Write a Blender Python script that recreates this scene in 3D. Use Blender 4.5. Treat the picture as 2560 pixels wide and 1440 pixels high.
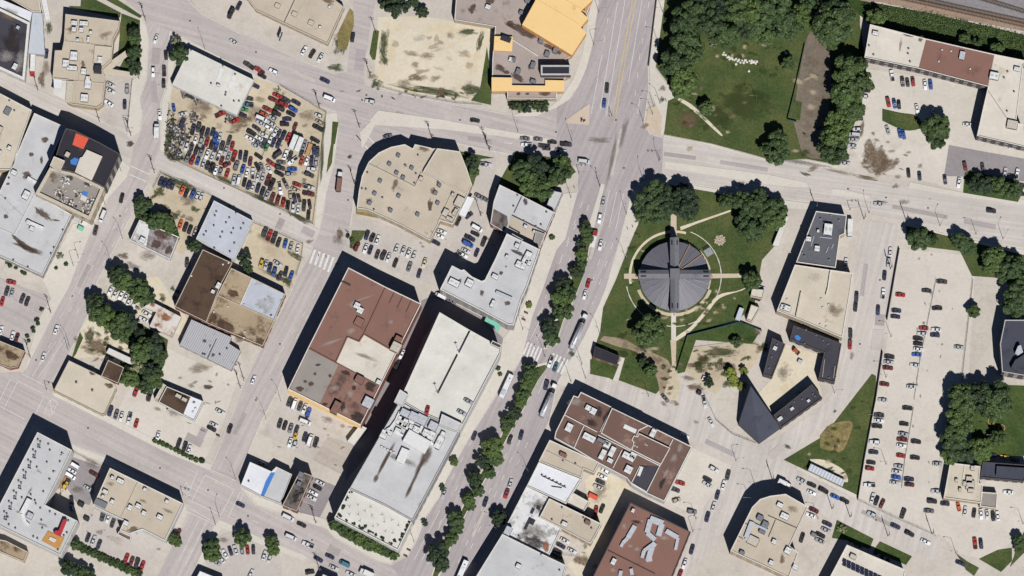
import bpy, bmesh, math, random
from mathutils import Vector, Matrix
random.seed(7)
rnd = random.Random(11)
R = math.radians
scene = bpy.context.scene
for o in list(bpy.data.objects):
    bpy.data.objects.remove(o)
COL = scene.collection

# ---------------------------------------------------------------- camera, sky, sun, exposure
S = 0.19                       # metres for one photo pixel on the ground
DIST = 2500.0
TILT = R(10.5)                 # the survey camera looks slightly from the south
cam_d = bpy.data.cameras.new('survey_camera')
cam = bpy.data.objects.new('survey_camera', cam_d)
COL.objects.link(cam)
CAMP = Vector((0, -DIST * math.sin(TILT), DIST * math.cos(TILT)))
cam.location = CAMP
cam.rotation_euler = (TILT, 0, 0)
cam_d.sensor_width = 36
cam_d.lens = 36 * DIST / (2560 * S)
cam_d.clip_start = 10
cam_d.clip_end = 20000
scene.camera = cam

SUN_ELEV = R(50)
SUN_AZ = Vector((0.30, -0.954, 0)).normalized()     # towards the sun, south-south-east
world = bpy.data.worlds.new('World')
scene.world = world
world.use_nodes = True
wn = world.node_tree
wn.nodes.clear()
w_out = wn.nodes.new('ShaderNodeOutputWorld')
w_bg = wn.nodes.new('ShaderNodeBackground')
w_sky = wn.nodes.new('ShaderNodeTexSky')
w_sky.sky_type = 'NISHITA'
w_sky.sun_disc = False
w_sky.air_density = 0.5         # very clear, dry air: deep shade
w_sky.dust_density = 0.0
w_sky.sun_elevation = SUN_ELEV
w_sky.sun_rotation = math.atan2(SUN_AZ.x, SUN_AZ.y)
w_bg.inputs['Strength'].default_value = 0.05
wn.links.new(w_sky.outputs[0], w_bg.inputs['Color'])
wn.links.new(w_bg.outputs[0], w_out.inputs['Surface'])
sun_d = bpy.data.lights.new('sun', 'SUN')
sun_d.energy = 5.0
sun_d.angle = R(0.5)
sun_d.color = (1.0, 0.95, 0.88)
sun = bpy.data.objects.new('sun', sun_d)
COL.objects.link(sun)
sdir = Vector((-SUN_AZ.x * math.cos(SUN_ELEV), -SUN_AZ.y * math.cos(SUN_ELEV), -math.sin(SUN_ELEV)))
sun.rotation_euler = sdir.to_track_quat('-Z', 'Y').to_euler()
sun.location = (100, -200, 300)
scene.view_settings.view_transform = 'Standard'
scene.view_settings.look = 'None'
scene.view_settings.gamma = 1
scene.view_settings.use_curve_mapping = False
EXPO = 0.55
scene.view_settings.exposure = EXPO
scene.render.engine = 'CYCLES'
scene.render.resolution_x = 1024
scene.render.resolution_y = 576

# ---------------------------------------------------------------- survey grid -> metres
_f = Vector((0, math.sin(TILT), -math.cos(TILT)))
_u = Vector((0, math.cos(TILT), math.sin(TILT)))
_r = Vector((1, 0, 0))
def P(px, py, z=0.0):
    d = _f + _r * ((px - 1280) * S / DIST) - _u * ((py - 720) * S / DIST)
    k = (z - CAMP.z) / d.z
    v = CAMP + d * k
    v.z = z
    return v
def zone(ox, oy, k):
    return lambda x, y: (ox + x / k, oy + y / k)
def T(c, r):
    return zone(640 * c, 360 * r, 4.0)
def pts(s, zn=None):
    out = []
    for q in s.split():
        a, b = q.split(',')
        a, b = float(a), float(b)
        out.append(zn(a, b) if zn else (a, b))
    return out

# ---------------------------------------------------------------- materials
def lin(c):
    return c / 12.92 if c <= 0.04045 else ((c + 0.055) / 1.055) ** 2.4
GAIN = 1.0 / (5.0 * math.sin(SUN_ELEV) / math.pi * 2 ** EXPO * 1.06)
def col(r, g, b, k=1.0):
    """base colour whose sunlit horizontal look is about this sRGB"""
    return (min(.85, lin(r / 255) * GAIN * k / 1.0), min(.85, lin(g / 255) * GAIN * k / .96), min(.85, lin(b / 255) * GAIN * k / .9), 1)
MATS = {}
class NT:
    def __init__(s, name):
        s.m = bpy.data.materials.new(name)
        s.m.use_nodes = True
        s.t = s.m.node_tree
        s.b = s.t.nodes['Principled BSDF']
        s.out = s.t.nodes['Material Output']
    def n(s, typ, **kw):
        nd = s.t.nodes.new('ShaderNode' + typ)
        for k, v in kw.items():
            if k.startswith('_'):
                setattr(nd, k[1:], v)
            elif k.startswith('i'):
                nd.inputs[int(k[1:])].default_value = v
            else:
                nd.inputs[k].default_value = v
        return nd
    def l(s, a, b):
        s.t.links.new(a, b)
    def noise(s, vec, scale, detail=4, rough=.6):
        nd = s.n('TexNoise', Scale=scale, Detail=detail, Roughness=rough)
        if vec is not None:
            s.l(vec, nd.inputs['Vector'])
        return nd.outputs['Fac']
    def ramp(s, fac, stops):
        nd = s.n('ValToRGB')
        el = nd.color_ramp.elements
        while len(el) < len(stops):
            el.new(.5)
        for e, (p, c) in zip(el, stops):
            e.position = p
            e.color = c if len(c) == 4 else (*c, 1)
        s.l(fac, nd.inputs['Fac'])
        return nd.outputs['Color']
    def mix(s, fac, a, b, mode='MIX'):
        nd = s.n('Mix', _data_type='RGBA', _blend_type=mode)
        for sock, v in ((nd.inputs[0], fac), (nd.inputs[6], a), (nd.inputs[7], b)):
            if hasattr(v, 'node'):
                s.l(v, sock)
            else:
                sock.default_value = v
        return nd.outputs[2]
    def math(s, op, a, b=0.0, clamp=False):
        nd = s.n('Math', _operation=op, _use_clamp=clamp)
        for sock, v in ((nd.inputs[0], a), (nd.inputs[1], b)):
            if hasattr(v, 'node'):
                s.l(v, sock)
            else:
                sock.default_value = v
        return nd.outputs[0]
    def scale(s, vec, sc):
        nd = s.n('Mapping')
        nd.inputs['Scale'].default_value = sc
        s.l(vec, nd.inputs['Vector'])
        return nd.outputs[0]
    def pos(s):
        return s.n('NewGeometry').outputs['Position']
    def uv(s):
        return s.n('UVMap').outputs[0]
    def bump(s, h, strength=.3, dist=.05):
        nd = s.n('Bump', Strength=strength, Distance=dist)
        s.l(h, nd.inputs['Height'])
        s.l(nd.outputs[0], s.b.inputs['Normal'])
    def fin(s, color, rough=.9, spec=.2):
        if hasattr(color, 'node'):
            s.l(color, s.b.inputs['Base Color'])
        else:
            s.b.inputs['Base Color'].default_value = color
        s.b.inputs['Roughness'].default_value = rough
        s.b.inputs['Specular IOR Level'].default_value = spec
        return s.m
def mul(c, k):
    return (c[0] * k, c[1] * k, c[2] * k, 1)
def G(v):
    return (v, v, v, 1)
def plain(name, c, rough=.7, metal=0, spec=.3):
    if name in MATS:
        return MATS[name]
    t = NT(name)
    n1 = t.noise(t.pos(), 1.3, 3)
    t.b.inputs['Metallic'].default_value = metal
    MATS[name] = t.fin(t.mix(1, c, t.ramp(n1, [(.3, G(.82)), (.7, G(1.1))]), 'MULTIPLY'), rough, spec)
    return MATS[name]
def ground_mat(name, c, patch=.18, fine=.12, streak=0.0, tint=None, grit=.5):
    """mottled paving or soil; streak runs along the sheet's own direction"""
    t = NT(name)
    p = t.pos()
    uv = t.uv()
    c1 = t.mix(1, c, t.ramp(t.noise(p, .035, 6, .62), [(.3, G(1 - patch)), (.7, G(1 + patch * .7))]), 'MULTIPLY')
    c1 = t.mix(1, c1, t.ramp(t.noise(p, .6, 5, .7), [(.3, G(1 - fine)), (.7, G(1 + fine))]), 'MULTIPLY')
    if tint:
        c1 = t.mix(t.ramp(t.noise(p, .09, 5, .7), [(.52, G(0)), (.72, G(1))]), c1, tint)
    if streak:
        sv = t.scale(uv, (.012, .55, 1))
        c1 = t.mix(1, c1, t.ramp(t.noise(sv, 1.0, 4, .6), [(.33, G(1 - streak)), (.66, G(1 + streak * .6))]), 'MULTIPLY')
        # transverse slab joints and patched panels
        br = t.n('TexBrick', Scale=1.0)
        br.inputs['Color1'].default_value = G(1)
        br.inputs['Color2'].default_value = G(.93)
        br.inputs['Mortar'].default_value = G(.8)
        br.inputs['Mortar Size'].default_value = .004
        br.inputs['Brick Width'].default_value = 3.2
        br.inputs['Row Height'].default_value = .9
        t.l(t.scale(uv, (.25, .25, 1)), br.inputs['Vector'])
        c1 = t.mix(.7, c1, t.mix(1, c1, br.outputs['Color'], 'MULTIPLY'))
    # thin cracks
    vo = t.n('TexVoronoi', _feature='DISTANCE_TO_EDGE', Scale=.11)
    wob = t.n('VectorMath', _operation='ADD')
    nz = t.n('TexNoise', Scale=.35, Detail=4)
    t.l(p, nz.inputs['Vector'])
    sc = t.n('VectorMath', _operation='SCALE')
    sc.inputs['Scale'].default_value = 5.0
    t.l(nz.outputs['Color'], sc.inputs[0])
    t.l(p, wob.inputs[0])
    t.l(sc.outputs[0], wob.inputs[1])
    t.l(wob.outputs[0], vo.inputs['Vector'])
    cr = t.ramp(vo.outputs['Distance'], [(0, G(.72)), (.012, G(1))])
    c1 = t.mix(grit, c1, t.mix(1, c1, cr, 'MULTIPLY'))
    t.bump(t.noise(p, 4.0, 4), .25, .03)
    MATS[name] = t.fin(c1, .95, .15)
    return MATS[name]
def grass_mat(name, c, dry, amt=.5):
    t = NT(name)
    p = t.pos()
    c1 = t.mix(t.ramp(t.noise(p, .07, 6, .7), [(.5 - amt * .3, G(0)), (.75, G(1))]), c, dry)
    c1 = t.mix(1, c1, t.ramp(t.noise(p, 1.1, 5, .75), [(.28, G(.55)), (.72, G(1.35))]), 'MULTIPLY')
    t.bump(t.noise(p, 3.0, 5), .6, .15)
    MATS[name] = t.fin(c1, .95, .1)
    return MATS[name]
def roof_mat(name, c, dirt=None, amt=.0, seam=0.0, mott=.10):
    """flat roofing: mottled felt, ponding marks, faint sheet seams"""
    t = NT(name)
    p = t.pos()
    c1 = t.mix(1, c, t.ramp(t.noise(p, .09, 6, .65), [(.3, G(1 - mott)), (.7, G(1 + mott))]), 'MULTIPLY')
    c1 = t.mix(1, c1, t.ramp(t.noise(p, 1.4, 4, .7), [(.3, G(1 - mott * .7)), (.7, G(1 + mott * .5))]), 'MULTIPLY')
    if dirt:
        f = t.ramp(t.noise(p, .13, 7, .68), [(.66 - amt * .42, G(0)), (.74 - amt * .24, G(1))])
        c1 = t.mix(f, c1, t.mix(1, dirt, t.ramp(t.noise(p, .7, 5, .7), [(.3, G(.65)), (.7, G(1.3))]), 'MULTIPLY'))
    if seam:
        br = t.n('TexBrick', Scale=1.0)
        br.inputs['Color1'].default_value = G(1)
        br.inputs['Color2'].default_value = G(1 - seam * .35)
        br.inputs['Mortar'].default_value = G(1 - seam)
        br.inputs['Mortar Size'].default_value = .012
        br.inputs['Brick Width'].default_value = 4.2
        br.inputs['Row Height'].default_value = .8
        t.l(t.scale(t.uv(), (.28, .28, 1)), br.inputs['Vector'])
        c1 = t.mix(1, c1, br.outputs['Color'], 'MULTIPLY')
    t.bump(t.noise(p, 5.0, 3), .15, .02)
    MATS[name] = t.fin(c1, .9, .2)
    return MATS[name]
def rib_mat(name, c, dirt, pitch=.6, amt=.2):
    """ribbed sheet metal; the ribs follow the sheet's own direction"""
    t = NT(name)
    uv = t.uv()
    wv = t.n('TexWave', _wave_type='BANDS', _bands_direction='X', Scale=1.0 / pitch * .5)
    t.l(uv, wv.inputs['Vector'])
    c1 = t.mix(1, c, t.ramp(wv.outputs['Fac'], [(.15, G(.72)), (.5, G(1.05))]), 'MULTIPLY')
    f = t.ramp(t.noise(t.pos(), .35, 6, .7), [(.66 - amt * .4, G(0)), (.74 - amt * .2, G(1))])
    c1 = t.mix(f, c1, dirt)
    t.bump(wv.outputs['Fac'], .5, .06)
    MATS[name] = t.fin(c1, .55, .4)
    return MATS[name]
def wall_mat(name, c):
    t = NT(name)
    br = t.n('TexBrick', Scale=1.0)
    br.inputs['Color1'].default_value = c
    br.inputs['Color2'].default_value = mul(c, .82)
    br.inputs['Mortar'].default_value = mul(c, 1.15)
    br.inputs['Brick Width'].default_value = .5
    br.inputs['Row Height'].default_value = .2
    t.l(t.uv(), br.inputs['Vector'])
    c1 = t.mix(1, br.outputs['Color'], t.ramp(t.noise(t.pos(), .5, 5), [(.3, G(.8)), (.7, G(1.1))]), 'MULTIPLY')
    MATS[name] = t.fin(c1, .9, .2)
    return MATS[name]
def paint_mat(name, c, rough=.28, metal=.0):
    t = NT(name)
    inf = t.n('ObjectInfo')
    k = t.ramp(inf.outputs['Random'], [(0, G(.75)), (1, G(1.25))])
    t.b.inputs['Metallic'].default_value = metal
    t.b.inputs['Coat Weight'].default_value = .5
    t.b.inputs['Coat Roughness'].default_value = .12
    dust = t.ramp(t.noise(t.pos(), 2.0, 5), [(.42, G(0)), (.8, G(.4))])
    MATS[name] = t.fin(t.mix(dust, t.mix(1, c, k, 'MULTIPLY'), col(175, 165, 150, .7)), rough, .5)
    return MATS[name]
def leaf_mat(name, c, c2):
    t = NT(name)
    g = t.n('NewGeometry')
    inf = t.n('ObjectInfo')
    c1 = t.mix(g.outputs['Random Per Island'], c, c2)
    c1 = t.mix(1, c1, t.ramp(inf.outputs['Random'], [(0, (.75, .75, .8)), (.5, (1, 1, 1)), (1, (1.18, 1.12, .95))]), 'MULTIPLY')
    c1 = t.mix(1, c1, t.ramp(t.noise(t.pos(), .55, 3), [(.3, G(.7)), (.7, G(1.3))]), 'MULTIPLY')
    t.b.inputs['Subsurface Weight'].default_value = 0
    MATS[name] = t.fin(c1, .65, .25)
    return MATS[name]
def stain_mat(name, c, soft=.25, warp=.55, dens=.9):
    """dried ponding mark or oil patch: an irregular blotch with a ragged edge"""
    t = NT(name)
    uv = t.uv()
    inf = t.n('ObjectInfo')
    off = t.n('Combine' + 'XYZ')
    sc = t.math('MULTIPLY', inf.outputs['Random'], 50)
    t.l(sc, off.inputs[0])
    t.l(sc, off.inputs[1])
    ad = t.n('VectorMath', _operation='ADD')
    t.l(uv, ad.inputs[0])
    t.l(off.outputs[0], ad.inputs[1])
    n1 = t.noise(ad.outputs[0], 1.6, 7, .66)
    ln = t.n('VectorMath', _operation='LENGTH')
    t.l(uv, ln.inputs[0])
    d = t.math('ADD', ln.outputs['Value'], t.math('MULTIPLY', t.math('SUBTRACT', n1, .5), warp * 3.2))
    a = t.ramp(d, [(.62 - soft, G(dens)), (.62 + soft * .5, G(0))])
    a = t.mix(1, a, t.ramp(t.noise(ad.outputs[0], 6.0, 6, .8), [(.3, G(.35)), (.62, G(1))]), 'MULTIPLY')
    edge = t.ramp(ln.outputs['Value'], [(.86, G(1)), (1.0, G(0))])
    a = t.mix(1, a, edge, 'MULTIPLY')
    c1 = t.mix(1, c, t.ramp(n1, [(.3, G(.7)), (.7, G(1.3))]), 'MULTIPLY')
    t.fin(c1, .95, .1)
    t.l(a, t.b.inputs['Alpha'])
    MATS[name] = t.m
    return t.m

ground_mat('concrete', col(209, 199, 187), .13, .08, tint=col(192, 182, 168))
ground_mat('pavement', col(219, 211, 198), .08, .06)
ground_mat('asphalt', col(198, 188, 183), .09, .06, .13)
ground_mat('asphalt_grey', col(185, 175, 174), .08, .06, .14)
ground_mat('asphalt_dark', col(160, 152, 152), .12, .08, .04)
ground_mat('concrete_road', col(211, 202, 193), .08, .05, .12)
ground_mat('road_patch', col(178, 169, 164), .10, .08, .06)
ground_mat('brick_lot', col(192, 180, 168), .08, .08, .10)
ground_mat('lot', col(202, 193, 184), .10, .07, tint=col(188, 178, 168))
ground_mat('lot_pale', col(218, 209, 196), .09, .06, tint=col(206, 196, 182))
ground_mat('dirt', col(206, 191, 164), .14, .10, tint=col(182, 164, 138), grit=.0)
ground_mat('dirt_pale', col(224, 212, 188), .10, .08, tint=col(214, 194, 156), grit=.1)
ground_mat('dirt_brown', col(160, 143, 120), .2, .2, tint=col(112, 98, 78), grit=0)
ground_mat('dirt_tree_shade', col(128, 116, 102), .2, .2, tint=col(96, 86, 72), grit=0)  # yard dirt darkened so its colour carries the tree shade
ground_mat('ballast', col(152, 146, 146), .12, .18, .08, grit=0)
ground_mat('ballast_brown', col(168, 144, 124), .15, .18, .08, grit=0)
ground_mat('pink_paver', col(210, 192, 170), .08, .1)
grass_mat('grass', col(70, 87, 48), col(106, 108, 66), .4)
grass_mat('grass_lush', col(62, 82, 44), col(94, 106, 58), .4)
grass_mat('grass_dry', col(112, 108, 66), col(176, 152, 104), .8)
grass_mat('brush', col(46, 66, 34), col(74, 92, 44), .4)
grass_mat('scrub', col(120, 114, 78), col(206, 190, 156), .9)
# roofs
roof_mat('roof_tan', col(202, 188, 168), col(150, 124, 96), .10, .05)
roof_mat('roof_beige', col(212, 200, 180), col(190, 172, 146), .15, .04)
roof_mat('roof_cream', col(222, 213, 198), col(205, 192, 172), .2, .04)
roof_mat('roof_pale', col(224, 220, 210), col(214, 206, 192), .2, .05)
roof_mat('roof_grey', col(204, 203, 202), col(186, 183, 182), .2, .08)
roof_mat('roof_bluegrey', col(196, 199, 206), col(180, 182, 188), .2, .10)
roof_mat('roof_white', col(234, 234, 236), col(206, 204, 204), .12, .05)
roof_mat('roof_weathered', col(228, 226, 224), col(120, 112, 106), .38, .05)
roof_mat('roof_brown', col(142, 106, 94), col(124, 92, 82), .2, .03, .06)
roof_mat('roof_brown2', col(120, 94, 84), col(150, 122, 110), .25, .04)
roof_mat('roof_redbrown', col(148, 112, 100), col(96, 76, 68), .35, .03)
roof_mat('roof_umber', col(92, 72, 58), col(64, 50, 42), .4, .03)
roof_mat('roof_stained', col(178, 158, 130), col(92, 70, 54), .40, .03)
roof_mat('roof_rust', col(226, 218, 208), col(160, 102, 58), .38, .05)
roof_mat('roof_burnt', col(186, 184, 186), col(98, 66, 54), .62, .03)
roof_mat('roof_speckled', col(158, 150, 142), col(112, 92, 76), .22, .03)
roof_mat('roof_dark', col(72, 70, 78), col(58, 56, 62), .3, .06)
roof_mat('roof_black', col(52, 50, 58), col(70, 66, 72), .2, .05)
roof_mat('roof_charcoal', col(104, 104, 110), col(90, 90, 96), .3, .08)
roof_mat('roof_slate', col(74, 76, 88), col(64, 66, 78), .3, .10)
roof_mat('roof_yellow', col(248, 210, 146), col(240, 200, 134), .15, .03, .03)
roof_mat('roof_ash', col(126, 116, 110), col(72, 66, 62), .45, .03)
roof_mat('roof_blotch', col(192, 196, 204), col(84, 72, 62), .30, .03)
roof_mat('roof_taupe', col(176, 162, 153), col(150, 136, 128), .2, .05)
rib_mat('sheet_grey', col(186, 184, 186), col(130, 124, 120), 1.6, .15)
rib_mat('sheet_bold', col(206, 210, 216), col(150, 150, 152), 2.4, .1)
rib_mat('sheet_silver', col(206, 210, 216), col(176, 178, 180), .9, .1)
rib_mat('sheet_zinc', col(122, 120, 128), col(106, 104, 112), 1.2, .2)
wall_mat('wall_brick', col(150, 96, 80, .9))
wall_mat('wall_buff', col(196, 174, 142, .9))
wall_mat('wall_grey', col(170, 166, 164, .9))
wall_mat('wall_dark', col(92, 84, 84, .9))  # on the right-side buildings this dark tone paints in wall shade
wall_mat('wall_white', col(226, 222, 216, .9))
wall_mat('wall_yellow', col(244, 206, 146, 1.1))
wall_mat('wall_orange', col(226, 160, 92, 1.0))
plain('coping', col(232, 226, 216), .8)
plain('coping_grey', col(196, 194, 192), .8)
plain('coping_tan', col(206, 194, 174), .8)
plain('coping_dark', col(84, 78, 78), .8)
plain('metal_light', col(216, 218, 222), .45, .3)
plain('metal_grey', col(150, 152, 158), .45, .4)
plain('metal_dark', col(66, 66, 72), .5, .3)
plain('galv', col(150, 150, 152), .5, .5)
plain('wood_pole', col(112, 92, 74), .9)
plain('kerb_stone', col(226, 220, 208), .9)
plain('tarp_red', col(232, 96, 72), .6)
plain('tarp_blue', col(70, 130, 205), .6)
plain('tarp_white', col(232, 230, 226), .6)
plain('red_roof', col(190, 50, 58), .7)
plain('orange_deck', col(200, 148, 82), .8)
plain('teal', col(130, 205, 178), .6)
plain('timber', col(196, 150, 106), .8)
plain('bark', col(86, 72, 58), .95)
plain('stone', col(226, 220, 206), .9)
plain('stone_pink', col(206, 186, 164), .9)
plain('rubber', (.012, .012, .013, 1), .8)
plain('line_white', col(232, 228, 222), .8)
plain('line_worn', col(224, 219, 213), .85)
plain('line_yellow', col(226, 200, 130), .8)
plain('steel_rail', col(120, 104, 94), .5, .4)
plain('sleeper', col(92, 76, 66), .9)
plain('scrap', col(120, 112, 108), .7, .2)
plain('skin', col(150, 110, 90), .7)
t = NT('glass'); t.b.inputs['Metallic'].default_value = 0
MATS['glass'] = t.fin((.012, .014, .018, 1), .08, .6)
t = NT('solar'); MATS['solar'] = t.fin((.012, .014, .035, 1), .15, .6)
CARCOL = {'w': ('white', col(236, 236, 236)), 's': ('silver', col(186, 188, 192)), 'g': ('grey', col(124, 124, 130)),
          'd': ('charcoal', col(66, 66, 72)), 'k': ('black', col(38, 36, 42)), 'n': ('navy', col(44, 50, 84)),
          'b': ('blue', col(44, 92, 178)), 'r': ('red', col(180, 40, 42)), 'm': ('maroon', col(118, 40, 44)),
          'o': ('orange-red', col(210, 92, 50)), 'e': ('green', col(84, 150, 92)), 't': ('beige', col(206, 192, 164)),
          'y': ('yellow', col(226, 188, 60)), 'c': ('teal', col(60, 120, 140))}
for k, (nm, c) in CARCOL.items():
    paint_mat('paint_' + k, c)
leaf_mat('leaf_a', (.014, .030, .010, 1), (.046, .076, .027, 1))
leaf_mat('leaf_b', (.019, .038, .010, 1), (.062, .098, .030, 1))
leaf_mat('leaf_c', (.009, .020, .010, 1), (.026, .042, .020, 1))
leaf_mat('leaf_pale', (.07, .085, .05, 1), (.20, .22, .14, 1))
leaf_mat('leaf_lime', (.06, .085, .012, 1), (.15, .18, .04, 1))
stain_mat('stain_brown', col(92, 70, 58), .16, .5)
stain_mat('stain_dark', col(64, 56, 54), .2, .5)
stain_mat('stain_soft', col(150, 132, 110), .4, .5, .7)
stain_mat('stain_oil', col(130, 118, 106), .35, .6, .6)
stain_mat('stain_soil', col(124, 102, 80), .25, .6, .9)
stain_mat('stain_pale', col(206, 198, 188), .4, .7, .5)
stain_mat('stain_rust', col(160, 98, 54), .2, .6)
stain_mat('stain_streak', col(100, 80, 68), .3, .10, .95)
plain('teal_dark', col(62, 98, 104), .6)
stain_mat('dirt_blotch', col(200, 184, 156), .35, .7, .9)
stain_mat('mud_blotch', col(140, 122, 98), .35, .7, .8)
leaf_mat('leaf_brush', (.026, .050, .012, 1), (.080, .120, .036, 1))
roof_mat('roof_lodge', col(126, 125, 130), col(108, 107, 113), .3, .08)
stain_mat('weeds', col(70, 80, 44), .3, .75, .95)
# ---------------------------------------------------------------- mesh helpers
ORD = ['zeroth', 'first', 'second', 'third', 'fourth', 'fifth', 'sixth', 'seventh', 'eighth', 'ninth', 'tenth', 'eleventh',
       'twelfth', 'thirteenth', 'fourteenth', 'fifteenth', 'sixteenth', 'seventeenth', 'eighteenth', 'nineteenth', 'twentieth']
TENS = {20: 'twenty', 30: 'thirty', 40: 'forty'}
def ordn(i):
    if i <= 20:
        return ORD[i]
    t = TENS[i // 10 * 10]
    return t + '-' + ORD[i % 10] if i % 10 else t[:-1] + 'ieth'
def mesh(name, v, f, mats, uvs=None, mi=None, smooth=False):
    me = bpy.data.meshes.new(name)
    me.from_pydata([tuple(q) for q in v], [], f)
    for m in (mats if isinstance(mats, (list, tuple)) else [mats]):
        me.materials.append(MATS[m] if isinstance(m, str) else m)
    if uvs:
        ul = me.uv_layers.new(name='UVMap')
        for lp in me.loops:
            ul.data[lp.index].uv = uvs[lp.vertex_index]
    if mi:
        for p, k in zip(me.polygons, mi):
            p.material_index = k
    if smooth:
        for p in me.polygons:
            p.use_smooth = True
    me.update()
    return me
def link(name, me, parent=None, loc=None, rot=None, sc=None):
    o = bpy.data.objects.new(name, me)
    COL.objects.link(o)
    if parent:
        o.parent = parent
    if loc is not None:
        o.location = loc
    if rot is not None:
        o.rotation_euler = rot if hasattr(rot, '__len__') else (0, 0, rot)
    if sc is not None:
        o.scale = sc
    return o
def tag(o, label, cat, group=None):
    o['label'] = label
    o['category'] = cat
    if group:
        o['group'] = group
    return o
def root(name, loc, label, cat, group=None, rz=0):
    return tag(link(name, None, None, loc, rz), label, cat, group)
def struct(o):
    o['kind'] = 'structure'
    return o
def area(poly):
    return sum(poly[i - 1][0] * poly[i][1] - poly[i][0] * poly[i - 1][1] for i in range(len(poly))) / 2
def ccw(poly):
    return list(poly) if area(poly) > 0 else list(reversed(poly))
def inset(poly, d):
    """move every edge of a counter-clockwise outline inwards by d"""
    n = len(poly)
    out = []
    for i in range(n):
        a, b, c = Vector(poly[i - 1][:2]), Vector(poly[i][:2]), Vector(poly[(i + 1) % n][:2])
        e1, e2 = (b - a).normalized(), (c - b).normalized()
        n1, n2 = Vector((-e1.y, e1.x)), Vector((-e2.y, e2.x))
        m = n1 + n2
        if m.length < .2:
            m = n1
        m.normalize()
        k = d / max(.35, m.dot(n1))
        out.append(b + m * k)
    return out
def sheet_uv(v, ang):
    ca, sa = math.cos(ang), math.sin(ang)
    return [(q[0] * ca + q[1] * sa, -q[0] * sa + q[1] * ca) for q in v]
LAY = {}
def sheet(name, poly, z, mat, ang=0.0, parent=None, kind='structure', thick=0.0):
    """flat piece of ground laid on the one below; ang = image angle of its grain. thick > 0 gives it a real edge down to the ground"""
    k = LAY.get(z, 0)
    LAY[z] = k + 1
    zz = z + .004 * (k % 8) * (1 if z < .5 else 0)
    v = [P(x, y, zz) for x, y in poly]
    v = ccw(v)
    n = len(v)
    f = [list(range(n))]
    uv = sheet_uv(v, -R(ang))
    if thick:
        v2 = [Vector((q.x, q.y, zz - thick)) for q in v]
        f += [[i, i + n, (i + 1) % n + n, (i + 1) % n] for i in range(n)]
        f = [f[0]] + [list(reversed(q)) for q in f[1:]]
        f = [f[0]] + [[i, (i + 1) % n, (i + 1) % n + n, i + n][::-1] for i in range(n)]
        v = v + v2
        uv = uv + uv
    o = link(name, mesh(name, v, f, mat, uv), parent)
    if parent is None and kind:
        o['kind'] = kind
    return o
def box_mesh(name, mat, bev=.0):
    """unit box standing on z=0"""
    bm = bmesh.new()
    bmesh.ops.create_cube(bm, size=1, matrix=Matrix.Translation((0, 0, .5)))
    if bev:
        bmesh.ops.bevel(bm, geom=bm.edges[:], offset=bev, segments=1, affect='EDGES')
    me = bpy.data.meshes.new(name)
    bm.to_mesh(me)
    bm.free()
    me.materials.append(MATS[mat])
    return me
_boxes = {}
def ubox(mat, bev=0.0):
    k = (mat, bev)
    if k not in _boxes:
        _boxes[k] = box_mesh('box_' + mat, mat, bev)
    return _boxes[k]
class MB:
    def __init__(s):
        s.v, s.f, s.m = [], [], []
    def box(s, c, size, rz=0, mi=0, taper=1.0):
        n = len(s.v)
        ca, sa = math.cos(rz), math.sin(rz)
        for k, z in enumerate((0, size[2])):
            q = taper if k else 1
            for sx, sy in ((-1, -1), (1, -1), (1, 1), (-1, 1)):
                x, y = sx * size[0] / 2 * q, sy * size[1] / 2 * q
                s.v.append((c[0] + x * ca - y * sa, c[1] + x * sa + y * ca, c[2] + z))
        for q in ([3, 2, 1, 0], [4, 5, 6, 7], [0, 1, 5, 4], [1, 2, 6, 5], [2, 3, 7, 6], [3, 0, 4, 7]):
            s.f.append([n + i for i in q])
            s.m.append(mi)
        return s
    def cyl(s, a, b, r0, r1=None, seg=8, mi=0):
        r1 = r0 if r1 is None else r1
        a, b = Vector(a), Vector(b)
        d = (b - a).normalized()
        x = d.orthogonal().normalized()
        y = d.cross(x)
        n = len(s.v)
        for p, r in ((a, r0), (b, r1)):
            for i in range(seg):
                t = 2 * math.pi * i / seg
                s.v.append(tuple(p + (x * math.cos(t) + y * math.sin(t)) * r))
        for i in range(seg):
            s.f.append([n + i, n + (i + 1) % seg, n + seg + (i + 1) % seg, n + seg + i])
            s.m.append(mi)
        s.f.append([n + seg + i for i in range(seg)])
        s.m.append(mi)
        s.f.append([n + seg - 1 - i for i in range(seg)])
        s.m.append(mi)
        return s
    def quad(s, *q, mi=0):
        n = len(s.v)
        s.v += [tuple(p) for p in q]
        s.f.append(list(range(n, n + len(q))))
        s.m.append(mi)
        return s
    def me(s, name, mats, smooth=False):
        return mesh(name, s.v, s.f, mats, None, s.m, smooth)

# ---------------------------------------------------------------- buildings
WIN = MB().box((0, 0, -.8), (1.5, .06, 1.6), mi=0).me('window_pane', ['glass'])
WFR = MB().box((0, -.0, -.92), (1.72, .04, .12)).box((0, 0, .8), (1.72, .04, .12)).box((-.8, 0, -.8), (.12, .04, 1.6)).box((.8, 0, -.8), (.12, .04, 1.6)).me('window_frame', ['coping'])
def ac_mesh(mat):
    m = MB().box((0, 0, .08), (1, 1, .92), taper=.96).box((0, 0, 0), (1.08, 1.08, .08), mi=1)
    for sx in (-.24, .24):
        m.cyl((sx, 0, 1.0), (sx, 0, 1.05), .17, .17, 10, 2)
    m.box((0, -.5, .3), (.8, .03, .4), mi=1)
    return m.me('air_conditioner', [mat, 'metal_dark', 'coping_grey' if mat in ('tarp_white', 'metal_light', 'coping_tan') else mat])
AC = {k: ac_mesh(v) for k, v in (('w', 'tarp_white'), ('l', 'metal_light'), ('g', 'metal_grey'), ('d', 'metal_dark'), ('t', 'coping_tan'), ('b', 'roof_brown'))}
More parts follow.
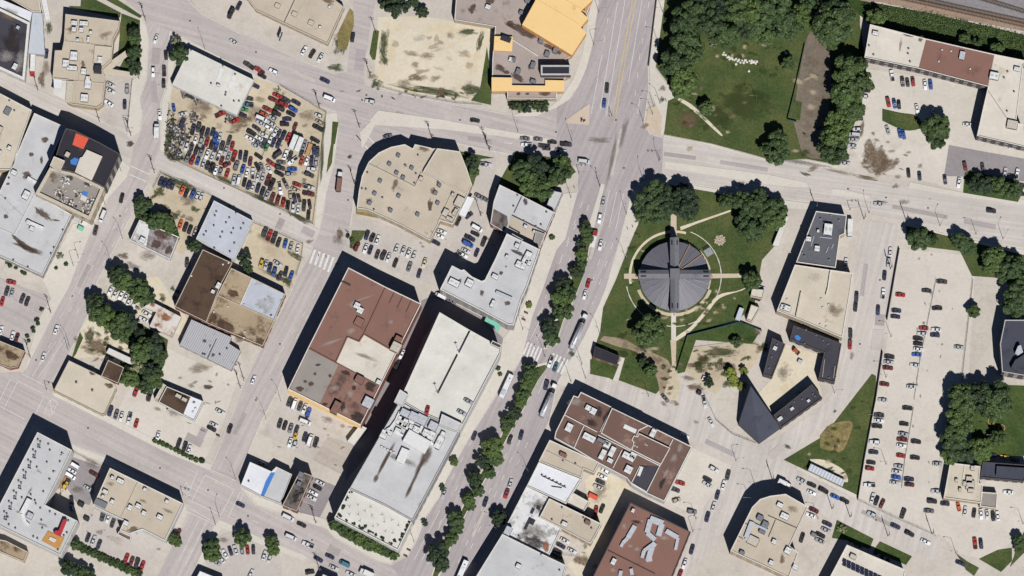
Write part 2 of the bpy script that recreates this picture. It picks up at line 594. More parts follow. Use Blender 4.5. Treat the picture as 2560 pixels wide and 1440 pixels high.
VENT = MB().cyl((0, 0, 0), (0, 0, .7), .28, .28, 8, 0).cyl((0, 0, .7), (0, 0, 1.0), .5, .2, 8, 0).me('vent', ['metal_grey'])
VENTW = MB().box((0, 0, 0), (.9, .9, .35), mi=1).box((0, 0, .35), (.75, .75, .3), mi=0, taper=.7).me('vent', ['tarp_white', 'metal_grey'])
PLANE = mesh('stain', [(-1, -1, 0), (1, -1, 0), (1, 1, 0), (-1, 1, 0)], [[0, 1, 2, 3]], 'stain_brown', [(-1, -1), (1, -1), (1, 1), (-1, 1)])
_pl = {}
def plane_for(mat):
    if mat not in _pl:
        me = PLANE.copy()
        me.materials.clear()
        me.materials.append(MATS[mat])
        _pl[mat] = me
    return _pl[mat]
class Bld:
    def __init__(s, name, label, cat, poly, h, roof, wall='wall_buff', rim='coping', rw=.4, rh=.5, ang=27, win=True, base=0.0, group=None):
        s.h, s.ang, s.k = h, ang, 0
        v = ccw([P(x, y, h) for x, y in poly])
        s.poly = v
        c = sum(v, Vector()) / len(v)
        s.o = Vector((c.x, c.y, base))
        s.root = root(name, s.o, label, cat, group)
        n = len(v)
        top = h + (rh if rim else 0)
        wv, wf, wuv = [], [], []
        run = 0
        for i in range(n):
            a, b = v[i], v[(i + 1) % n]
            L = (b - a).length
            k = len(wv)
            for q, z, u in ((a, base, run), (b, base, run + L), (b, top, run + L), (a, top, run)):
                wv.append((q.x - s.o.x, q.y - s.o.y, z - s.o.z))
                wuv.append((u, z))
            wf.append([k, k + 1, k + 2, k + 3])
            run += L
        link('wall', mesh('wall', wv, wf, wall, wuv), s.root)
        rv = [(q.x - s.o.x, q.y - s.o.y, h - s.o.z) for q in v]
        uv = sheet_uv(v, -R(ang))
        s.roof = link('roof', mesh('roof', rv, [list(range(n))], roof, uv), s.root)
        if rim:
            ins = inset(v, rw)
            pv = [(q.x - s.o.x, q.y - s.o.y, top - s.o.z) for q in v] + [(q.x - s.o.x, q.y - s.o.y, top - s.o.z) for q in ins] + [(q.x - s.o.x, q.y - s.o.y, h - s.o.z) for q in ins]
            pf = []
            for i in range(n):
                j = (i + 1) % n
                pf.append([i, j, n + j, n + i])
                pf.append([n + i, n + j, 2 * n + j, 2 * n + i])
            link('parapet', mesh('parapet', pv, pf, rim), s.root)
        if win:
            cnt = 0
            for i in range(n):
                a, b = v[i], v[(i + 1) % n]
                e = b - a
                L = e.length
                nr = Vector((e.y, -e.x, 0)).normalized()
                if L < 5 or (nr.y > -.3 and nr.x < .5):
                    continue
                m = int((L - 2) / 3.6)
                st = max(1, int((h - base) / 3.6))
                for fl in range(st):
                    for q in range(m):
                        if cnt >= 44:
                            break
                        p = a + e * ((q + .5) / m) + nr * .03
                        w = link('window', WIN, s.root, (p.x - s.o.x, p.y - s.o.y, base + 1.9 + fl * (h - base) / st - s.o.z), math.atan2(e.y, e.x))
                        link('frame', WFR, w, (0, -.04, 0))
                        cnt += 1
    def at(s, x, y, dz=0.0, h=None):
        z = (s.h if h is None else h)
        p = P(x, y, z)
        return Vector((p.x - s.o.x, p.y - s.o.y, z + dz - s.o.z))
    def patch(s, poly, mat, name='roof_section', ang=None, dz=None):
        s.k += 1
        dz = .012 + .006 * s.k if dz is None else dz
        v = ccw([s.at(x, y, dz) for x, y in poly])
        return link(name, mesh(name, v, [list(range(len(v)))], mat, sheet_uv(v, -R(s.ang if ang is None else ang))), s.root)
    def block(s, poly, dh, roof, wall='wall_grey', name='penthouse', rim='coping', rw=.3):
        """a raised storey on the roof; the outline is read at its own top"""
        z = s.h + dh
        v = ccw([P(x, y, z) for x, y in poly])
        n = len(v)
        V = [(q.x - s.o.x, q.y - s.o.y, s.h - s.o.z) for q in v] + [(q.x - s.o.x, q.y - s.o.y, z - s.o.z) for q in v]
        F = [[i, (i + 1) % n, n + (i + 1) % n, n + i] for i in range(n)]
        F.append([n + i for i in range(n)])
        o = link(name, mesh(name, V, F, [wall, roof], sheet_uv([q for q in v] * 2, -R(s.ang)), [0] * n + [1]), s.root)
        if rim:
            ins = inset(v, rw)
            pv = [(q[0] - s.o.x, q[1] - s.o.y, zz - s.o.z) for qs, zz in ((v, z + .3), (ins, z + .3), (ins, z + .01), (v, z)) for q in qs]
            pf = []
            for i in range(n):
                j = (i + 1) % n
                pf += [[i, j, n + j, n + i], [n + i, n + j, 2 * n + j, 2 * n + i], [3 * n + i, 3 * n + j, j, i]]
            link('coping', mesh('coping', pv, pf, rim), o)
        return o
    def ac(s, zn, lst, w=2.2, d=1.8, hh=1.5, kind='w', ang=None, name='air_conditioner'):
        for q in lst.split():
            e = q.split(',')
            x, y = zn(float(e[0]), float(e[1]))
            ww, dd = (float(e[2]), float(e[3])) if len(e) > 3 else (w, d)
            z = float(e[4]) if len(e) > 4 else hh
            link(name, AC[kind], s.root, s.at(x, y, .03), -R(s.ang if ang is None else ang), (ww, dd, z))
    def vents(s, zn, lst, me=None, sc=1.0):
        for q in lst.split():
            x, y = zn(*map(float, q.split(',')))
            link('vent', me or VENT, s.root, s.at(x, y, .01), 0, (sc, sc, sc))
    def bar(s, zn, x0, y0, x1, y1, w=.5, h=.6, mat='metal_light', name='duct', bev=.0):
        a, b = s.at(*zn(x0, y0)), s.at(*zn(x1, y1))
        e = b - a
        m = (a + b) / 2
        s.k += 1
        return link(name, ubox(mat), s.root, (m.x, m.y, m.z + .015 + .003 * (s.k % 9)), math.atan2(e.y, e.x), (e.length, w, h + .01 * (s.k % 7)))
    def stain(s, zn, x, y, rx, ry, ang=0, mat='stain_brown'):
        s.k += 1
        link('stain', plane_for(mat), s.root, s.at(*zn(x, y), .05 + .006 * s.k), -R(ang), (rx * S, ry * S, 1))

def gstain(x, y, rx, ry, ang, mat, parent, z=.16):
    k = LAY.get('st', 0)
    LAY['st'] = k + 1
    zz = z + .004 * (k % 12)
    link('stain', plane_for(mat), parent, P(x, y, zz), -R(ang), (rx * S, ry * S, 1))

# ---------------------------------------------------------------- cars
def loft(st, zb=.22, zs=.62, L=None):
    """st: (x, halfwidth at shoulder, top z, top halfwidth, shoulder z)"""
    V, F = [], []
    for x, w, zt, wt, zs_ in st:
        V += [(x, -w * .96, zb), (x, -w, zs_), (x, -wt, zt), (x, wt, zt), (x, w, zs_), (x, w * .96, zb)]
    for i in range(len(st) - 1):
        for j in range(5):
            a = i * 6 + j
            F.append([a, a + 6, a + 7, a + 1])
        F.append([i * 6 + 5, i * 6 + 11, i * 6 + 6, i * 6])
    n = len(st) - 1
    F.append([0, 1, 2, 3, 4, 5])
    F.append([n * 6 + k for k in (5, 4, 3, 2, 1, 0)])
    return V, F
def off_quad(V, ids, d, sx=.92):
    q = [Vector(V[i]) for i in ids]
    c = sum(q, Vector()) / 4
    nn = (q[1] - q[0]).cross(q[2] - q[0]).normalized()
    if nn.dot(c - Vector((0, 0, .6))) < 0:
        nn = -nn
    return [c + (p - c) * sx + nn * d for p in q]
PROTO = {}
def car_proto(kind):
    if kind in PROTO:
        return PROTO[kind]
    if kind in ('sedan', 'hatchback'):
        if kind == 'sedan':
            st = [(-2.36, .62, .62, .55, .5), (-2.28, .80, .86, .66, .62), (-1.72, .88, .95, .70, .68), (-1.02, .90, 1.40, .56, .80), (.02, .91, 1.43, .57, .82), (.82, .90, .97, .71, .74), (2.02, .84, .80, .66, .60), (2.30, .68, .60, .52, .48)]
            gl = (2, 3, 4, 5)
        else:
            st = [(-2.08, .66, .75, .6, .5), (-2.02, .82, 1.02, .68, .66), (-1.95, .85, 1.08, .7, .7), (-1.40, .88, 1.50, .60, .84), (.15, .90, 1.52, .60, .84), (.95, .88, 1.02, .71, .78), (1.85, .82, .86, .66, .62), (2.1, .68, .62, .52, .48)]
            gl = (2, 3, 4, 5)
        L = st
    elif kind == 'sport_utility':
        st = [(-2.35, .72, .85, .66, .6), (-2.30, .88, 1.15, .74, .8), (-2.22, .92, 1.2, .78, .85), (-1.85, .94, 1.74, .68, .98), (.05, .95, 1.76, .68, .98), (.80, .94, 1.18, .80, .92), (2.10, .88, 1.0, .74, .74), (2.35, .74, .75, .6, .55)]
        gl = (2, 3, 4, 5)
    elif kind == 'pickup':
        st = [(-2.75, .78, .92, .74, .7), (-2.7, .92, .98, .86, .8), (-.62, .94, 1.0, .88, .84), (-.42, .95, 1.74, .68, .98), (.62, .95, 1.76, .68, .98), (1.25, .94, 1.18, .80, .92), (2.5, .90, 1.02, .76, .76), (2.78, .78, .78, .62, .56)]
        gl = (2, 3, 4, 5)
    elif kind == 'van':
        st = [(-2.75, .85, 1.4, .8, .8), (-2.68, .97, 2.0, .82, .95), (-2.6, .98, 2.08, .82, 1.0), (-2.5, .98, 2.12, .80, 1.05), (1.35, .98, 2.12, .80, 1.05), (1.95, .97, 1.3, .82, 1.0), (2.55, .90, 1.05, .74, .8), (2.72, .78, .75, .6, .55)]
        gl = (2, 3, 4, 5)
    V, F = loft(st)
    mi = [0] * len(F)
    m = MB()
    m.v, m.f, m.m = list(V), list(F), mi
    wx = st[-1][0] * .62
    hw = st[3][1]
    for x in (wx, -wx):
        for s_ in (-1, 1):
            m.cyl((x, s_ * (hw - .2), .32), (x, s_ * (hw + .01), .32), .33, .33, 10, 1)
    for x, w in ((st[-1][0] - .12, .5), (st[0][0] + .03, .5)):
        m.box((x, 0, .3), (.16, 1.3, .14), 0, 1)
    if kind == 'pickup':
        m.box((-1.66, 0, .985), (1.9, 1.5, .03), 0, 1)
        for s_ in (-1, 1):
            m.box((-1.66, s_ * .84, .98), (2.1, .12, .12), 0, 0)
        m.box((-2.68, 0, .98), (.1, 1.7, .1), 0, 0)
    body = m
    gls = []
    ws = off_quad(V, [gl[2] * 6 + 2, gl[3] * 6 + 2, gl[3] * 6 + 3, gl[2] * 6 + 3], .012, .93)
    rw = off_quad(V, [gl[0] * 6 + 2, gl[1] * 6 + 2, gl[1] * 6 + 3, gl[0] * 6 + 3], .012, .9)
    gls.append(('windscreen', mesh('windscreen', ws, [[0, 1, 2, 3]], 'glass')))
    gls.append(('rear_window', mesh('rear_window', rw, [[0, 1, 2, 3]], 'glass')))
    for j in (1, 3):
        sw = off_quad(V, [gl[1] * 6 + j, gl[2] * 6 + j, gl[2] * 6 + j + 1, gl[1] * 6 + j + 1], .012, .9)
        gls.append(('side_window', mesh('side_window', sw, [[0, 1, 2, 3]], 'glass')))
    PROTO[kind] = (body, gls, {})
    return PROTO[kind]
KINDS = {'S': 'sedan', 'H': 'hatchback', 'U': 'sport_utility', 'P': 'pickup', 'V': 'van'}
NOUN = {'sedan': 'sedan', 'hatchback': 'hatchback', 'sport_utility': 'sport utility', 'pickup': 'pickup', 'van': 'van'}
CAT = {'sedan': 'car', 'hatchback': 'car', 'sport_utility': 'car', 'pickup': 'pickup truck', 'van': 'van'}
CARN = 0
def place_car(x, y, ang, c, kind, label, group, z=.05):
    global CARN
    CARN += 1
    k = KINDS[kind]
    body, gls, cache = car_proto(k)
    if c not in cache:
        cache[c] = body.me(k, ['paint_' + c, 'rubber'])
    s = rnd.uniform(.95, 1.05)
    o = link(k if k != 'sport_utility' else 'sport_utility_car', cache[c], None, P(x, y, z), -R(ang + rnd.uniform(-1.5, 1.5)), (s * rnd.uniform(.97, 1.05), s, s * rnd.uniform(.96, 1.06)))
    tag(o, label, CAT[k], group)
    for nm, me in gls:
        link(nm, me, o)
    return o
def row(where, zn, data, group, by='x', z=.05, dang=-70):
    """data entries: x,y,colour[kind][,angle]"""
    it = []
    for q in data.split():
        e = q.split(',')
        x, y = zn(float(e[0]), float(e[1]))
        c = e[2][0]
        kd = e[2][1] if len(e[2]) > 1 else None
        if kd is None:
            kd = rnd.choice('SSSSSHU')
        a = float(e[3]) if len(e) > 3 else dang
        if abs(a) > 50 and rnd.random() < .5 or abs(a) <= 50 and rnd.random() < .4:
            a += 180
        it.append((x, y, c, kd, a))
    it.sort(key=lambda q: q[0] if by == 'x' else q[1])
    n = len(it)
    side = 'west' if by == 'x' else 'north'
    for i, (x, y, c, kd, a) in enumerate(it):
        nm = CARCOL[c][0] + ' ' + NOUN[KINDS[kd]]
        if n == 1:
            lb = f'{nm} {where}'
        else:
            lb = f'{nm}, {ordn(i + 1)} from the {side} {where}'
        place_car(x, y, a, c, kd, lb, group, z)

# ---------------------------------------------------------------- trees
def crown_mesh(name, mat, seed, clumps=26, leaves=150, lsize=.085, flat=.8):
    """unit crown (radius 1, height about 1.5) of leaf clumps scattered through its volume"""
    rg = random.Random(seed)
    V, F = [], []
    cl = []
    for i in range(clumps):
        a = i * 2.399 + rg.uniform(-.5, .5)
        rr = math.sqrt((i + .5) / clumps) * rg.uniform(.66, .86)
        zt = math.sqrt(max(0, 1 - rr * rr)) * rg.uniform(.35, 1.0)
        cl.append((Vector((rr * math.cos(a), rr * math.sin(a), zt * flat)), rg.uniform(.17, .32)))
    for c, r in cl:
        for _ in range(int(leaves * (r / .24) ** 2)):
            d = Vector((rg.gauss(0, 1), rg.gauss(0, 1), rg.gauss(0, 1))).normalized()
            if d.z < -.25:
                d.z = -d.z
            p = c + d * r * (rg.random() ** .35) * Vector((1, 1, .8)).length / 1.62
            nn = (d + Vector((rg.uniform(-.7, .7), rg.uniform(-.7, .7), rg.uniform(-.2, .8)))).normalized()
            t1 = nn.orthogonal().normalized()
            t1.rotate(Matrix.Rotation(rg.uniform(0, 6.28), 3, nn))
            t2 = nn.cross(t1)
            s = lsize * rg.uniform(.6, 1.3)
            k = len(V)
            V += [p + t1 * s, p + t2 * s * .6, p - t1 * s, p - t2 * s * .6]
            F.append([k, k + 1, k + 2, k + 3])
    return mesh(name, V, F, mat)
def trunk_mesh(seed):
    rg = random.Random(seed)
    m = MB()
    m.cyl((0, 0, 0), (.02, .01, .9), .075, .05, 8)
    for i in range(6):
        a = i * 1.05 + rg.uniform(-.3, .3)
        m.cyl((.02, .01, rg.uniform(.6, .88)), (.6 * math.cos(a), .6 * math.sin(a), rg.uniform(1.0, 1.35)), .035, .012, 5)
    return m.me('trunk', ['bark'])
CROWNS = {
    'a': [crown_mesh('crown', 'leaf_a', 3), crown_mesh('crown', 'leaf_a', 5, 32, 130), crown_mesh('crown', 'leaf_a', 8, 22, 190)],
    'b': [crown_mesh('crown', 'leaf_b', 13, 30, 130), crown_mesh('crown', 'leaf_b', 15, 24, 160)],
    'c': [crown_mesh('crown', 'leaf_c', 23, 24, 160), crown_mesh('crown', 'leaf_c', 25, 30, 130)],
    'p': [crown_mesh('crown', 'leaf_pale', 33, 20, 70, .07)],
    'l': [crown_mesh('crown', 'leaf_lime', 43, 20, 120)],
}
TRUNKS = [trunk_mesh(k) for k in (1, 2, 3)]
def place_tree(x, y, r, kind, label, group, bush=False):
    """x, y: middle of the crown as seen, r: crown radius in survey pixels"""
    rad = r * S * 1.05
    hc = (.55 if bush else 1.0) * rad                     # height of the crown's foot
    hc = .08 * rad if bush else max(1.6, .75 * rad)
    p = P(x, y, hc + .45 * rad)
    o = root('shrub' if bush else 'tree', (p.x, p.y, 0.02), label, 'shrub' if bush else 'tree', group, rnd.uniform(0, 6.28))
    cm = rnd.choice(CROWNS[kind])
    link('crown', cm, o, (0, 0, hc), 0, (rad, rad * rnd.uniform(.9, 1.1), rad * rnd.uniform(.85, 1.1)))
    if not bush:
        link('trunk', rnd.choice(TRUNKS), o, (0, 0, 0), 0, (rad, rad, (hc + .25 * rad) / .95))
    return o
TW = {'a': 'leafy green', 'b': 'bright green', 'c': 'dark green', 'p': 'pale grey-green', 'l': 'yellow-green'}
def trees(where, data, group, by='x', bush=False, zn=None):
    it = []
    for q in data.split():
        e = q.split(',')
        x, y = float(e[0]), float(e[1])
        if zn:
            x, y = zn(x, y)
        it.append((x, y, float(e[2]), e[3] if len(e) > 3 else rnd.choice('aab')))
    it.sort(key=lambda q: q[0] if by == 'x' else q[1])
    side = 'west' if by == 'x' else 'north'
    nn = 'shrub' if bush else 'tree'
    for i, (x, y, r, k) in enumerate(it):
        lb = f'{TW[k]} {nn} {where}' if len(it) == 1 else f'{TW[k]} {nn}, {ordn(i + 1)} from the {side} {where}'
        place_tree(x, y, r, k, lb, group, bush)

# ---------------------------------------------------------------- poles, fences, markings
LAMP = MB().cyl((0, 0, 0), (0, 0, .5), .22, .16, 8).cyl((0, 0, .5), (0, 0, 9.2), .12, .07, 8).me('pole', ['galv'])
LARM = MB().cyl((0, 0, 9.15), (1.4, 0, 9.9), .06, .05, 6).cyl((1.4, 0, 9.9), (2.8, 0, 10.0), .05, .05, 6).me('arm', ['galv'])
LHEAD = MB().box((3.1, 0, 9.88), (.8, .32, .16), taper=.8).me('lamp_head', ['metal_grey'])
UPOLE = MB().cyl((0, 0, 0), (0, 0, 11.5), .19, .13, 8).me('pole', ['wood_pole'])
UARM = MB().box((0, 0, 10.7), (2.6, .14, .16)).box((0, 0, 9.7), (2.0, .14, .16)).me('cross_arm', ['wood_pole'])
UINS = MB().me('x', ['metal_grey']) if False else None
UTRF = MB().cyl((.38, 0, 8.2), (.38, 0, 9.3), .26, .26, 10).me('transformer', ['metal_grey'])
UIN = MB()
for _x in (-1.2, -.5, .5, 1.2):
    UIN.cyl((_x, 0, 10.86), (_x, 0, 11.05), .06, .05, 6)
UIN = UIN.me('insulator', ['tarp_white'])
def poles(where, data, kind, group, zn=None, by='x', ang=0):
    it = []
    for q in data.split():
        e = q.split(',')
        x, y = float(e[0]), float(e[1])
        if zn:
            x, y = zn(x, y)
        it.append((x, y, float(e[2]) if len(e) > 2 else ang))
    it.sort(key=lambda q: q[0] if by == 'x' else q[1])
    side = 'west' if by == 'x' else 'north'
    nn = 'steel street lamp' if kind == 'lamp' else 'wooden utility pole with cross arms'
    for i, (x, y, a) in enumerate(it):
        lb = f'{nn} {where}' if len(it) == 1 else f'{nn}, {ordn(i + 1)} from the {side} {where}'
        if kind == 'lamp':
            o = root('street_lamp', P(x, y, 0.02), lb, 'street lamp', group, -R(a))
            link('pole', LAMP, o)
            link('arm', LARM, o)
            link('lamp_head', LHEAD, o)
        else:
            o = root('utility_pole', P(x, y, 0.02), lb, 'utility pole', group, -R(a))
            link('pole', UPOLE, o)
            link('cross_arm', UARM, o)
            link('insulator', UIN, o)
            if i % 2 == 0:
                link('transformer', UTRF, o)
POST = MB().cyl((0, 0, 0), (0, 0, 1.9), .05, .05, 6).me('post', ['galv'])
POSTG = MB().cyl((0, 0, 0), (0, 0, 1.9), .05, .05, 6).me('post', ['metal_dark'])
def fence(label, poly, mat='galv', h=1.8, thick=.05, solid=False, step=4.0, z=.02):
    """chain-link: posts, rails and a see-through net; solid: boarding"""
    v = [P(x, y, z) for x, y in poly]
    o = root('fence', v[0], label, 'fence')
    m = MB()
    for a, b in zip(v, v[1:]):
        a, b = a - v[0], b - v[0]
        e = b - a
        L = e.length
        rz = math.atan2(e.y, e.x)
        c = (a + b) / 2
        if solid:
            m.box((c.x, c.y, 0), (L, thick, h), rz)
        else:
            for zz in (.1, h * .5, h - .04):
                m.box((c.x, c.y, zz), (L, .05, .05), rz)
            k = max(1, int(L / .5))
            for i in range(k):
                p = a + e * ((i + .5) / k)
                m.box((p.x, p.y, .12), (.02, .02, h - .15), rz)
        n = max(1, int(L / step))
        for i in range(n):
            p = a + e * (i / n)
            link('post', POST if mat == 'galv' else POSTG, o, (p.x, p.y, 0))
    link('boarding' if solid else 'wire_net', m.me('net', [mat]), o)
    return o
def line_strip(name, p0, p1, w, mat, parent, dash=None, gap=6.0, z=.06, double=0.0):
    a, b = P(*p0, z), P(*p1, z)
    e = b - a
    L = e.length
    d = e.normalized()
    nn = Vector((-d.y, d.x, 0))
    m = MB()
    for off in ((-double, double) if double else (0,)):
        s = 0
        while s < L:
            q = min(L, s + (dash or L))
            u, v = a + d * s + nn * off, a + d * q + nn * off
            m.quad(u - nn * w / 2, v - nn * w / 2, v + nn * w / 2, u + nn * w / 2)
            s += (dash or L) + gap
    return link(name, m.me(name, [mat]), parent)
def kerb(poly, parent, w=.28, h=.13):
    """raised concrete kerb along a road edge"""
    v = [P(x, y, 0) for x, y in poly]
    n = len(v)
    L, Rr = [], []
    for i in range(n):
        a, b = v[max(0, i - 1)], v[min(n - 1, i + 1)]
        d = (b - a).normalized()
        nn = Vector((-d.y, d.x, 0)) * w / 2
        L.append(v[i] - nn)
        Rr.append(v[i] + nn)
    V, F = [], []
    for i in range(n):
        V += [L[i], L[i] + Vector((0, 0, h)), Rr[i] + Vector((0, 0, h)), Rr[i]]
    for i in range(n - 1):
        for j in range(3):
            F.append([i * 4 + j, i * 4 + j + 1, i * 4 + 5 + j, i * 4 + 4 + j])
    return link('kerb', mesh('kerb', V, F, 'kerb_stone'), parent)
def smooth(poly, n=4):
    """Catmull-Rom through the given points"""
    out = []
    p = [poly[0]] + list(poly) + [poly[-1]]
    for i in range(1, len(p) - 2):
        for k in range(n):
            t = k / n
            q = []
            for d in (0, 1):
                a, b, c, e = p[i - 1][d], p[i][d], p[i + 1][d], p[i + 2][d]
                q.append(.5 * ((2 * b) + (-a + c) * t + (2 * a - 5 * b + 4 * c - e) * t * t + (-a + 3 * b - 3 * c + e) * t ** 3))
            out.append(tuple(q))
    out.append(tuple(poly[-1]))
    return out
def rock_mesh(seed):
    rg = random.Random(seed)
    bm = bmesh.new()
    bmesh.ops.create_icosphere(bm, subdivisions=1, radius=1)
    for v in bm.verts:
        v.co *= rg.uniform(.72, 1.12)
        v.co.z = max(-.3, v.co.z * .75)
    me = bpy.data.meshes.new('rock')
    bm.to_mesh(me)
    bm.free()
    return me
# ================================================================ the ground
gv = [(-3000, -3000, 0), (3000, -3000, 0), (3000, 3000, 0), (-3000, 3000, 0)]
ground = struct(link('ground', mesh('ground', gv, [[0, 1, 2, 3]], 'concrete', [(q[0], q[1]) for q in gv])))
def zz(c, r):
    return T(c, r)
Z = .02
def lot(name, s, mat, zn=None, ang=27, z=Z, sm=0):
    p = pts(s, zn)
    return sheet(name, smooth(p + p[:1], sm)[:-1] if sm else p, z, mat, ang)
# yards and parking lots
lot('parking_lot', '1060,770 1320,790 1270,1300 990,1170 1050,1050', 'lot', T(0, 0), 85)
yard = lot('yard', '432,206 446,202 592,276 636,196 700,214 816,280 790,560 640,492 530,443 412,388', 'dirt', None)
lot('yard', '402,432 532,490 500,560 455,640 350,560 372,490', 'dirt')
lot('yard', '634,556 760,612 752,655 724,724 596,660', 'dirt')
lot('vacant_lot', '945,42 1060,40 1236,70 1226,160 1200,258 935,218 938,150', 'dirt_pale')
lot('vacant_lot', '215,800 262,782 300,850 345,880 312,930 240,890 178,900 200,830', 'dirt_pale')
lot('yard', '330,700 395,690 440,760 470,800 455,840 330,780 262,740', 'dirt_pale')
lot('parking_lot', '980,700 1740,960 1960,800 2160,620 2240,130 2400,140 2380,330 2240,1220 1900,1040 1780,1300 1840,1440 860,1070 950,860', 'lot', T(1, 1))
lot('parking_lot', '712,985 905,1080 885,1115 862,1190 655,1085', 'lot')
brickyard = lot('parking_lot', '782,1150 862,1190 885,1115 820,1090', 'brick_lot')
lot('parking_lot', '570,450 800,540 610,910 400,800', 'asphalt_dark', T(1, 3))
lot('parking_lot', '-10,690 128,745 72,850 20,880 -10,870', 'asphalt')
lot('forecourt', '420,870 480,900 600,930 560,1050 505,1165 380,1110 270,1065 330,960', 'lot_pale')
lot('parking_lot', '700,240 1000,350 900,730 760,700 600,450', 'asphalt_dark', T(0, 3))
lot('parking_lot', '930,760 1640,1100 1420,1410 750,1050', 'lot', T(0, 3))
lot('parking_lot', '515,1402 536,1350 607,1322 680,1346 700,1395 690,1450 540,1450', 'lot', None, 27, Z, 3)
lot('parking_lot', '2150,170 2470,215 2440,345 2570,372 2570,480 2410,480 2270,440 2178,432 2130,372', 'lot_pale')
lot('parking_lot', '2372,362 2455,378 2570,398 2570,455 2420,442 2360,440', 'asphalt_dark')
elot = lot('parking_lot', '2245,622 2440,640 2420,960 2362,1000 2345,1160 2360,1330 2320,1342 2142,1250 2168,1100 2212,900', 'lot_pale', None, 95)
lot('parking_lot', '2360,1260 2560,1150 2570,1330 2460,1400 2400,1385 2345,1330', 'lot_pale', None, 95)
lot('parking_lot', '1660,1250 1730,1118 1830,1165 1760,1300', 'lot_pale')
# roads
main = sheet('avenue', pts('1497,-10 1478,110 1462,172 1445,210 1420,246 1390,266 1390,395 1445,420 1443,480 1422,560 1412,597 1390,625 1357,720 1330,790 1305,890 1288,925 1262,942 1240,990 1213,1032 1182,1080 1160,1117 1115,1200 1100,1240 1065,1292 1040,1355 1020,1390 975,1412 930,1460 1175,1460 1190,1425 1250,1315 1280,1255 1305,1200 1330,1142 1355,1095 1375,1045 1392,960 1415,915 1440,880 1462,840 1500,757 1515,720 1550,598 1565,540 1580,480 1600,458 1640,446 1660,440 1660,345 1625,335 1610,310 1622,220 1620,165 1640,0 1642,-10'), .06, 'asphalt_grey', -67)
hw = sheet('road', pts('300,-10 355,36 366,60 422,76 475,102 560,150 640,186 700,216 775,258 838,278 845,320 835,410 815,480 808,535 800,576 775,640 845,650 868,600 874,570 882,520 884,480 891,440 914,396 950,366 1000,351 1060,350 1140,358 1225,376 1280,386 1392,398 1392,268 1340,288 1280,287 1140,263 1025,239 932,221 912,215 910,175 925,75 940,-10 888,-10 880,60 868,180 840,186 735,143 640,98 595,82 500,32 470,-10'), .06, 'asphalt', 16)
he = sheet('road', pts('1658,345 1740,357 1837,386 1920,402 2070,427 2182,450 2265,467 2395,487 2570,510 2570,622 2420,595 2265,557 2125,522 2040,507 1920,492 1655,447'), .06, 'concrete_road', 8)
sc_ = sheet('road', pts('775,640 732,720 690,800 647,880 610,960 575,1050 530,1166 458,1252 470,1282 385,1460 480,1460 535,1312 600,1190 625,1120 655,1050 690,985 725,900 770,810 825,690 846,648'), .06, 'asphalt', -63)
pr = sheet('road', pts('362,46 372,100 366,200 349,250 356,290 350,330 335,365 327,418 318,440 270,495 217,600 170,720 130,790 62,927 45,960 130,985 125,960 172,885 220,785 240,710 275,642 340,515 366,465 374,436 398,385 400,360 402,257 420,200 424,78'), .08, 'asphalt', -66)
lg = sheet('road', pts('-10,935 50,930 130,985 280,1060 420,1130 525,1172 600,1192 602,1217 640,1264 740,1296 790,1312 815,1322 832,1342 890,1375 940,1402 978,1412 1010,1460 860,1460 765,1390 655,1347 547,1300 470,1280 457,1250 262,1140 175,1110 80,1060 30,1180 -10,1240'), .10, 'asphalt', 27)
al = sheet('lane', pts('398,374 415,394 532,445 640,496 780,565 800,576 775,640 757,608 640,551 530,488 402,430 372,436'), .10, 'concrete_road', 26)
nl = sheet('lane', pts('-10,180 62,205 130,240 240,290 322,342 335,365 318,420 300,386 165,304 85,268 15,236 -10,240'), .08, 'concrete_road', 26)
es = sheet('road', pts('2150,548 2245,562 2238,640 2205,860 2185,930 2090,1030 1958,1150 1990,1175 2142,1250 2345,1345 2340,1400 2100,1310 2020,1265 1960,1215 1900,1200 1850,1290 1700,1460 1660,1460 1745,1290 1840,1150 1700,1080 1560,1010 1440,955 1460,925 1560,955 1640,990 1700,960 1780,985 1800,1060 1890,1118 1950,1090 2060,1010 2096,960 2112,850 2135,720'), .05, 'concrete_road', -75)
ry = sheet('railway_bed', pts('2090,-60 2600,-60 2600,82 2350,28 2150,-4'), .04, 'ballast', 10)
sheet('railway_bed', pts('2090,0 2200,5 2330,34 2600,86 2600,58 2350,8 2200,-30 2090,-40'), .12, 'ballast_brown', 12)
sheet('back_alley', pts('1053,752 1090,735 1200,790 1258,845 1252,870 1099,781 1060,840 1000,985 925,1130 862,1205 870,1150 905,1068 1053,760'), .03, 'asphalt_dark', -63)
sheet('back_alley', pts('1500,1170 1580,1215 1545,1290 1487,1430 1440,1440 1418,1410 1480,1360 1505,1310 1470,1260 1462,1200'), .03, 'dirt_pale', -63)
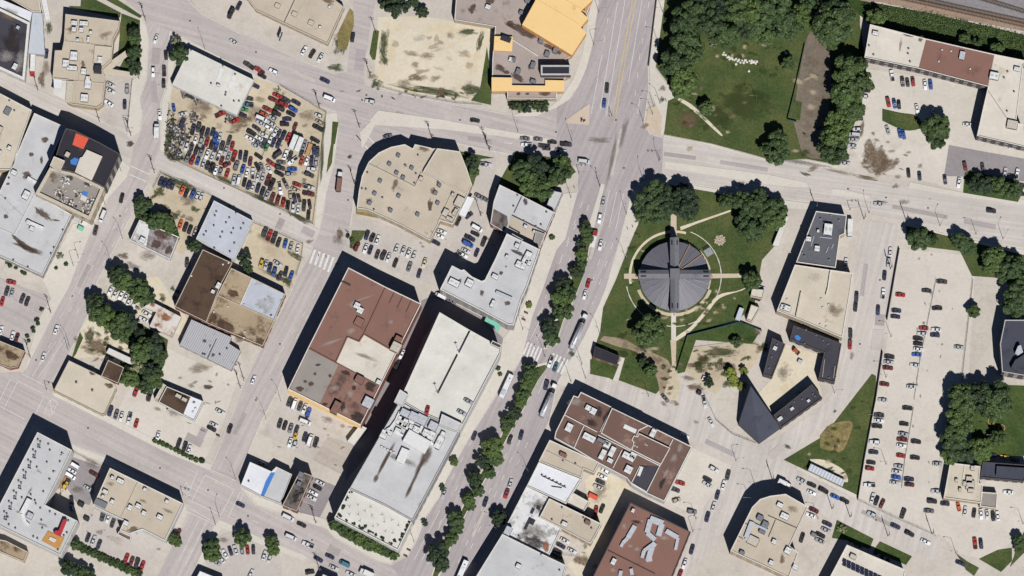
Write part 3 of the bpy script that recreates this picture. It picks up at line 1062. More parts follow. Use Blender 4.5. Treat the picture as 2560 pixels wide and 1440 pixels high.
# kerbs
for rd, ks in ((main, ['1497,-10 1478,110 1462,172 1445,210 1420,246 1390,266 1340,286 1280,287 1140,263 1025,239 932,221',
                       '1443,430 1443,480 1422,560 1412,597 1390,625 1357,720 1330,790 1305,890 1288,925 1262,942 1240,990 1213,1032 1182,1080 1160,1117 1115,1200 1100,1240 1065,1292 1040,1355 1020,1390 978,1412 940,1402 890,1375 832,1342',
                       '1190,1425 1250,1315 1280,1255 1305,1200 1330,1142 1355,1095 1375,1045 1392,960', '1415,915 1440,880 1462,840 1500,757 1515,720 1550,598 1565,540 1580,480 1600,458 1640,446',
                       '1660,345 1625,335 1610,310 1622,220 1620,165 1640,0']),
               (hw, ['422,76 475,102 560,150 640,186 700,216 775,258 838,278 845,320 835,410 815,480 808,535 800,570', '470,0 500,32 595,82 640,98 735,143 840,186',
                     '874,570 882,520 884,480 891,440 914,396 950,366 1000,351 1060,350 1140,358 1225,376 1280,386 1400,400']),
               (he, ['1660,345 1740,357 1837,386 1920,402 2070,427 2182,450', '2265,467 2395,487 2570,510', '1655,447 1920,492 2040,507 2140,524', '2265,557 2420,595 2570,622']),
               (sc_, ['732,720 690,800 647,880 610,960 575,1050 530,1166', '600,1190 625,1120 655,1050 690,985 725,900 770,810 825,690 846,648']),
               (pr, ['362,60 372,100 366,200 349,250 356,290 350,330 335,365', '318,440 270,495 217,600 170,720 130,790 62,927', '172,885 220,785 240,710 275,642 340,515 366,465', '402,350 402,257 420,200 424,78']),
               (lg, ['130,985 280,1060 420,1130 525,1172', '602,1217 640,1264 740,1296 790,1312 815,1322', '765,1390 655,1347 547,1300', '457,1250 262,1140 175,1110'])):
    for k in ks:
        kerb(pts(k), rd)
# pale raised medians
def island(name, s, mat='pavement', zn=None, sm=0, thick=.15, z=.2):
    p = pts(s, zn)
    if sm:
        p = smooth(p + p[:1], sm)[:-1]
    return sheet(name, p, z, mat, 10, thick=thick)
island('median', '945,276 1100,298 1280,330 1392,350 1392,362 1280,344 1100,322 935,312 925,300')
island('traffic_island', '900,330 930,300 938,312 905,372')
island('median', '1662,402 1760,416 1920,436 2016,456 2020,466 1990,468 1900,458 1760,434 1662,420')
island('median', '2080,472 2110,474 2178,490 2168,497 2080,484')
island('median', '1503,458 1512,462 1500,510 1480,590 1470,640 1462,680 1440,740 1408,805 1392,862 1376,868 1370,850 1395,780 1410,730 1432,680 1448,610 1472,560 1494,490', 'pavement')
island('median', '1366,905 1376,908 1347,948 1312,1018 1268,1096 1235,1163 1205,1214 1172,1272 1137,1342 1105,1425 1095,1450 1075,1450 1090,1400 1130,1320 1160,1255 1195,1190 1225,1140 1260,1070 1295,1000 1320,940 1345,910', 'pavement')
island('traffic_island', '1474,258 1473,312 1415,308 1412,302', 'pink_paver')
island('forecourt', '1612,322 1620,270 1640,262 1655,290 1652,340', 'pink_paver')
# lane paint
def lines(spec, parent, mat='line_white', w=.22, dash=None, gap=6.5, z=.14, zn=None, double=0):
    for q in spec.split(';'):
        a = [float(k) for k in q.replace(' ', ',').split(',') if k]
        p0, p1 = (a[0], a[1]), (a[2], a[3])
        if zn:
            p0, p1 = zn(*p0), zn(*p1)
        line_strip('lane_line', p0, p1, w, mat, parent, dash, gap, z, double)
lines('1220,0 1020,1160', main, 'line_yellow', .3, zn=T(2, 0), double=.75)
lines('1130,0 940,1160;1300,0 1165,820;900,550 855,760;860,770 790,1140;1282,960 1250,1170;1055,20 880,1100', main, 'line_worn', .3, zn=T(2, 0))
lines('960,180 920,420;1370,20 1300,440;1280,540 1215,1100', main, 'line_worn', .3, 3, 6, zn=T(2, 0))
lines('975,460 905,800;1048,475 970,830;1117,490 1037,850', main, 'line_white', .24, zn=T(2, 1))
lines('1456,505 1350,785;1472,512 1375,790;1440,560 1340,800', main, 'line_worn', .3, 3, 6)
lines('1532,608 1480,765;1514,604 1462,760;1470,735 1400,935;1486,745 1425,905', main, 'line_worn', .3, 3, 6)
lines('1350,800 1325,850;1362,806 1342,850', main, 'line_white', .22)
lines('1205,1085 1080,1350;1222,1090 1110,1330;1180,1100 1120,1215', main, 'line_worn', .3, 3, 6)
lines('1300,1100 1150,1430;1320,1105 1215,1320;1285,1090 1140,1420', main, 'line_worn', .3, 3, 6)
lines('1100,1275 1035,1400;1115,1285 1055,1400;1122,1300 1070,1410', main, 'line_white', .22)
lines('1345,938 1325,985;1365,938 1345,985', main, 'line_white', .22)
for zn, s in ((T(1, 1), '590,1055,540,1195 637,1075,588,1212 682,1092,634,1232 728,1110,678,1256 776,1130,720,1280'),):
    for q in s.split():
        a = [float(k) for k in q.split(',')]
        line_strip('crosswalk_bar', zn(a[0], a[1]), zn(a[2], a[3]), 1.15, 'line_white', sc_, None, 0, .20)
for q in '165,540,112,668 198,552,146,688 232,568,180,702 266,584,210,720 300,598,244,734 420,650,366,780 455,664,402,795 490,682,418,822 526,700,456,842 560,716,490,860'.split():
    a = [float(k) for k in q.split(',')]
    line_strip('crosswalk_bar', T(2, 2)(a[0], a[1]), T(2, 2)(a[2], a[3]), .95, 'line_white', main, None, 0, .21)
lines('1310,220 1500,305;1290,300 1470,378', pr, 'line_white', .4, zn=T(0, 1), z=.16)
lines('1215,300 880,1000;', pr, 'line_worn', .3, 3, 6, zn=T(0, 1), z=.16) if False else None
lines('1280,640 700,1430;1100,830 900,1290;1240,790 960,1350', pr, 'line_worn', .3, 3, 7, zn=T(0, 1), z=.16)
lines('820,0 350,840;720,60 540,420;880,20 700,380', pr, 'line_worn', .3, 3, 7, zn=T(0, 2), z=.16)
lines('650,510 380,900;560,530 320,880', pr, 'line_worn', .25, zn=T(0, 2), z=.16)
lines('180,930 30,1220;180,930 440,1060;220,860 470,985;440,1080 350,1270;505,1100 440,1250;505,1100 580,1140;580,1140 520,1270;440,1250 520,1270;470,1170 565,1180;500,1110 520,1260;0,1180 240,1310;100,910 0,1120', lg, 'line_white', .25, zn=T(0, 2), z=.2)
lines('2050,430 2340,575;2340,575 2210,830;2210,830 1915,690;1915,690 2050,430;2090,370 2360,490;1895,760 2140,900;1880,800 2150,925;1980,390 1860,640;2400,600 2280,860;2430,620 2400,690;1860,500 1800,610;1860,500 1910,590;1800,610 1870,650;1870,650 1925,530;1815,570 1905,640', lg, 'line_white', .25, zn=T(0, 3), z=.2)
lines('1000,880 1500,1340;', lg, zn=T(0, 3)) if False else None
lines('1985,880 1790,1290;2055,910 1850,1340', sc_, 'line_white', .22, zn=T(0, 3), z=.16)
lines('720,130 1980,740;900,270 1780,680', lg, 'line_worn', .3, 3, 7, zn=T(0, 3), z=.2)
lines('0,830 200,940;-40,880 600,1180;880,1180 1150,1330', lg, 'line_worn', .3, 3, 7, zn=T(1, 3), z=.2)
lines('700,60 330,700;600,50 250,640;520,270 330,640', sc_, 'line_worn', .3, 3, 7, zn=T(1, 2), z=.16)
lines('1000,1350 1090,1450', hw, 'line_white', .5, zn=T(1, 0), z=.16)
lines('890,337 930,385;908,330 940,362', hw, 'line_white', .45, z=.16)
lines('1665,407 1745,425', he, 'line_white', .25, z=.24)
lines('2480,1355 2560,1370;2480,1425 2560,1435', hw, 'line_white', .3, zn=T(1, 0), z=.16)
for i in range(9):        # marked bays in the east car park
    y0 = 650 + i * 34
    lines(f'{2262 - i * 4.2},{y0} {2292 - i * 4.2},{y0 + 2}', elot, 'line_worn', .12, z=.08)
    lines(f'{2330 - i * 4.5},{y0 + 8} {2358 - i * 4.5},{y0 + 10}', elot, 'line_worn', .12, z=.08)
    lines(f'{2392 - i * 2},{y0 + 14} {2420 - i * 2},{y0 + 16}', elot, 'line_worn', .12, z=.08)
# pavements
def pave(s, zn=None, mat='pavement', name='pavement', z=.15, sm=0):
    return island(name, s, mat, zn, sm, .13, z)
pave('1640,0 1662,0 1637,170 1665,207 1690,245 1660,330 1652,340 1655,290 1640,262 1625,225 1624,165')
pave('1497,0 1482,110 1466,170 1448,212 1424,248 1392,268 1340,290 1282,290 1300,282 1360,278 1400,248 1432,200 1455,140 1465,85 1478,0')
pave('1443,480 1422,560 1412,597 1390,625 1357,720 1330,790 1306,888 1288,922 1262,940 1240,985 1213,1030 1182,1078 1160,1115 1115,1198 1100,1238 1065,1290 1040,1352 1020,1387 1000,1384 1036,1306 1156,1066 1252,886 1258,845 1285,812 1310,760 1352,624 1388,535 1408,484')
pave('1580,480 1565,540 1550,598 1515,720 1500,757 1462,840 1440,880 1415,915 1392,958 1450,978 1470,930 1480,885 1500,830 1508,760 1540,690 1575,600 1596,560 1588,500 1600,470')
pave('1660,450 1920,495 2040,510 2040,524 1960,520 1850,496 1640,456')
pave('1660,343 1740,355 1837,384 1935,404 2095,420 2095,413 2015,399 1935,402 1880,388 1780,360 1660,338')
pave('424,78 475,104 640,188 634,194 476,118 440,112')
pave('424,80 438,112 432,205 424,262 412,386 400,372 403,350 405,255 421,200')
pave('350,40 362,62 370,100 364,200 348,250 354,290 348,330 325,345 318,340 330,200 352,190 350,120')
pave('816,284 842,282 845,318 834,408 815,478 806,532 798,572 786,564 794,480 812,300')
pave('62,925 130,790 170,718 217,598 268,495 318,440 325,418 300,395 262,470 226,552 182,560 150,620 106,695 128,745 95,800')
pave('132,988 282,1063 420,1133 525,1175 530,1162 425,1118 286,1048 138,976')
pave('549,1301 655,1348 765,1391 760,1402 650,1360 545,1314')
pave('547,1300 556,1312 512,1405 490,1414 533,1316')
pave('178,1112 262,1142 456,1252 451,1263 256,1155 174,1122')
pave('642,1262 740,1294 815,1320 832,1340 890,1372 940,1400 978,1410 985,1392 900,1360 830,1320 810,1296 745,1280 704,1264 605,1218')
pave('2270,470 2395,490 2570,513 2570,500 2400,480 2275,455')
pave('2268,560 2420,598 2570,626 2570,640 2420,612 2266,570')
pave('1990,1172 2145,1248 2148,1240 1992,1165')

# planted strips inside the medians
sheet('planting_strip', pts('1474,566 1480,572 1462,680 1440,735 1408,800 1390,858 1376,862 1400,780 1414,732 1436,680 1452,612'), .24, 'grass', -67)
sheet('planting_strip', pts('1362,912 1370,916 1345,950 1310,1018 1266,1096 1232,1163 1202,1214 1170,1272 1134,1342 1102,1425 1092,1445 1080,1445 1094,1400 1134,1320 1164,1255 1199,1190 1229,1140 1264,1070 1299,1000 1324,940 1348,916'), .24, 'grass', -67)
# mended panels in the carriageways
for k, (x, y, w_, h_, a_) in enumerate(((485, 1100, 22, 10, 27), (505, 1085, 9, 16, 27), (560, 1210, 24, 8, 27), (835, 1376, 16, 10, 27), (770, 580, 16, 9, 27), (500, 470, 26, 6, 26), (700, 560, 8, 14, 26), (975, 296, 22, 9, 8), (1120, 290, 10, 12, 9), (1200, 350, 30, 6, 9), (900, 150, 12, 26, 5), (760, 190, 30, 5, 25), (390, 140, 10, 20, 5), (385, 230, 26, 8, 85), (300, 520, 24, 5, -64), (210, 690, 30, 5, -64), (120, 880, 20, 5, -64), (1540, 380, 60, 5, -78), (1520, 440, 50, 4, -76), (1550, 300, 46, 5, -80), (1490, 600, 50, 4, -72), (1380, 700, 40, 4, -70), (1300, 1050, 46, 4, -65), (1200, 1300, 46, 4, -65), (1700, 390, 40, 5, 8), (1860, 415, 60, 5, 9), (2050, 490, 60, 4, 9), (2300, 530, 70, 5, 11), (2450, 560, 40, 6, 11), (2195, 850, 15, 26, 5), (2200, 800, 12, 14, 5), (2160, 700, 40, 5, -82), (690, 900, 40, 4, -63), (600, 1060, 30, 5, -63), (1800, 1120, 40, 6, 25), (1940, 1130, 20, 10, -40), (2200, 1300, 50, 5, 25))):
    ca_, sa_ = math.cos(R(a_)), math.sin(R(a_))
    sheet('road_patch', [(x + u * w_ * ca_ - v * h_ * sa_, y + u * w_ * sa_ + v * h_ * ca_) for u, v in ((-1, -1), (1, -1), (1, 1), (-1, 1))], .132, 'road_patch' if k % 3 == 0 else ('asphalt_grey' if k % 3 == 1 else 'lot'), a_)

COVER = MB().cyl((0, 0, 0), (0, 0, .01), .42, .42, 14).cyl((0, 0, .01), (0, 0, .016), .3, .3, 14).me('manhole_cover', ['metal_dark'])
for x, y in pts('475,52 640,130 905,250 975,300 1150,300 1390,330 1540,300 1560,420 1832,438 1822,478 2215,494 2120,472 840,440 870,500 700,535 560,470 395,300 300,540 180,740 90,900 220,1070 400,1170 520,1225 620,1290 780,1350 1230,1100 1330,960 1480,700 2200,700 2150,860 2320,520 700,860 640,1000 2000,1210 2190,1300'):
    link('manhole_cover', COVER, hw, P(x, y, .19 if (x, y) in ((1832, 438),) else .145))
for zn, s, dx, dy in ((T(0, 0), '1065,820 1065,880 1060,945 1055,1000 1050,1060', 95, 45), (T(0, 0), '1225,850 1222,920 1215,990 1208,1060', 80, 0), (T(1, 1), '1080,900 1140,922 1195,945 1250,965', -38, 95), (T(1, 1), '1070,1035 1120,1055 1180,1080 1240,1105 1300,1130 1360,1160 1425,1185 1490,1210 1560,1235 1620,1260', -38, 95), (T(1, 1), '1375,1020 1440,1045 1500,1070 1555,1095 1615,1120', -38, 95), (T(1, 3), '560,480 540,530 520,580 495,635 475,690', 110, 48), (T(1, 2), '300,1110 360,1140 415,1165 465,1190 510,1215 560,1240', -35, 85), (T(0, 3), '990,810 1050,840 1105,870 850,1010 905,1040 965,1075 1235,1225 1290,1255 1345,1285 1400,1310', -35, 95), (T(0, 2), '40,10 95,30 200,70 250,95 300,120 350,145', -30, 90)):
    for q in pts(s):
        line_strip('stall_line', zn(*q), zn(q[0] + dx, q[1] + dy), .12, 'line_worn', ground, None, 0, .075)
# ================================================================ grass, paths, rocks, tracks
park = sheet('lawn', pts('1663,-10 1640,168 1668,205 1688,244 1670,252 1660,336 1780,359 1880,386 1935,402 2015,397 2095,412 2140,300 2165,170 2150,60 2150,-10'), .20, 'grass', 10)
sheet('footpath', smooth(pts('1690,243 1702,246 1730,262 1760,290 1800,330 1806,340 1796,334 1752,294 1722,268 1696,252')), .24, 'dirt_pale', 40)
sheet('yard', smooth(pts('1982,296 2012,112 2040,72 2066,90 2078,200 2070,300 2076,388 2030,396 2004,380')), .24, 'dirt_tree_shade', 90)  # shade of the tree row is painted into this yard's dark colour
sheet('lawn', smooth(pts('2206,272 2250,282 2292,290 2304,318 2262,326 2206,302')), .24, 'grass', 20)
sheet('lawn', pts('1970,300 1985,250 2005,255 2000,300'), .28, 'grass', 0)
tpark = sheet('lawn', pts('1600,500 1640,456 1780,480 1960,522 1950,600 1905,650 1885,770 1840,800 1720,835 1690,930 1640,985 1545,950 1475,935 1480,890 1500,830 1508,770 1540,700 1575,610 1596,560'), .20, 'grass', 10)
# worn paths round the lodge
def ring(cx, cy, r0, r1, a0, a1, mat, z, n=40, name='footpath', sy=1.0):
    o, i = [], []
    for k in range(n + 1):
        a = R(a0 + (a1 - a0) * k / n)
        w = .06 * math.sin(k * 1.3)
        o.append((cx + r1 * (1 + w * .05) * math.cos(a), cy + r1 * sy * math.sin(a)))
        i.append((cx + r0 * (1 - w * .05) * math.cos(a), cy + r0 * sy * math.sin(a)))
    return sheet(name, o + i[::-1], z, mat, 0)
ring(1686, 692, 91, 99, 20, 160, 'dirt', .26)
ring(1686, 690, 108, 114, 170, 285, 'dirt_pale', .30)
ring(1686, 692, 88, 92, 285, 380, 'dirt', .26)
ring(1686, 690, 116, 118, -70, 30, 'pavement', .34)
ring(1686, 695, 120, 122, 60, 170, 'pavement', .34)
sheet('footpath', pts('1677,530 1691,530 1692,605 1676,605'), .36, 'pink_paver', 90)
sheet('footpath', pts('1678,775 1690,775 1690,848 1678,848'), .36, 'pavement', 90)
sheet('footpath', pts('1775,684 1856,684 1856,694 1775,696'), .36, 'pink_paver', 0)
sheet('footpath', pts('1560,684 1600,684 1600,697 1560,697'), .36, 'pink_paver', 0)
sheet('footpath', smooth(pts('1680,850 1690,850 1692,852 1730,825 1770,780 1800,745 1855,726 1862,720 1840,728 1795,738 1760,778 1728,815 1700,835')), .32, 'dirt_pale', 0)
sheet('footpath', smooth(pts('1676,850 1690,850 1690,910 1700,985 1660,1000 1672,940 1680,910')), .28, 'dirt', 90)
sheet('footpath', pts('1700,567 1810,530 1830,523 1832,527 1740,560 1702,576'), .32, 'dirt_pale', -15)
sheet('worn_ground', smooth(pts('1510,840 1560,848 1600,870 1650,890 1675,910 1690,980 1655,995 1640,940 1600,885 1540,865 1500,850')), .26, 'dirt_brown', 20)
sheet('pavement', pts('1532,888 1562,895 1545,955 1532,950 1548,910 1530,905'), .38, 'pavement', 70)
# other green strips
for s, zn, mat in (('810,0 960,0 1210,130 1200,175 1180,180 700,72 690,62 805,66', T(0, 0), 'grass'), ('1060,0 1180,0 1420,160 1400,182', T(0, 0), 'grass'),
                   ('1215,135 1400,205 1400,750 1280,712 1190,690 1290,500 1180,560 1200,330', T(0, 0), 'grass'), ('1175,310 1232,312 1195,595 1165,600 1135,540', T(1, 0), 'grass'),
                   ('940,85 975,120 980,250 905,500 820,490 815,340', T(1, 0), 'grass_dry'), ('2310,470 2360,820 2350,1050 2150,1005 2240,900', T(1, 0), 'grass'),
                   ('765,1215 825,1222 790,1440 750,1440', T(1, 0), 'grass'), ('750,0 778,0 760,190 705,295 720,150', T(1, 1), 'grass'),
                   ('1000,650 1250,720 1240,745 1000,700', T(1, 1), 'grass_dry'), ('960,865 1100,868 1060,950 965,1050 935,1035', T(1, 1), 'grass'),
                   ('2040,75 2380,140 2250,150 2170,430', T(1, 1), 'grass'), ('1240,470 1290,380 1420,400 1440,430 1380,475 1340,520', None, 'grass'),
                   ('1960,1150 2060,1090 2180,935 2190,940 2190,1000 2165,1100 2145,1238 2040,1188', None, 'grass'), ('2265,564 2440,608 2570,640 2570,700 2430,690 2400,628 2270,612', None, 'grass'),
                   ('2412,432 2420,428 2545,450 2560,470 2545,505 2408,482', None, 'grass_lush'), ('2090,-10 2330,34 2570,90 2570,160 2480,132 2300,92 2172,58 2130,20', None, 'brush'),
                   ('690,880 1055,1070 1015,1172 800,1085 640,1060', T(3, 3), 'grass_lush'), ('1120,1095 1440,1245 1380,1330 1055,1190', T(3, 3), 'grass_lush'),
                   ('1880,1215 2000,1300 2110,1360 2060,1440 1980,1380', T(3, 3), 'grass'), ('2110,1270 2300,1180 2440,1160 2440,1290 2330,1400', T(3, 3), 'grass'), ('2480,1150 2570,980 2570,1200 2420,1350 2460,1250', T(3, 3), 'grass'),
                   ('2430,960 2570,965 2570,1140 2430,1140', None, 'grass_lush'), ('222,800 300,780 420,850 412,910 380,975 310,960 300,905 345,880 300,850 262,790', None, 'grass'), ('178,900 200,830 208,845 190,885', None, 'grass_lush'),
                   ('1700,850 1740,822 1860,805 1900,830 1880,860 1740,850 1712,930 1690,935', None, 'grass_lush'), ('820,1300 990,1385 970,1395 850,1340', None, 'grass'), ('1475,898 1545,920 1532,950 1476,922', None, 'grass_lush'),
                   ('640,460 860,490 830,700 760,740 470,610', T(2, 2), 'grass'), ('342,900 352,905 430,940 425,960 330,930', None, 'grass')):
    if mat == 'grass' and s.startswith('640,460') or s.startswith('342'):
        continue
    sheet('lawn', pts(s, zn), .24, mat, 20)
sheet('lawn', smooth(pts('2050,1090 2080,1060 2130,1055 2120,1100 2100,1130 2050,1120')), .30, 'grass_dry', 20)
sheet('bare_earth', smooth(pts('1710,870 1790,860 1880,850 1900,880 1870,930 1820,940 1790,985 1740,950 1705,920')), .25, 'dirt', 20)
sheet('bare_earth', smooth(pts('2025,1148 2060,1150 2105,1172 2120,1198 2112,1205 2070,1180 2030,1165')), .32, 'dirt_pale', 20)
sheet('courtyard', pts('1965,860 2060,890 2045,945 2055,990 1975,1005 1915,1040 1880,1000 1930,945'), .12, 'dirt_pale', 30)
# weeds and soil stains on bare ground
for x, y, rx, ry, a, m in ((960, 105, 18, 50, 5, 'weeds'), (960, 150, 16, 22, 0, 'weeds'), (1080, 228, 140, 14, 9, 'weeds'), (1185, 225, 40, 24, 10, 'weeds'), (942, 210, 20, 18, 0, 'weeds'), (1040, 195, 26, 14, 0, 'stain_soil'), (1170, 80, 30, 12, 5, 'weeds'),
                           (1200, 105, 10, 40, 10, 'weeds'), (1030, 135, 30, 10, 15, 'stain_soft'), (1010, 210, 24, 18, 0, 'stain_soft'), (1105, 228, 16, 16, 0, 'stain_soil'), (425, 350, 14, 55, 8, 'weeds'), (432, 395, 26, 12, 20, 'weeds'), (470, 400, 30, 10, 25, 'weeds'), (520, 250, 34, 20, 0, 'stain_soft'), (500, 268, 50, 24, 20, 'stain_soft'), (600, 300, 40, 24, 0, 'stain_soil'),
                           (690, 270, 8, 60, 25, 'weeds'), (560, 448, 60, 10, 26, 'weeds'), (660, 500, 60, 10, 27, 'weeds'), (750, 545, 50, 10, 27, 'weeds'), (805, 400, 6, 90, 3, 'weeds'), (810, 320, 6, 40, 3, 'weeds'), (770, 290, 30, 20, 0, 'stain_soft'), (640, 285, 30, 30, 0, 'stain_soft'), (450, 460, 60, 18, 26, 'weeds'), (470, 500, 30, 16, 20, 'stain_soft'), (400, 480, 20, 20, 0, 'weeds'),
                           (610, 575, 30, 20, 20, 'stain_soft'), (670, 600, 40, 14, 27, 'stain_soft'), (690, 690, 60, 10, 27, 'weeds'), (720, 705, 14, 20, 0, 'weeds'), (740, 640, 10, 30, -60, 'weeds'), (520, 968, 18, 10, 0, 'stain_dark'), (478, 965, 12, 8, 20, 'stain_oil'), (500, 920, 40, 20, 0, 'stain_soft'), (440, 1030, 30, 16, 0, 'stain_oil'), (240, 870, 50, 30, 0, 'stain_soil'), (225, 840, 20, 30, 0, 'weeds'),
                           (270, 885, 30, 12, 20, 'stain_soil'), (330, 665, 30, 14, 20, 'stain_oil'), (310, 640, 20, 12, 10, 'stain_soil'), (370, 640, 30, 18, 0, 'stain_oil'), (2190, 400, 46, 50, 20, 'stain_soil'), (2215, 415, 50, 22, -35, 'stain_soil'), (2175, 370, 20, 30, 0, 'stain_soil'), (2165, 445, 40, 8, 12, 'stain_soil'), (2100, 430, 60, 7, 12, 'stain_oil'), (2010, 408, 70, 6, 12, 'stain_oil'), (2150, 330, 12, 40, 20, 'stain_soil'),
                           (845, 600, 20, 18, 0, 'stain_oil'), (850, 585, 12, 20, 0, 'stain_soil'), (325, 360, 14, 12, 0, 'stain_dark'), (690, 225, 12, 8, 0, 'stain_oil'), (122, 70, 12, 22, 0, 'weeds'), (115, 170, 14, 30, 0, 'stain_soft'), (105, 200, 12, 30, 0, 'stain_soil'), (840, 170, 26, 14, 0, 'weeds'), (850, 110, 22, 40, 10, 'weeds'), (980, 1300, 14, 20, 0, 'stain_soft'), (1855, 460, 10, 14, 20, 'stain_oil'), (2210, 505, 14, 6, 0, 'stain_oil'),
                           (2260, 505, 20, 8, 0, 'stain_oil'), (1800, 880, 60, 20, 0, 'weeds'), (1760, 900, 26, 18, 0, 'stain_soil'), (1820, 920, 30, 20, 20, 'stain_soil'), (1880, 830, 30, 8, 10, 'weeds'), (1740, 970, 30, 14, 0, 'stain_soil'), (1660, 1010, 14, 8, 40, 'stain_oil'), (1740, 1055, 10, 6, 30, 'stain_oil'), (2010, 985, 26, 18, 0, 'stain_soft'), (1960, 930, 24, 30, 20, 'stain_oil'), (1470, 1300, 30, 26, 0, 'stain_soil'), (1455, 1400, 26, 20, 0, 'stain_soil'),
                           (1390, 1390, 30, 10, 27, 'weeds'), (1500, 1230, 22, 40, 30, 'stain_soft'), (2130, 890, 8, 16, 10, 'stain_oil'), (2250, 1200, 10, 10, 0, 'stain_oil'), (230, 1160, 24, 14, 25, 'stain_oil'), (195, 1225, 20, 14, 25, 'stain_oil'), (250, 1330, 12, 10, 0, 'stain_oil'), (290, 1350, 30, 12, 20, 'stain_pale'), (820, 1050, 20, 12, 20, 'stain_oil'), (560, 1350, 20, 10, 0, 'stain_oil'), (1560, 330, 60, 10, -75, 'stain_oil'), (1530, 400, 90, 8, -78, 'stain_oil'), (1500, 350, 40, 12, 0, 'stain_oil'),
                           (1700, 60, 0.1, .1, 0, 'stain_oil'), (1440, 1000, 6, 60, 25, 'stain_oil'), (2060, 1150, 12, 10, 0, 'stain_pale'), (2120, 1130, 8, 30, -10, 'stain_pale'), (1790, 290, 60, 40, 20, 'weeds'), (1860, 260, 80, 60, 0, 'weeds'), (1720, 300, 40, 30, 0, 'stain_soil'), (1870, 125, 60, 20, 0, 'scrubline')):
    if m == 'scrubline' or rx < 1:
        continue
    gstain(x, y, rx, ry, a, m, ground, .33 if (1640 < x < 1900 and 200 < y < 400) or 1700 < x < 1900 and 850 < y < 990 else .17)
# ragged edges where bare soil meets grass
def scatter(n, cx, cy, sx, sy, mats, r0, r1, z, ang=0):
    for _ in range(n):
        gstain(cx + rnd.gauss(0, sx), cy + rnd.gauss(0, sy), rnd.uniform(r0, r1), rnd.uniform(r0, r1) * .6, ang + rnd.uniform(-30, 30), rnd.choice(mats), ground, z)
scatter(26, 1790, 905, 50, 26, ('weeds', 'mud_blotch', 'weeds', 'stain_soil'), 8, 24, .36)
scatter(10, 1880, 860, 22, 14, ('weeds', 'mud_blotch'), 8, 20, .36)
scatter(22, 1600, 885, 50, 20, ('weeds', 'dirt_blotch', 'mud_blotch'), 8, 22, .36, 25)
scatter(12, 1675, 950, 14, 30, ('dirt_blotch', 'mud_blotch', 'weeds'), 6, 16, .36)
scatter(22, 1690, 800, 70, 22, ('weeds', 'dirt_blotch'), 5, 12, .42)
scatter(20, 1780, 760, 36, 30, ('weeds', 'dirt_blotch'), 5, 14, .40)
scatter(14, 1600, 640, 20, 50, ('weeds', 'dirt_blotch'), 5, 12, .40)
scatter(20, 1740, 290, 50, 40, ('dirt_blotch', 'mud_blotch', 'weeds'), 6, 18, .36)
scatter(26, 1870, 130, 50, 22, ('dirt_blotch', 'weeds', 'weeds'), 6, 16, .30)
scatter(24, 2030, 240, 24, 90, ('mud_blotch', 'weeds', 'dirt_blotch'), 8, 22, .36)
scatter(18, 2080, 1160, 40, 26, ('weeds', 'dirt_blotch'), 6, 16, .38)
scatter(16, 2100, 1080, 34, 24, ('weeds', 'mud_blotch'), 6, 16, .38)
scatter(24, 260, 860, 40, 26, ('weeds', 'mud_blotch', 'dirt_blotch'), 6, 18, .30)
scatter(14, 400, 740, 40, 26, ('weeds', 'mud_blotch'), 6, 16, .20)
scatter(24, 560, 300, 60, 40, ('stain_soft', 'mud_blotch', 'dirt_blotch'), 8, 26, .12)
scatter(24, 720, 420, 50, 60, ('stain_soft', 'mud_blotch', 'weeds'), 5, 16, .12)
scatter(20, 460, 520, 50, 22, ('weeds', 'mud_blotch', 'stain_soft'), 6, 18, .12)
scatter(24, 1080, 150, 90, 60, ('stain_soft', 'dirt_blotch', 'stain_pale'), 8, 26, .12)
scatter(30, 1080, 236, 90, 8, ('weeds', 'stain_soft'), 4, 12, .16, 9)
scatter(16, 1460, 1300, 20, 50, ('mud_blotch', 'stain_soft'), 6, 16, .12)
scatter(20, 2220, 400, 40, 30, ('stain_soft', 'mud_blotch'), 5, 14, .12)
scatter(24, 2330, 900, 40, 200, ('stain_oil', 'stain_soft'), 3, 9, .12, 90)
scatter(20, 480, 1000, 70, 50, ('stain_oil', 'stain_soft'), 4, 14, .12)
scatter(20, 1100, 620, 90, 40, ('stain_oil', 'stain_oil', 'stain_soft'), 3, 9, .12)
scatter(14, 270, 1300, 60, 40, ('stain_oil',), 3, 10, .12)
scatter(14, 800, 1090, 60, 30, ('stain_oil', 'stain_soft'), 4, 12, .12)
# pale rocks laid in an arc on the lawn
ROCKS = [rock_mesh(k) for k in range(5)]
for me in ROCKS:
    me.materials.append(MATS['stone'])
RP = []
for me in ROCKS[:3]:
    q = me.copy()
    q.materials.clear()
    q.materials.append(MATS['stone_pink'])
    RP.append(q)
def rock(x, y, r, label, group, pink=False, z=.24):
    o = link('boulder', rnd.choice(RP if pink else ROCKS), None, P(x, y, z), rnd.uniform(0, 6), (r * S, r * S * rnd.uniform(.8, 1.2), r * S * .8))
    tag(o, label, 'boulder', group)
arc = pts('2120,525 2135,550 2150,575 2165,570 2178,590 2190,580 2205,595 2225,600 2240,590 2255,610 2268,600 2285,625 2300,605 2318,625 2335,600 2350,620 2375,610 2395,605 2390,630 2415,620 2435,635 2448,615 2240,640 2200,580 2110,545', T(2, 0))
arc.sort()
for i, (x, y) in enumerate(arc):
    rock(x, y, rnd.uniform(3.2, 4.8), f'white boulder, {ordn(i + 1)} from the west in the arc on the lawn', 'white boulders in an arc')
for i, (x, y) in enumerate(pts('1838,68 1872,178 1965,132')):
    rock(x, y, rnd.uniform(4, 5), ['white boulder in shade under the park wood', 'lone white boulder on grass west of the lawn', 'white boulder on the lawn edge beside the fenced yard'][i], 'lone boulders')
pile = []
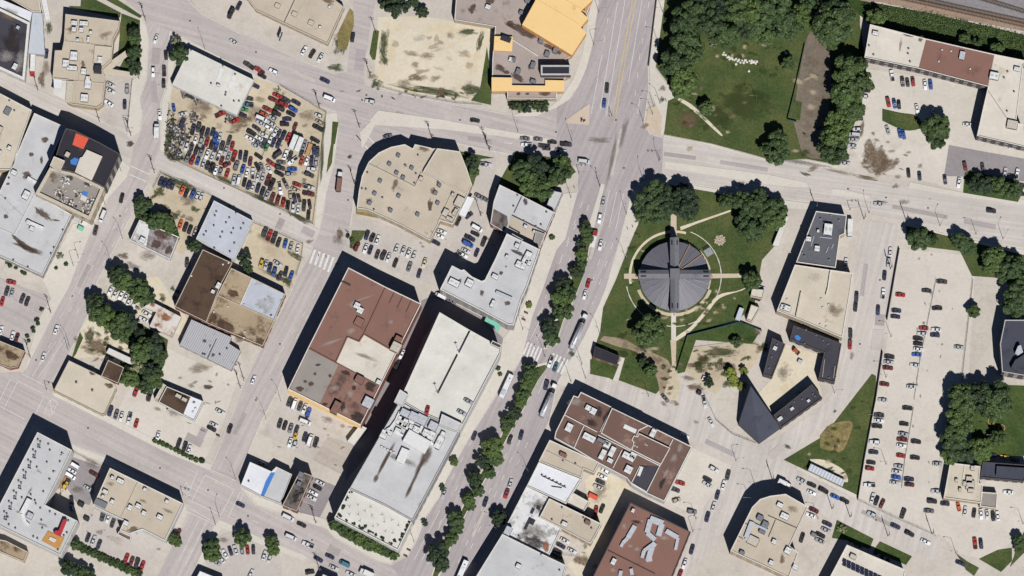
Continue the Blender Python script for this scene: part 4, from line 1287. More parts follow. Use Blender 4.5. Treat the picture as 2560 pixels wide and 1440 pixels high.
for k in range(46):
    a, rr = k * 2.4, 14 * math.sqrt((k + .5) / 46)
    pile.append((1800 + rr * math.cos(a), 600 + rr * .9 * math.sin(a)))
pile.sort()
for i, (x, y) in enumerate(pile):
    rock(x, y, rnd.uniform(1.8, 2.9), f'buff stone, {ordn(i + 1)} from the west in the heap by the lodge', 'stones of the heap', True)
# railway
def rail_track(name, p0, p1, label):
    a, b = P(*p0, .16), P(*p1, .16)
    e = b - a
    L, rz = e.length, math.atan2(e.y, e.x)
    o = root('railway_track', a, label, 'railway track', None, rz)
    for s in (-.72, .72):
        link('rail', MB().box((L / 2, s, .14), (L, .09, .16)).me('rail', ['steel_rail']), o)
    m = MB()
    n = int(L / .65)
    for i in range(n):
        m.box(((i + .5) * L / n, 0, 0), (.26, 2.5, .14), rnd.uniform(-.02, .02))
    q = link('sleeper', m.me('sleeper', ['sleeper']), o)
    q['kind'] = 'stuff'
rail_track('t', (2440, -8), (2600, 40), 'rusty railway track in the far upper right corner')
rail_track('t', (2290, -6), (2600, 62), 'brown railway track along the green bank')
rail_track('t', (2250, -6), (2600, 72), 'brown railway track nearest the green bank')
# ground cover on the bank
def tufts(name, poly, n, size, mat, label, z=.25):
    v = [P(x, y, z) for x, y in poly]
    xs, ys = [q.x for q in v], [q.y for q in v]
    def inside(x, y):
        r = False
        for i in range(len(v)):
            a, b = v[i - 1], v[i]
            if (a.y > y) != (b.y > y) and x < (b.x - a.x) * (y - a.y) / (b.y - a.y) + a.x:
                r = not r
        return r
    V, F = [], []
    while len(F) < n:
        x, y = rnd.uniform(min(xs), max(xs)), rnd.uniform(min(ys), max(ys))
        if not inside(x, y):
            continue
        hgt = size * rnd.uniform(.4, 2.2) * (.6 + .8 * abs(math.sin(x * .31) * math.cos(y * .37)))
        for k in range(7):
            p = Vector((x + rnd.gauss(0, size), y + rnd.gauss(0, size), z + rnd.random() * hgt))
            nn = Vector((rnd.gauss(0, .6), rnd.gauss(0, .6), 1)).normalized()
            t1 = nn.orthogonal().normalized()
            t1.rotate(Matrix.Rotation(rnd.uniform(0, 6.28), 3, nn))
            t2 = nn.cross(t1)
            s = rnd.uniform(.18, .42)
            j = len(V)
            V += [p + t1 * s, p + t2 * s * .6, p - t1 * s, p - t2 * s * .6]
            F.append([j, j + 1, j + 2, j + 3])
    o = link(name, mesh(name, V, F, mat))
    o['kind'] = 'stuff'
    o['label'] = label
    o['category'] = 'ground cover'
    return o
tufts('brushwood', pts('2150,10 2330,36 2570,92 2570,158 2480,130 2300,90 2180,58'), 16000, .7, 'leaf_brush', 'wild green brush covering the bank below the railway')
tufts('weeds', pts('415,300 425,270 440,300 455,380 480,400 440,400 412,388'), 900, .4, 'leaf_c', 'weeds growing through scrap in the salvage yard corner')
tufts('weeds', pts('690,215 700,212 690,260 660,330 668,330 695,270'), 260, .3, 'leaf_a', 'weeds along the cross fence inside the salvage yard')
# ================================================================ buildings
A, Bq, Cq, Dq = T(0, 0), T(1, 0), T(2, 0), T(3, 0)
E, F_, G_, H_ = T(0, 1), T(1, 1), T(2, 1), T(3, 1)
I, J, K, L_ = T(0, 2), T(1, 2), T(2, 2), T(3, 2)
M, N, O, Q = T(0, 3), T(1, 3), T(2, 3), T(3, 3)
I0 = lambda x, y: (x, y)
# --- upper left
b = Bld('warehouse', 'warehouse with blotched dark roof and wide white rim at the left edge', 'building', pts('-60,55 300,228 246,805 -60,665', A), 7, 'roof_dark', 'wall_white', 'coping', 1.2)
b.stain(A, 90, 150, 30, 22, 20, 'stain_soft'); b.stain(A, 200, 620, 18, 40, 10, 'stain_pale'); b.stain(A, 120, 420, 30, 50, 0, 'stain_dark'); b.stain(A, 60, 560, 30, 20, 0, 'stain_pale')
b.ac(A, '150,670,2,3'); b.ac(A, '180,280,1.5,1.5', kind='l')
Bld('warehouse', 'long white flat roof running behind the blotched dark warehouse roof', 'building', pts('-60,-40 0,-12 320,122 300,222 -60,48', A), 6, 'roof_white', 'wall_white', None)
Bld('shed', 'pale grey ribbed metal shed beside the dirt lane', 'shed', pts('326,126 424,132 448,548 282,532', A), 5, 'sheet_silver', 'wall_grey', None, ang=5)
Bld('building', 'tan flat building touching the top edge above the grey shed', 'building', pts('20,-60 385,-60 412,126 326,122', A), 5, 'roof_tan', 'wall_buff', 'coping')
b = Bld('clinic', 'large tan flat-roofed clinic with forked entrance canopy', 'building', pts('655,142 1200,212 1192,290 1135,400 1128,470 1115,610 1020,690 1058,792 1030,1040 975,1082 715,1045 668,1022 674,804 525,790 550,505 620,505 640,410', A), 6.2, 'roof_tan', 'wall_buff', 'coping_tan', .5, .5, 5)
b.block(pts('948,455 1120,470 1112,600 1020,680 950,660 930,640', A), .5, 'roof_beige', 'wall_buff', 'roof_section', 'coping_tan')
b.bar(A, 640, 412, 1130, 470, .3, .3, 'coping_tan', 'parapet'); b.bar(A, 690, 805, 1045, 835, .3, .3, 'coping_tan', 'parapet'); b.bar(A, 800, 540, 790, 810, .25, .3, 'coping_tan', 'parapet'); b.bar(A, 755, 810, 760, 1040, .25, .3, 'coping_tan', 'parapet')
b.ac(A, '745,235,3,2 840,240,4,2 740,300,2,2 815,305,2,2 910,330,1.4,1.4 780,405,1.4,1.2 740,565,3.4,4.2 660,640,3,3.4 720,685,5,2 838,720,2.4,2.8 880,790,2,2 880,850,3,4 845,985,3.5,3.5 1000,605,2.2,3 885,400,1.2,2.4')
b.ac(A, '980,700,3.5,3.5,2.5', kind='d')
b.stain(A, 720, 300, 18, 14, 0, 'stain_soil'); b.stain(A, 1060, 530, 14, 22, 0, 'stain_soil'); b.stain(A, 1060, 340, 26, 8, -15, 'stain_soft'); b.stain(A, 830, 640, 8, 14, 0, 'stain_soil')
b.patch(pts('560,800 690,808 670,1010 530,940', A), 'roof_pale'); b.patch(pts('535,790 620,800 610,880 540,880', A), 'roof_white')
b.bar(A, 705, 812, 690, 1020, 3.2, .9, 'coping_tan', 'duct')
for nm, s in (('north arm', '1010,680 1030,665 1280,488 1295,545 1120,690 1015,705'), ('south arm', '1015,700 1120,690 1335,725 1325,782 1045,745')):
    Bld('entrance_canopy', f'pale concrete entrance canopy of the clinic, {nm} of the fork', 'canopy', pts(s, A), 3.6 if nm[0] == 'n' else 3.5, 'roof_beige', 'wall_buff', None, win=False, base=2.9, group='arms of the clinic canopy')
b = Bld('dealership', 'white flat-roofed hall at the north end of the salvage yard', 'building', pts('1895,486 2540,800 2366,1150 1720,846', A), 5.4, 'roof_pale', 'wall_white', None)
b.bar(A, 2220, 680, 2170, 820, 1.6, .12, 'tarp_white', 'skylight'); b.bar(A, 2350, 740, 2290, 885, 1.8, .12, 'tarp_white', 'skylight')
b.vents(A, '1912,505 2230,660 2352,748 2112,838 2195,855 2260,930 2255,955 2340,1015 2392,1015 2215,1065'); b.ac(A, '2185,858,1.6,1')
b = Bld('store', 'long tan store with four white skylights at the top edge', 'building', pts('588,-40 640,26 707,58 819,111 861,19 825,-10 800,-40'), 4.6, 'roof_tan', 'wall_buff', 'coping_tan', .5)
b.ac(Bq, '215,58,2.6,2.2,.7 385,142,2.6,2.2,.7 550,228,2.6,2.2,.7', kind='t', name='skylight'); b.vents(Bq, '735,70 640,272', VENTW, 1.6)
b.bar(Bq, 385, 0, 275, 235, .35, .15, 'coping_dark', 'seam'); b.bar(Bq, 500, 0, 420, 120, .2, .08, 'coping_tan', 'seam'); b.bar(Bq, 550, 10, 490, 155, .2, .08, 'coping_tan', 'seam'); b.stain(Bq, 720, 10, 24, 10, 20, 'stain_soil')
# --- theatre
b = Bld('theatre', 'theatre with grey roofs and bright yellow raised blocks beside the avenue', 'building', pts('1143,-40 1136,50 1238,67 1231,150 1230,228 1268,229 1268,246 1391,247 1392,229 1410,228 1411,196 1425,190 1426,158 1412,150 1430,139 1480,0 1482,-40'), 6, 'roof_taupe', 'wall_buff', 'coping', .35, .4, 20)
b.patch(pts('1143,-40 1136,50 1300,66 1345,-20'), 'roof_taupe'); b.patch(pts('1255,85 1300,95 1345,125 1345,145 1345,205 1236,190'), 'roof_taupe')
b.block(pts('1340,-40 1338,2 1305,62 1430,138 1466,82 1452,68 1471,46 1452,28 1480,2 1490,-40'), 6, 'roof_yellow', 'wall_orange', 'auditorium', None)
b.block(pts('1236,90 1282,92 1280,129 1234,126'), 1.8, 'roof_yellow', 'wall_orange', 'penthouse', None)
b.block(pts('1229,193 1280,194 1280,228 1229,228'), 2.2, 'roof_yellow', 'wall_orange', 'penthouse', None)
b.block(pts('1280,213 1363,214 1363,200 1411,201 1410,229 1280,228.2'), 1.6, 'roof_yellow', 'wall_orange', 'penthouse', None)
b.block(pts('1352,163 1427,163 1427,188 1352,188'), 5, 'roof_black', 'wall_dark', 'penthouse', 'coping_grey', .8)
b.bar(I0, 1256, 84, 1345, 140, .4, .5, 'coping', 'parapet')
b.bar(Cq, 245, 22, 670, 275, .3, 6.1, 'roof_yellow', 'seam'); b.bar(Cq, 480, 0, 740, 150, .25, 6.1, 'roof_yellow', 'seam')
b.ac(Cq, '290,412,2.2,2.6 432,510,2.2,2.6 350,545,2.2,2.6 208,655,2,3 60,720,2,3 210,818,2.6,1.8 90,130,1.8,1.8 160,15,3,2 15,600,2,2', kind='g')
b.ac(Bq, '2320,75,2.4,2 2550,600,2,2 2440,410,1.6,2.4', kind='w'); b.ac(Bq, '2500,400,5,2.6,2.4', kind='d')
for x, y, rx, ry, a in ((2165, 90, 12, 22, 20), (2340, 15, 20, 10, -20), (2540, 240, 14, 14, 0), (2440, 680, 22, 12, 25), (2500, 720, 14, 8, 10)):
    b.stain(Bq, x, y, rx, ry, a)
for x, y, rx, ry, a in ((100, 310, 70, 16, 28), (370, 470, 26, 8, 28), (470, 525, 12, 8, 0), (180, 670, 8, 12, 0), (60, 780, 30, 12, 35), (335, 940, 22, 8, 0), (65, 940, 8, 6, 0), (155, 940, 8, 5, 0)):
    b.stain(Cq, x, y, rx, ry, a)
# --- left block
b = Bld('building', 'tan flat building at the left edge with framed skylight', 'building', pts('-60,905 60,966 318,1102 200,1440 120,1700 -60,1700', A), 7, 'roof_beige', 'wall_buff', 'coping')
b.ac(A, '75,1110,2.8,3.6,.8', kind='g', name='skylight'); b.ac(A, '0,1300,2,3', kind='t'); b.vents(A, '95,1010 145,1110'); b.ac(E, '95,45,1.8,1.8 0,85,1.5,1.5')
b = Bld('building', 'large pale grey roof with long brown stains at the left edge', 'building', pts('86,283 166,319 150,348 90,486 180,537 106,690 0,641 -30,628 -30,540 30,415'), 7, 'roof_grey', 'wall_grey', 'coping')
b.bar(E, 350, 500, 145, 910, .35, .35, 'coping', 'parapet'); b.bar(E, 145, 910, 0, 845, .3, .3, 'coping', 'parapet'); b.bar(E, 0, 505, 235, 725, .2, .15, 'coping_grey', 'seam')
b.ac(E, '140,290,2.6,2.2 262,515,3,4 290,790,2,2 320,850,2,2'); b.bar(E, 265, 775, 435, 850, 1.6, 1.2, 'tarp_white'); b.bar(E, 275, 340, 360, 390, 1.6, 1, 'tarp_white'); b.vents(E, '55,550 90,345 630,865 135,1165 280,1235 540,1040 510,1100')
for x, y, rx, ry, a in ((315, 105, 9, 9, 0), (415, 160, 6, 14, 0), (265, 315, 16, 16, 0), (60, 725, 10, 9, 0), (430, 700, 38, 12, 35), (560, 765, 16, 4, 10), (290, 1050, 56, 10, 22), (200, 990, 40, 8, 45), (260, 1020, 45, 9, 35), (80, 400, 7, 5, 0), (440, 1405 / 4, 8, 12, 0), (450, 1400 - 1440, 14, 12, 0)):
    b.stain(E, x, y, rx, ry, a)
b = Bld('apartment_block', 'tall block with black roof, red tarp and cream penthouse on the corner', 'building', pts('165,321 186,326 250,357 300,385 262,469 229,452 187,432 126,417 141,386 152,350'), 15, 'roof_black', 'wall_dark', 'coping_dark', .5, .5)
b.block(pts('217,374 256,391 229,451 187,430 200,394 206,392'), 1.2, 'roof_cream', 'wall_buff', 'penthouse', None)
b.block(pts('135,391 162,402 150,428 125,414'), 2.2, 'roof_tan', 'wall_buff', 'penthouse', 'coping')
b.patch(pts('190,333 222,346 208,373 181,362'), 'tarp_red', 'tarp', dz=.14); b.patch(pts('176,401 186,394 198,398 197,410 190,414 177,410'), 'tarp_blue', 'tarp', dz=.15)
b.ac(E, '675,110,2,2.4', kind='t'); b.stain(E, 925, 145, 7, 6)
b2 = Bld('building', 'open rubble-strewn roof with wide cream walls on the tall corner block', 'building', pts('126,418 187,433 229,453 262,470 226,552 88,486'), 11.5, 'roof_speckled', 'wall_buff', 'coping_tan', 1.6, 1.2)
for x, y, rx, ry, a in ((590, 500, 16, 10, 30), (700, 340, 14, 10, 20), (880, 400, 16, 8, 25), (700, 600, 18, 8, 25), (830, 690, 12, 12, 0)):
    b2.stain(E, x, y, rx, ry, a, 'stain_dark')
for x, y, rx, ry in ((680, 370, 5, 6), (770, 490, 5, 7), (630, 560, 8, 8), (890, 600, 14, 10), (920, 540, 8, 8), (880, 650, 10, 10)):
    b2.stain(E, x, y, rx, ry, 0, 'stain_pale')
rub = MB()
for k in range(150):
    x, y = rnd.choice(((660, 370), (880, 410), (590, 500), (640, 560), (890, 600), (830, 640), (780, 500), (700, 600), (930, 560), (860, 690)))
    q = b2.at(*E(x + rnd.gauss(0, 26), y + rnd.gauss(0, 22)), .03)
    rub.box((q.x, q.y, q.z), (rnd.uniform(.2, 1.3), rnd.uniform(.2, .9), rnd.uniform(.1, .6)), rnd.uniform(0, 6), rnd.choice((0, 0, 1, 2, 3)))
link('rubble', rub.me('rubble', ['tarp_white', 'wood_pole', 'metal_dark', 'coping_tan']), b2.root)['kind'] = 'stuff'
b2.patch(pts('825,470 880,485 870,530 820,512', E), 'tarp_blue', 'tarp', dz=.16); b2.patch(pts('815,505 875,535 855,580 800,555', E), 'roof_cream', 'tarp', dz=.2); b2.stain(E, 830, 690, 8, 10, 0, 'stain_rust')
# --- yards and sheds, mid left
b = Bld('shop', 'pale blue-grey flat shop roof dotted with vents beside dirt yards', 'building', pts('2140,565 2530,770 2345,1165 1960,950', E), 4.6, 'roof_bluegrey', 'wall_white', 'coping', .3, .25)
b.vents(E, '2360,690 2295,742 2262,790 2140,820 2335,850 2315,895 2225,885 2040,915 2205,935 2345,995 2145,1045 2165,680 2435,800 2410,850 2300,1080 2062,880 2150,720')
b = Bld('house', 'derelict building with half white, half burnt brown roof', 'building', pts('1395,760 1790,930 1700,1155 1300,965', E), 5, 'roof_burnt', 'wall_white', 'coping')
b.patch(pts('1400,775 1500,815 1460,1030 1320,960', E), 'roof_weathered'); b.ac(E, '1425,965,2.5,2.5')
b.stain(E, 1600, 900, 26, 18, 25); b.stain(E, 1560, 1010, 20, 16, 0); b.stain(E, 1690, 1060, 14, 18, 0)
b = Bld('warehouse', 'warehouse with plain dark brown flat roof', 'building', pts('507,624 581,658 552,712 516,806 437,767'), 7, 'roof_umber', 'wall_brick', 'coping_tan', .3)
b.vents(E, '2285,1190 2230,1205 1915,1320', VENTW); b.ac(E, '2185,1420,2,3'); b.ac(I, '2130,40,1.6,1.6')
b = Bld('warehouse', 'warehouse roof of stained brown, tan and pale blue-grey quarters', 'building', pts('578,670 714,736 657,866 513,806 545,735'), 6, 'roof_beige', 'wall_brick', 'coping_tan', .35)
b.patch(pts('579,672 629,697 600,763 546,737'), 'roof_stained'); b.patch(pts('630,698 712,736 688,800 602,763'), 'roof_blotch'); b.patch(pts('545,740 688,803 657,864 514,805'), 'roof_stained')
b.bar(I0, 629, 697, 600, 763, .3, .3, 'coping', 'parapet'); b.bar(I0, 545, 739, 688, 802, .35, .35, 'coping_tan', 'parapet')
b.vents(I, '2140,240 2280,185 2440,170 2450,440 2440,500', VENTW); b.stain(I, 2330, 55, 22, 14, 20); b.stain(I, 2260, 380, 36, 20, 25, 'stain_brown'); b.stain(I, 2400, 500, 20, 20, 25, 'stain_brown'); b.stain(I, 2120, 300, 26, 12, -60, 'stain_brown'); b.stain(J, 150, 120, 20, 14, 25, 'stain_pale'); b.stain(J, 90, 180, 30, 20, 25, 'stain_pale'); b.stain(J, 30, 540, 16, 20, 0); b.stain(J, 150, 270, 5, 5)
b = Bld('shed', 'corrugated grey metal shed with long roof ribs', 'shed', pts('1915,315 2315,492 2290,556 2405,630 2312,822 1795,570', I), 4.4, 'sheet_grey', 'wall_grey', None, ang=28)
b.stain(I, 2045, 530, 8, 7, 0, 'stain_dark'); b.stain(I, 2100, 580, 3, 8, 10, 'stain_dark'); b.stain(I, 2130, 670, 7, 7, 0, 'stain_dark'); b.bar(I, 2165, 510, 2075, 705, .3, .2, 'metal_dark', 'seam'); b.vents(I, '2030,665 2050,670 2200,670 2270,610 2360,770')
b = Bld('shed', 'small white metal shed with rust-streaked roof', 'shed', pts('1500,128 1812,290 1720,490 1495,382 1562,240 1440,192', I), 4, 'roof_rust', 'wall_white', None)
b.stain(I, 1525, 165, 10, 8, 0, 'stain_rust'); b.stain(I, 1660, 290, 22, 14, 25, 'stain_rust'); b.stain(I, 1570, 370, 10, 8, 0, 'stain_rust')
b = Bld('trailer', 'long pale trailer parked among trees by the vacant lot', 'trailer', pts('1090,598 1342,715 1312,768 1065,645', I), 3.2, 'roof_pale', 'wall_white', None, win=False, base=.7)
for x in (1100, 1290):
    b.bar(I, x, 660 + (x - 1100) * .47, x + 30, 675 + (x - 1100) * .47, 2.3, .9, 'rubber', 'wheel_axle').location.z = .02 - .7
b = Bld('store', 'tan flat corner store at the street crossing', 'building', pts('690,726 1000,875 1150,960 1165,1010 1050,1262 1020,1272 536,1030', I), 4.2, 'roof_beige', 'wall_buff', 'coping_tan', .3)
b.stain(I, 925, 850, 14, 9, 10); b.stain(I, 1095, 975, 16, 10, 20); b.vents(I, '765,948 925,1028', None, 1.2)
b = Bld('annex', 'small brown-roofed annex behind the tan corner store', 'building', pts('1082,722 1240,796 1180,955 1012,880', I), 4.8, 'roof_umber', 'wall_brick', 'coping_tan', .3)
b.stain(I, 1060, 890, 14, 10, 0, 'stain_soft')
b = Bld('service_station', 'small filling station with brown and white roof in a pale forecourt', 'building', pts('1668,985 2035,1136 1942,1330 1586,1142', I), 4.6, 'roof_umber', 'wall_white', 'coping', .3)
b.patch(pts('1905,1090 2030,1138 1938,1325 1830,1272', I), 'roof_white'); b.ac(I, '1785,1085,2.8,1.6 1845,1120,2.4,1.6', kind='t'); b.stain(I, 1940, 1140, 6, 5, 0, 'stain_dark'); b.vents(I, '1955,1205 1930,1240 1690,1268 1935,1325', VENTW)
Bld('annex', 'narrow tan lean-to on the west side of the filling station', 'building', pts('1632,956 1672,983 1590,1140 1545,1115', I), 3.8, 'roof_tan', 'wall_buff', 'coping', .25)
b = Bld('store', 'brown-stained corner building cut off by the left edge', 'building', pts('-60,490 0,530 248,632 178,790 98,806 -60,740', I), 5, 'roof_stained', 'wall_brick', 'coping_tan', .3)
b.stain(I, 120, 680, 26, 16, 25)
# --- lower left
b = Bld('apartment_block', 'long pale grey L-shaped block with rows of vents and red roof hatch', 'building', pts('375,2 720,182 452,730 776,890 606,1236 0,940 -60,910 -60,830 0,722', M), 14, 'roof_grey', 'wall_white', 'coping', .35)
for i in range(8):
    x, y = 395 - i * 48, 110 + i * 103
    b.bar(M, x - 22, y + 40, x + 12, y + 52, .25, .5, 'metal_dark', 'pipe'); b.bar(M, x + 8, y - 6, x + 4, y + 44, .2, .5, 'metal_dark', 'pipe'); b.vents(M, f'{x - 15},{y - 30} {x + 10},{y - 10} {x - 10},{y + 25}')
b.vents(M, '485,125 500,185 620,215 600,300 470,305 370,355 535,400 495,475 220,660 405,765 500,800 555,830 415,885 425,965 155,965 90,930 335,1050 375,1068 685,890 670,1010 640,1040 80,855 350,690 360,720 310,630 580,1180 435,600'); b.vents(M, '630,225 610,240 545,400 500,480', VENTW)
b.bar(M, 300, 675, 225, 820, 2.6, 1.6, 'tarp_white'); b.bar(M, 225, 820, 250, 900, 1.6, 1.3, 'tarp_white'); b.bar(M, 250, 900, 290, 935, 1.4, 1.2, 'tarp_white'); b.ac(M, '300,840,2.8,2.8', kind='l')
b.block(pts('632,872 668,876 600,1042 535,1010 555,985 585,985', M), 2.4, 'red_roof', 'red_roof', 'stair_hatch', None)
b.patch(pts('480,988 645,1060 590,1180 418,1090', M), 'orange_deck', 'terrace', dz=.3); b.ac(M, '510,1070,1.6,1.6 540,1085,1.6,1.6', hh=.8)
for x, y, rx, ry, a in ((395, 400, 3, 10, -60), (300, 590, 16, 5, -55), (430, 930, 20, 5, 20), (180, 800, 8, 5, 10)):
    b.stain(M, x, y, rx, ry, a, 'stain_oil')
b = Bld('office_building', 'tan two-part flat block north of a car park, lower left', 'building', pts('1100,360 1832,716 1652,1092 1424,975 1296,1020 1198,985 1242,888 930,742', M), 9.5, 'roof_tan', 'wall_white', 'coping', .4)
b.bar(M, 1375, 510, 1215, 850, .4, .35, 'coping_tan', 'parapet')
b.ac(M, '1125,460,1.5,1.5 1205,495,3.4,2 1055,600,2.6,1.6 1125,700,1.8,1.8 1450,580,1.5,1.5 1385,745,2.6,2 1300,760,2,2.4 1440,815,2,2 1600,855,2.8,2 1670,700,1.6,1.6 1260,915,2.4,2 1030,650,1.4,1.4', kind='w'); b.bar(M, 950, 690, 1065, 745, 3, 1, 'metal_grey')
b.stain(M, 1330, 970, 20, 10, -10, 'stain_soil'); b.stain(M, 1110, 520, 14, 8, 0, 'stain_soft'); b.stain(M, 1430, 690, 14, 6, 20, 'stain_soft'); b.stain(M, 1680, 790, 20, 6, 25, 'stain_soft')
Bld('annex', 'low brown porch on the south side of the tan office block', 'porch', pts('1192,992 1315,1045 1300,1090 1172,1025', M), 3, 'roof_brown2', 'wall_white', 'coping', .3)
b = Bld('shop', 'white flat shop with blue strip and grey wing on the cross street', 'building', pts('625,1155 679,1179 691,1167 730,1186 702,1260 651,1240 602,1214'), 6, 'roof_white', 'wall_white', 'coping', .25)
b.patch(pts('688,1181 692,1169 729,1186 702,1258 659,1241'), 'roof_grey'); b.patch(pts('677,1181 688,1181 659,1243 651,1240 660,1215 664,1203'), 'tarp_blue', 'roof_strip'); b.vents(M, '2488,495')
b = Bld('building', 'narrow scruffy ash-coloured building between grey shop and small car park', 'building', pts('750,1178 781,1190 742,1278 706,1264'), 9, 'roof_ash', 'wall_brick', 'coping_tan', .3)
b.ac(N, '430,520,2,2 450,430,2.4,2.4', kind='g'); b.stain(N, 400, 660, 12, 18, 0, 'stain_dark'); b.stain(N, 470, 590, 8, 14, 0, 'stain_dark'); b.stain(N, 450, 480, 12, 8, 0, 'stain_pale'); b.ac(N, '405,600,1,1 440,620,1,1 460,575,1,1 415,640,1,1', hh=.6, kind='d')
b = Bld('warehouse', 'large red-brown roof with beige, grey and mottled quarters and yellow south wall', 'building', pts('871,669 961,716 1053,760 902,1064 720,973 771,868'), 13, 'roof_brown', 'wall_brick', 'coping', .4, .6, 27, False)
sa, sb = P(902, 1064, 13), P(720, 973, 13)
se_ = (sa - sb)
sn = Vector((se_.y, -se_.x, 0)).normalized() * .12
sw = MB().box(((sa + sb) / 2 + sn - b.o).to_3d() * Vector((1, 1, 0)).length * 0 + Vector((((sa + sb) / 2 + sn - b.o).x, ((sa + sb) / 2 + sn - b.o).y, .02)), (se_.length, .2, 13.6), math.atan2(se_.y, se_.x))
link('south_facade', sw.me('south_facade', ['wall_yellow']), b.root)
b.patch(pts('1080,468 1398,650 1240,982 802,745 915,492 1030,538', J), 'roof_cream'); b.patch(pts('528,608 825,768 640,1150 336,1016', J), 'roof_speckled'); b.patch(pts('825,770 1240,985 1050,1372 642,1150', J), 'roof_redbrown')
for a4 in ((1296, 0, 1080, 465), (1080, 465, 1400, 650), (1080, 465, 1030, 538), (1030, 538, 915, 490), (915, 490, 800, 742), (528, 606, 1240, 985)):
    b.bar(J, *a4, .45, .55, 'roof_brown', 'parapet')
b.bar(J, 1385, 40, 1330, 155, .2, .3, 'coping_dark', 'pipe'); b.bar(J, 1470, 80, 1415, 195, .2, .3, 'coping_dark', 'pipe'); b.bar(J, 1555, 125, 1500, 245, .2, .3, 'coping_dark', 'pipe'); b.bar(F_, 855, 1375, 945, 1420, .6, .8, 'coping_dark', 'pipe')
b.ac(J, '1010,180,2.6,2.8 1042,228,2.8,2.8 1225,945,2,2'); b.ac(J, '1030,340,4,4,1', kind='b'); b.ac(J, '1035,920,4,3.6,2 800,1200,3.4,6,2.2 1425,520,3.6,3,2', kind='b'); b.ac(J, '1400,600,4.4,4.4,3.4', kind='t'); b.ac(J, '1120,1150,4.6,5,2', kind='l')
for x, y, rx, ry, a, m in ((970, 170, 16, 12, 0, 'stain_pale'), (950, 430, 18, 10, -25, 'stain_pale'), (1350, 340, 8, 8, 0, 'stain_pale'), (1060, 210 - 100, 50, 3, -20, 'stain_pale'), (760, 540, 40, 6, -20, 'stain_pale'), (550, 960, 10, 10, 0, 'stain_brown'), (590, 860, 6, 6, 0, 'stain_brown'), (440, 1010, 16, 10, 0, 'stain_brown'), (620, 770, 10, 5, 0, 'stain_dark'), (740, 880, 7, 7, 0, 'stain_brown'), (495, 935, 8, 6, 0, 'stain_brown'), (900, 850, 20, 9, 25, 'stain_dark'), (1150, 980, 26, 20, 25, 'stain_dark'), (1020, 1290, 26, 20, 25, 'stain_dark'), (980, 1000, 8, 10, 0, 'stain_dark'), (870, 1190, 10, 20, 20, 'stain_dark'), (790, 1000, 16, 10, 0, 'stain_pale'), (940, 1060, 12, 12, 0, 'stain_pale'), (1000, 950, 12, 10, 0, 'stain_pale'), (900, 1230, 12, 10, 0, 'stain_pale'), (1100, 690, 40, 8, 20, 'stain_soft'), (690, 1165, 10, 6, 0, 'stain_dark')):
    b.stain(J, x, y, rx, ry, a, m)
b = Bld('shed', 'small cream lean-to at the south-east corner of the red-brown warehouse', 'shed', pts('900,1062 917,1070 884,1113 868,1103'), 3.6, 'roof_pale', 'wall_white', None, win=False)
# parking structure and cinema
b = Bld('parking_structure', 'multi-storey parking structure with pale open top deck and curved ramp stair', 'parking structure', pts('1099,781 1175,826 1253,869 1250,886 1157,1062 1150,1075 1096,1050 1050,1030 1000,1000 1018,960'), 16, 'roof_pale', 'wall_white', 'coping', .35, .7, 27, False)
b.bar(J, 2140, 432, 2030, 650, .4, .9, 'metal_dark', 'ramp_wall'); b.bar(J, 2015, 672, 1820, 1055, .4, .9, 'metal_dark', 'ramp_wall'); b.block(pts('2365,525 2460,572 2440,605 2345,562', J), 2.5, 'roof_dark', 'wall_grey', 'stair_tower', 'coping')
b.block(pts('1440,1015 1525,1070 1465,1190 1380,1140', J), 2, 'roof_grey', 'wall_grey', 'stair_tower', 'coping'); b.stain(J, 1480, 1140, 9, 12, 0, 'stain_brown')
for x, y in ((2025, 645), (1815, 1052)):
    link('lamp_post', MB().cyl((0, 0, 0), (0, 0, 5), .1, .07, 6).box((0, 0, 5), (1.6, .3, .12)).box((0, 0, 5.03), (.3, 1.4, .12)).me('lamp_post', ['galv']), b.root, b.at(*J(x, y), .9))
b = Bld('cinema', 'large grey roof with white rooftop plant and two long brown streaks', 'building', pts('1000,1003 1050,1032 1096,1052 1150,1077 1032,1302 960,1262 874,1222'), 16, 'roof_grey', 'wall_grey', 'coping_grey', .4)
b.ac(N, '1280,25,3,4 1830,110,3,6,1.6', kind='w'); b.bar(N, 1500, 40, 1720, 165, 6.5, 2.4, 'tarp_white', 'air_handler'); b.bar(N, 1500, 175, 1440, 310, 4, 1.6, 'tarp_white', 'air_handler')
for k, (x, y) in enumerate(pts('1258,150 1285,165 1318,182 1350,195 1378,208')):
    b.ac(N, f'{x},{y},1.2,.8', hh=.7)
b.ac(J, '1490,1255,4.4,3.4,2 1575,1290,4,4,2.4 1655,1320,5,4.6,2 1770,1385,4,4,2', kind='l'); b.block(pts('1860,1260 2062,1358 2020,1440 1950,1420 1830,1370', J), 2.2, 'roof_grey', 'wall_grey', 'penthouse', 'coping')
b.ac(N, '1330,10,3,2 1420,-10,3,2 1600,-20,4,3 1700,10,3,3 1755,40,3,4 1860,40,2,4 1550,-50,3,2 1480,-90,4,4', kind='w'); b.ac(J, '1560,1330,3,3 1440,1330,3,4 1500,1380,3,3', kind='w')
for a4 in ((1440, 1240, 1400, 1330), (1400, 1330, 1350, 1400), (1350, 1400, 1300, 1430)):
    b.bar(J, *a4, 1.2, 1.1, 'tarp_white')
for a4 in ((1380, 0, 1470, 40), (1600, 60, 1690, 40), (1720, 60, 1790, 160), (1640, 0, 1660, -60), (1730, 60, 1780, -20)):
    b.bar(N, *a4, 1.1, 1.0, 'tarp_white')
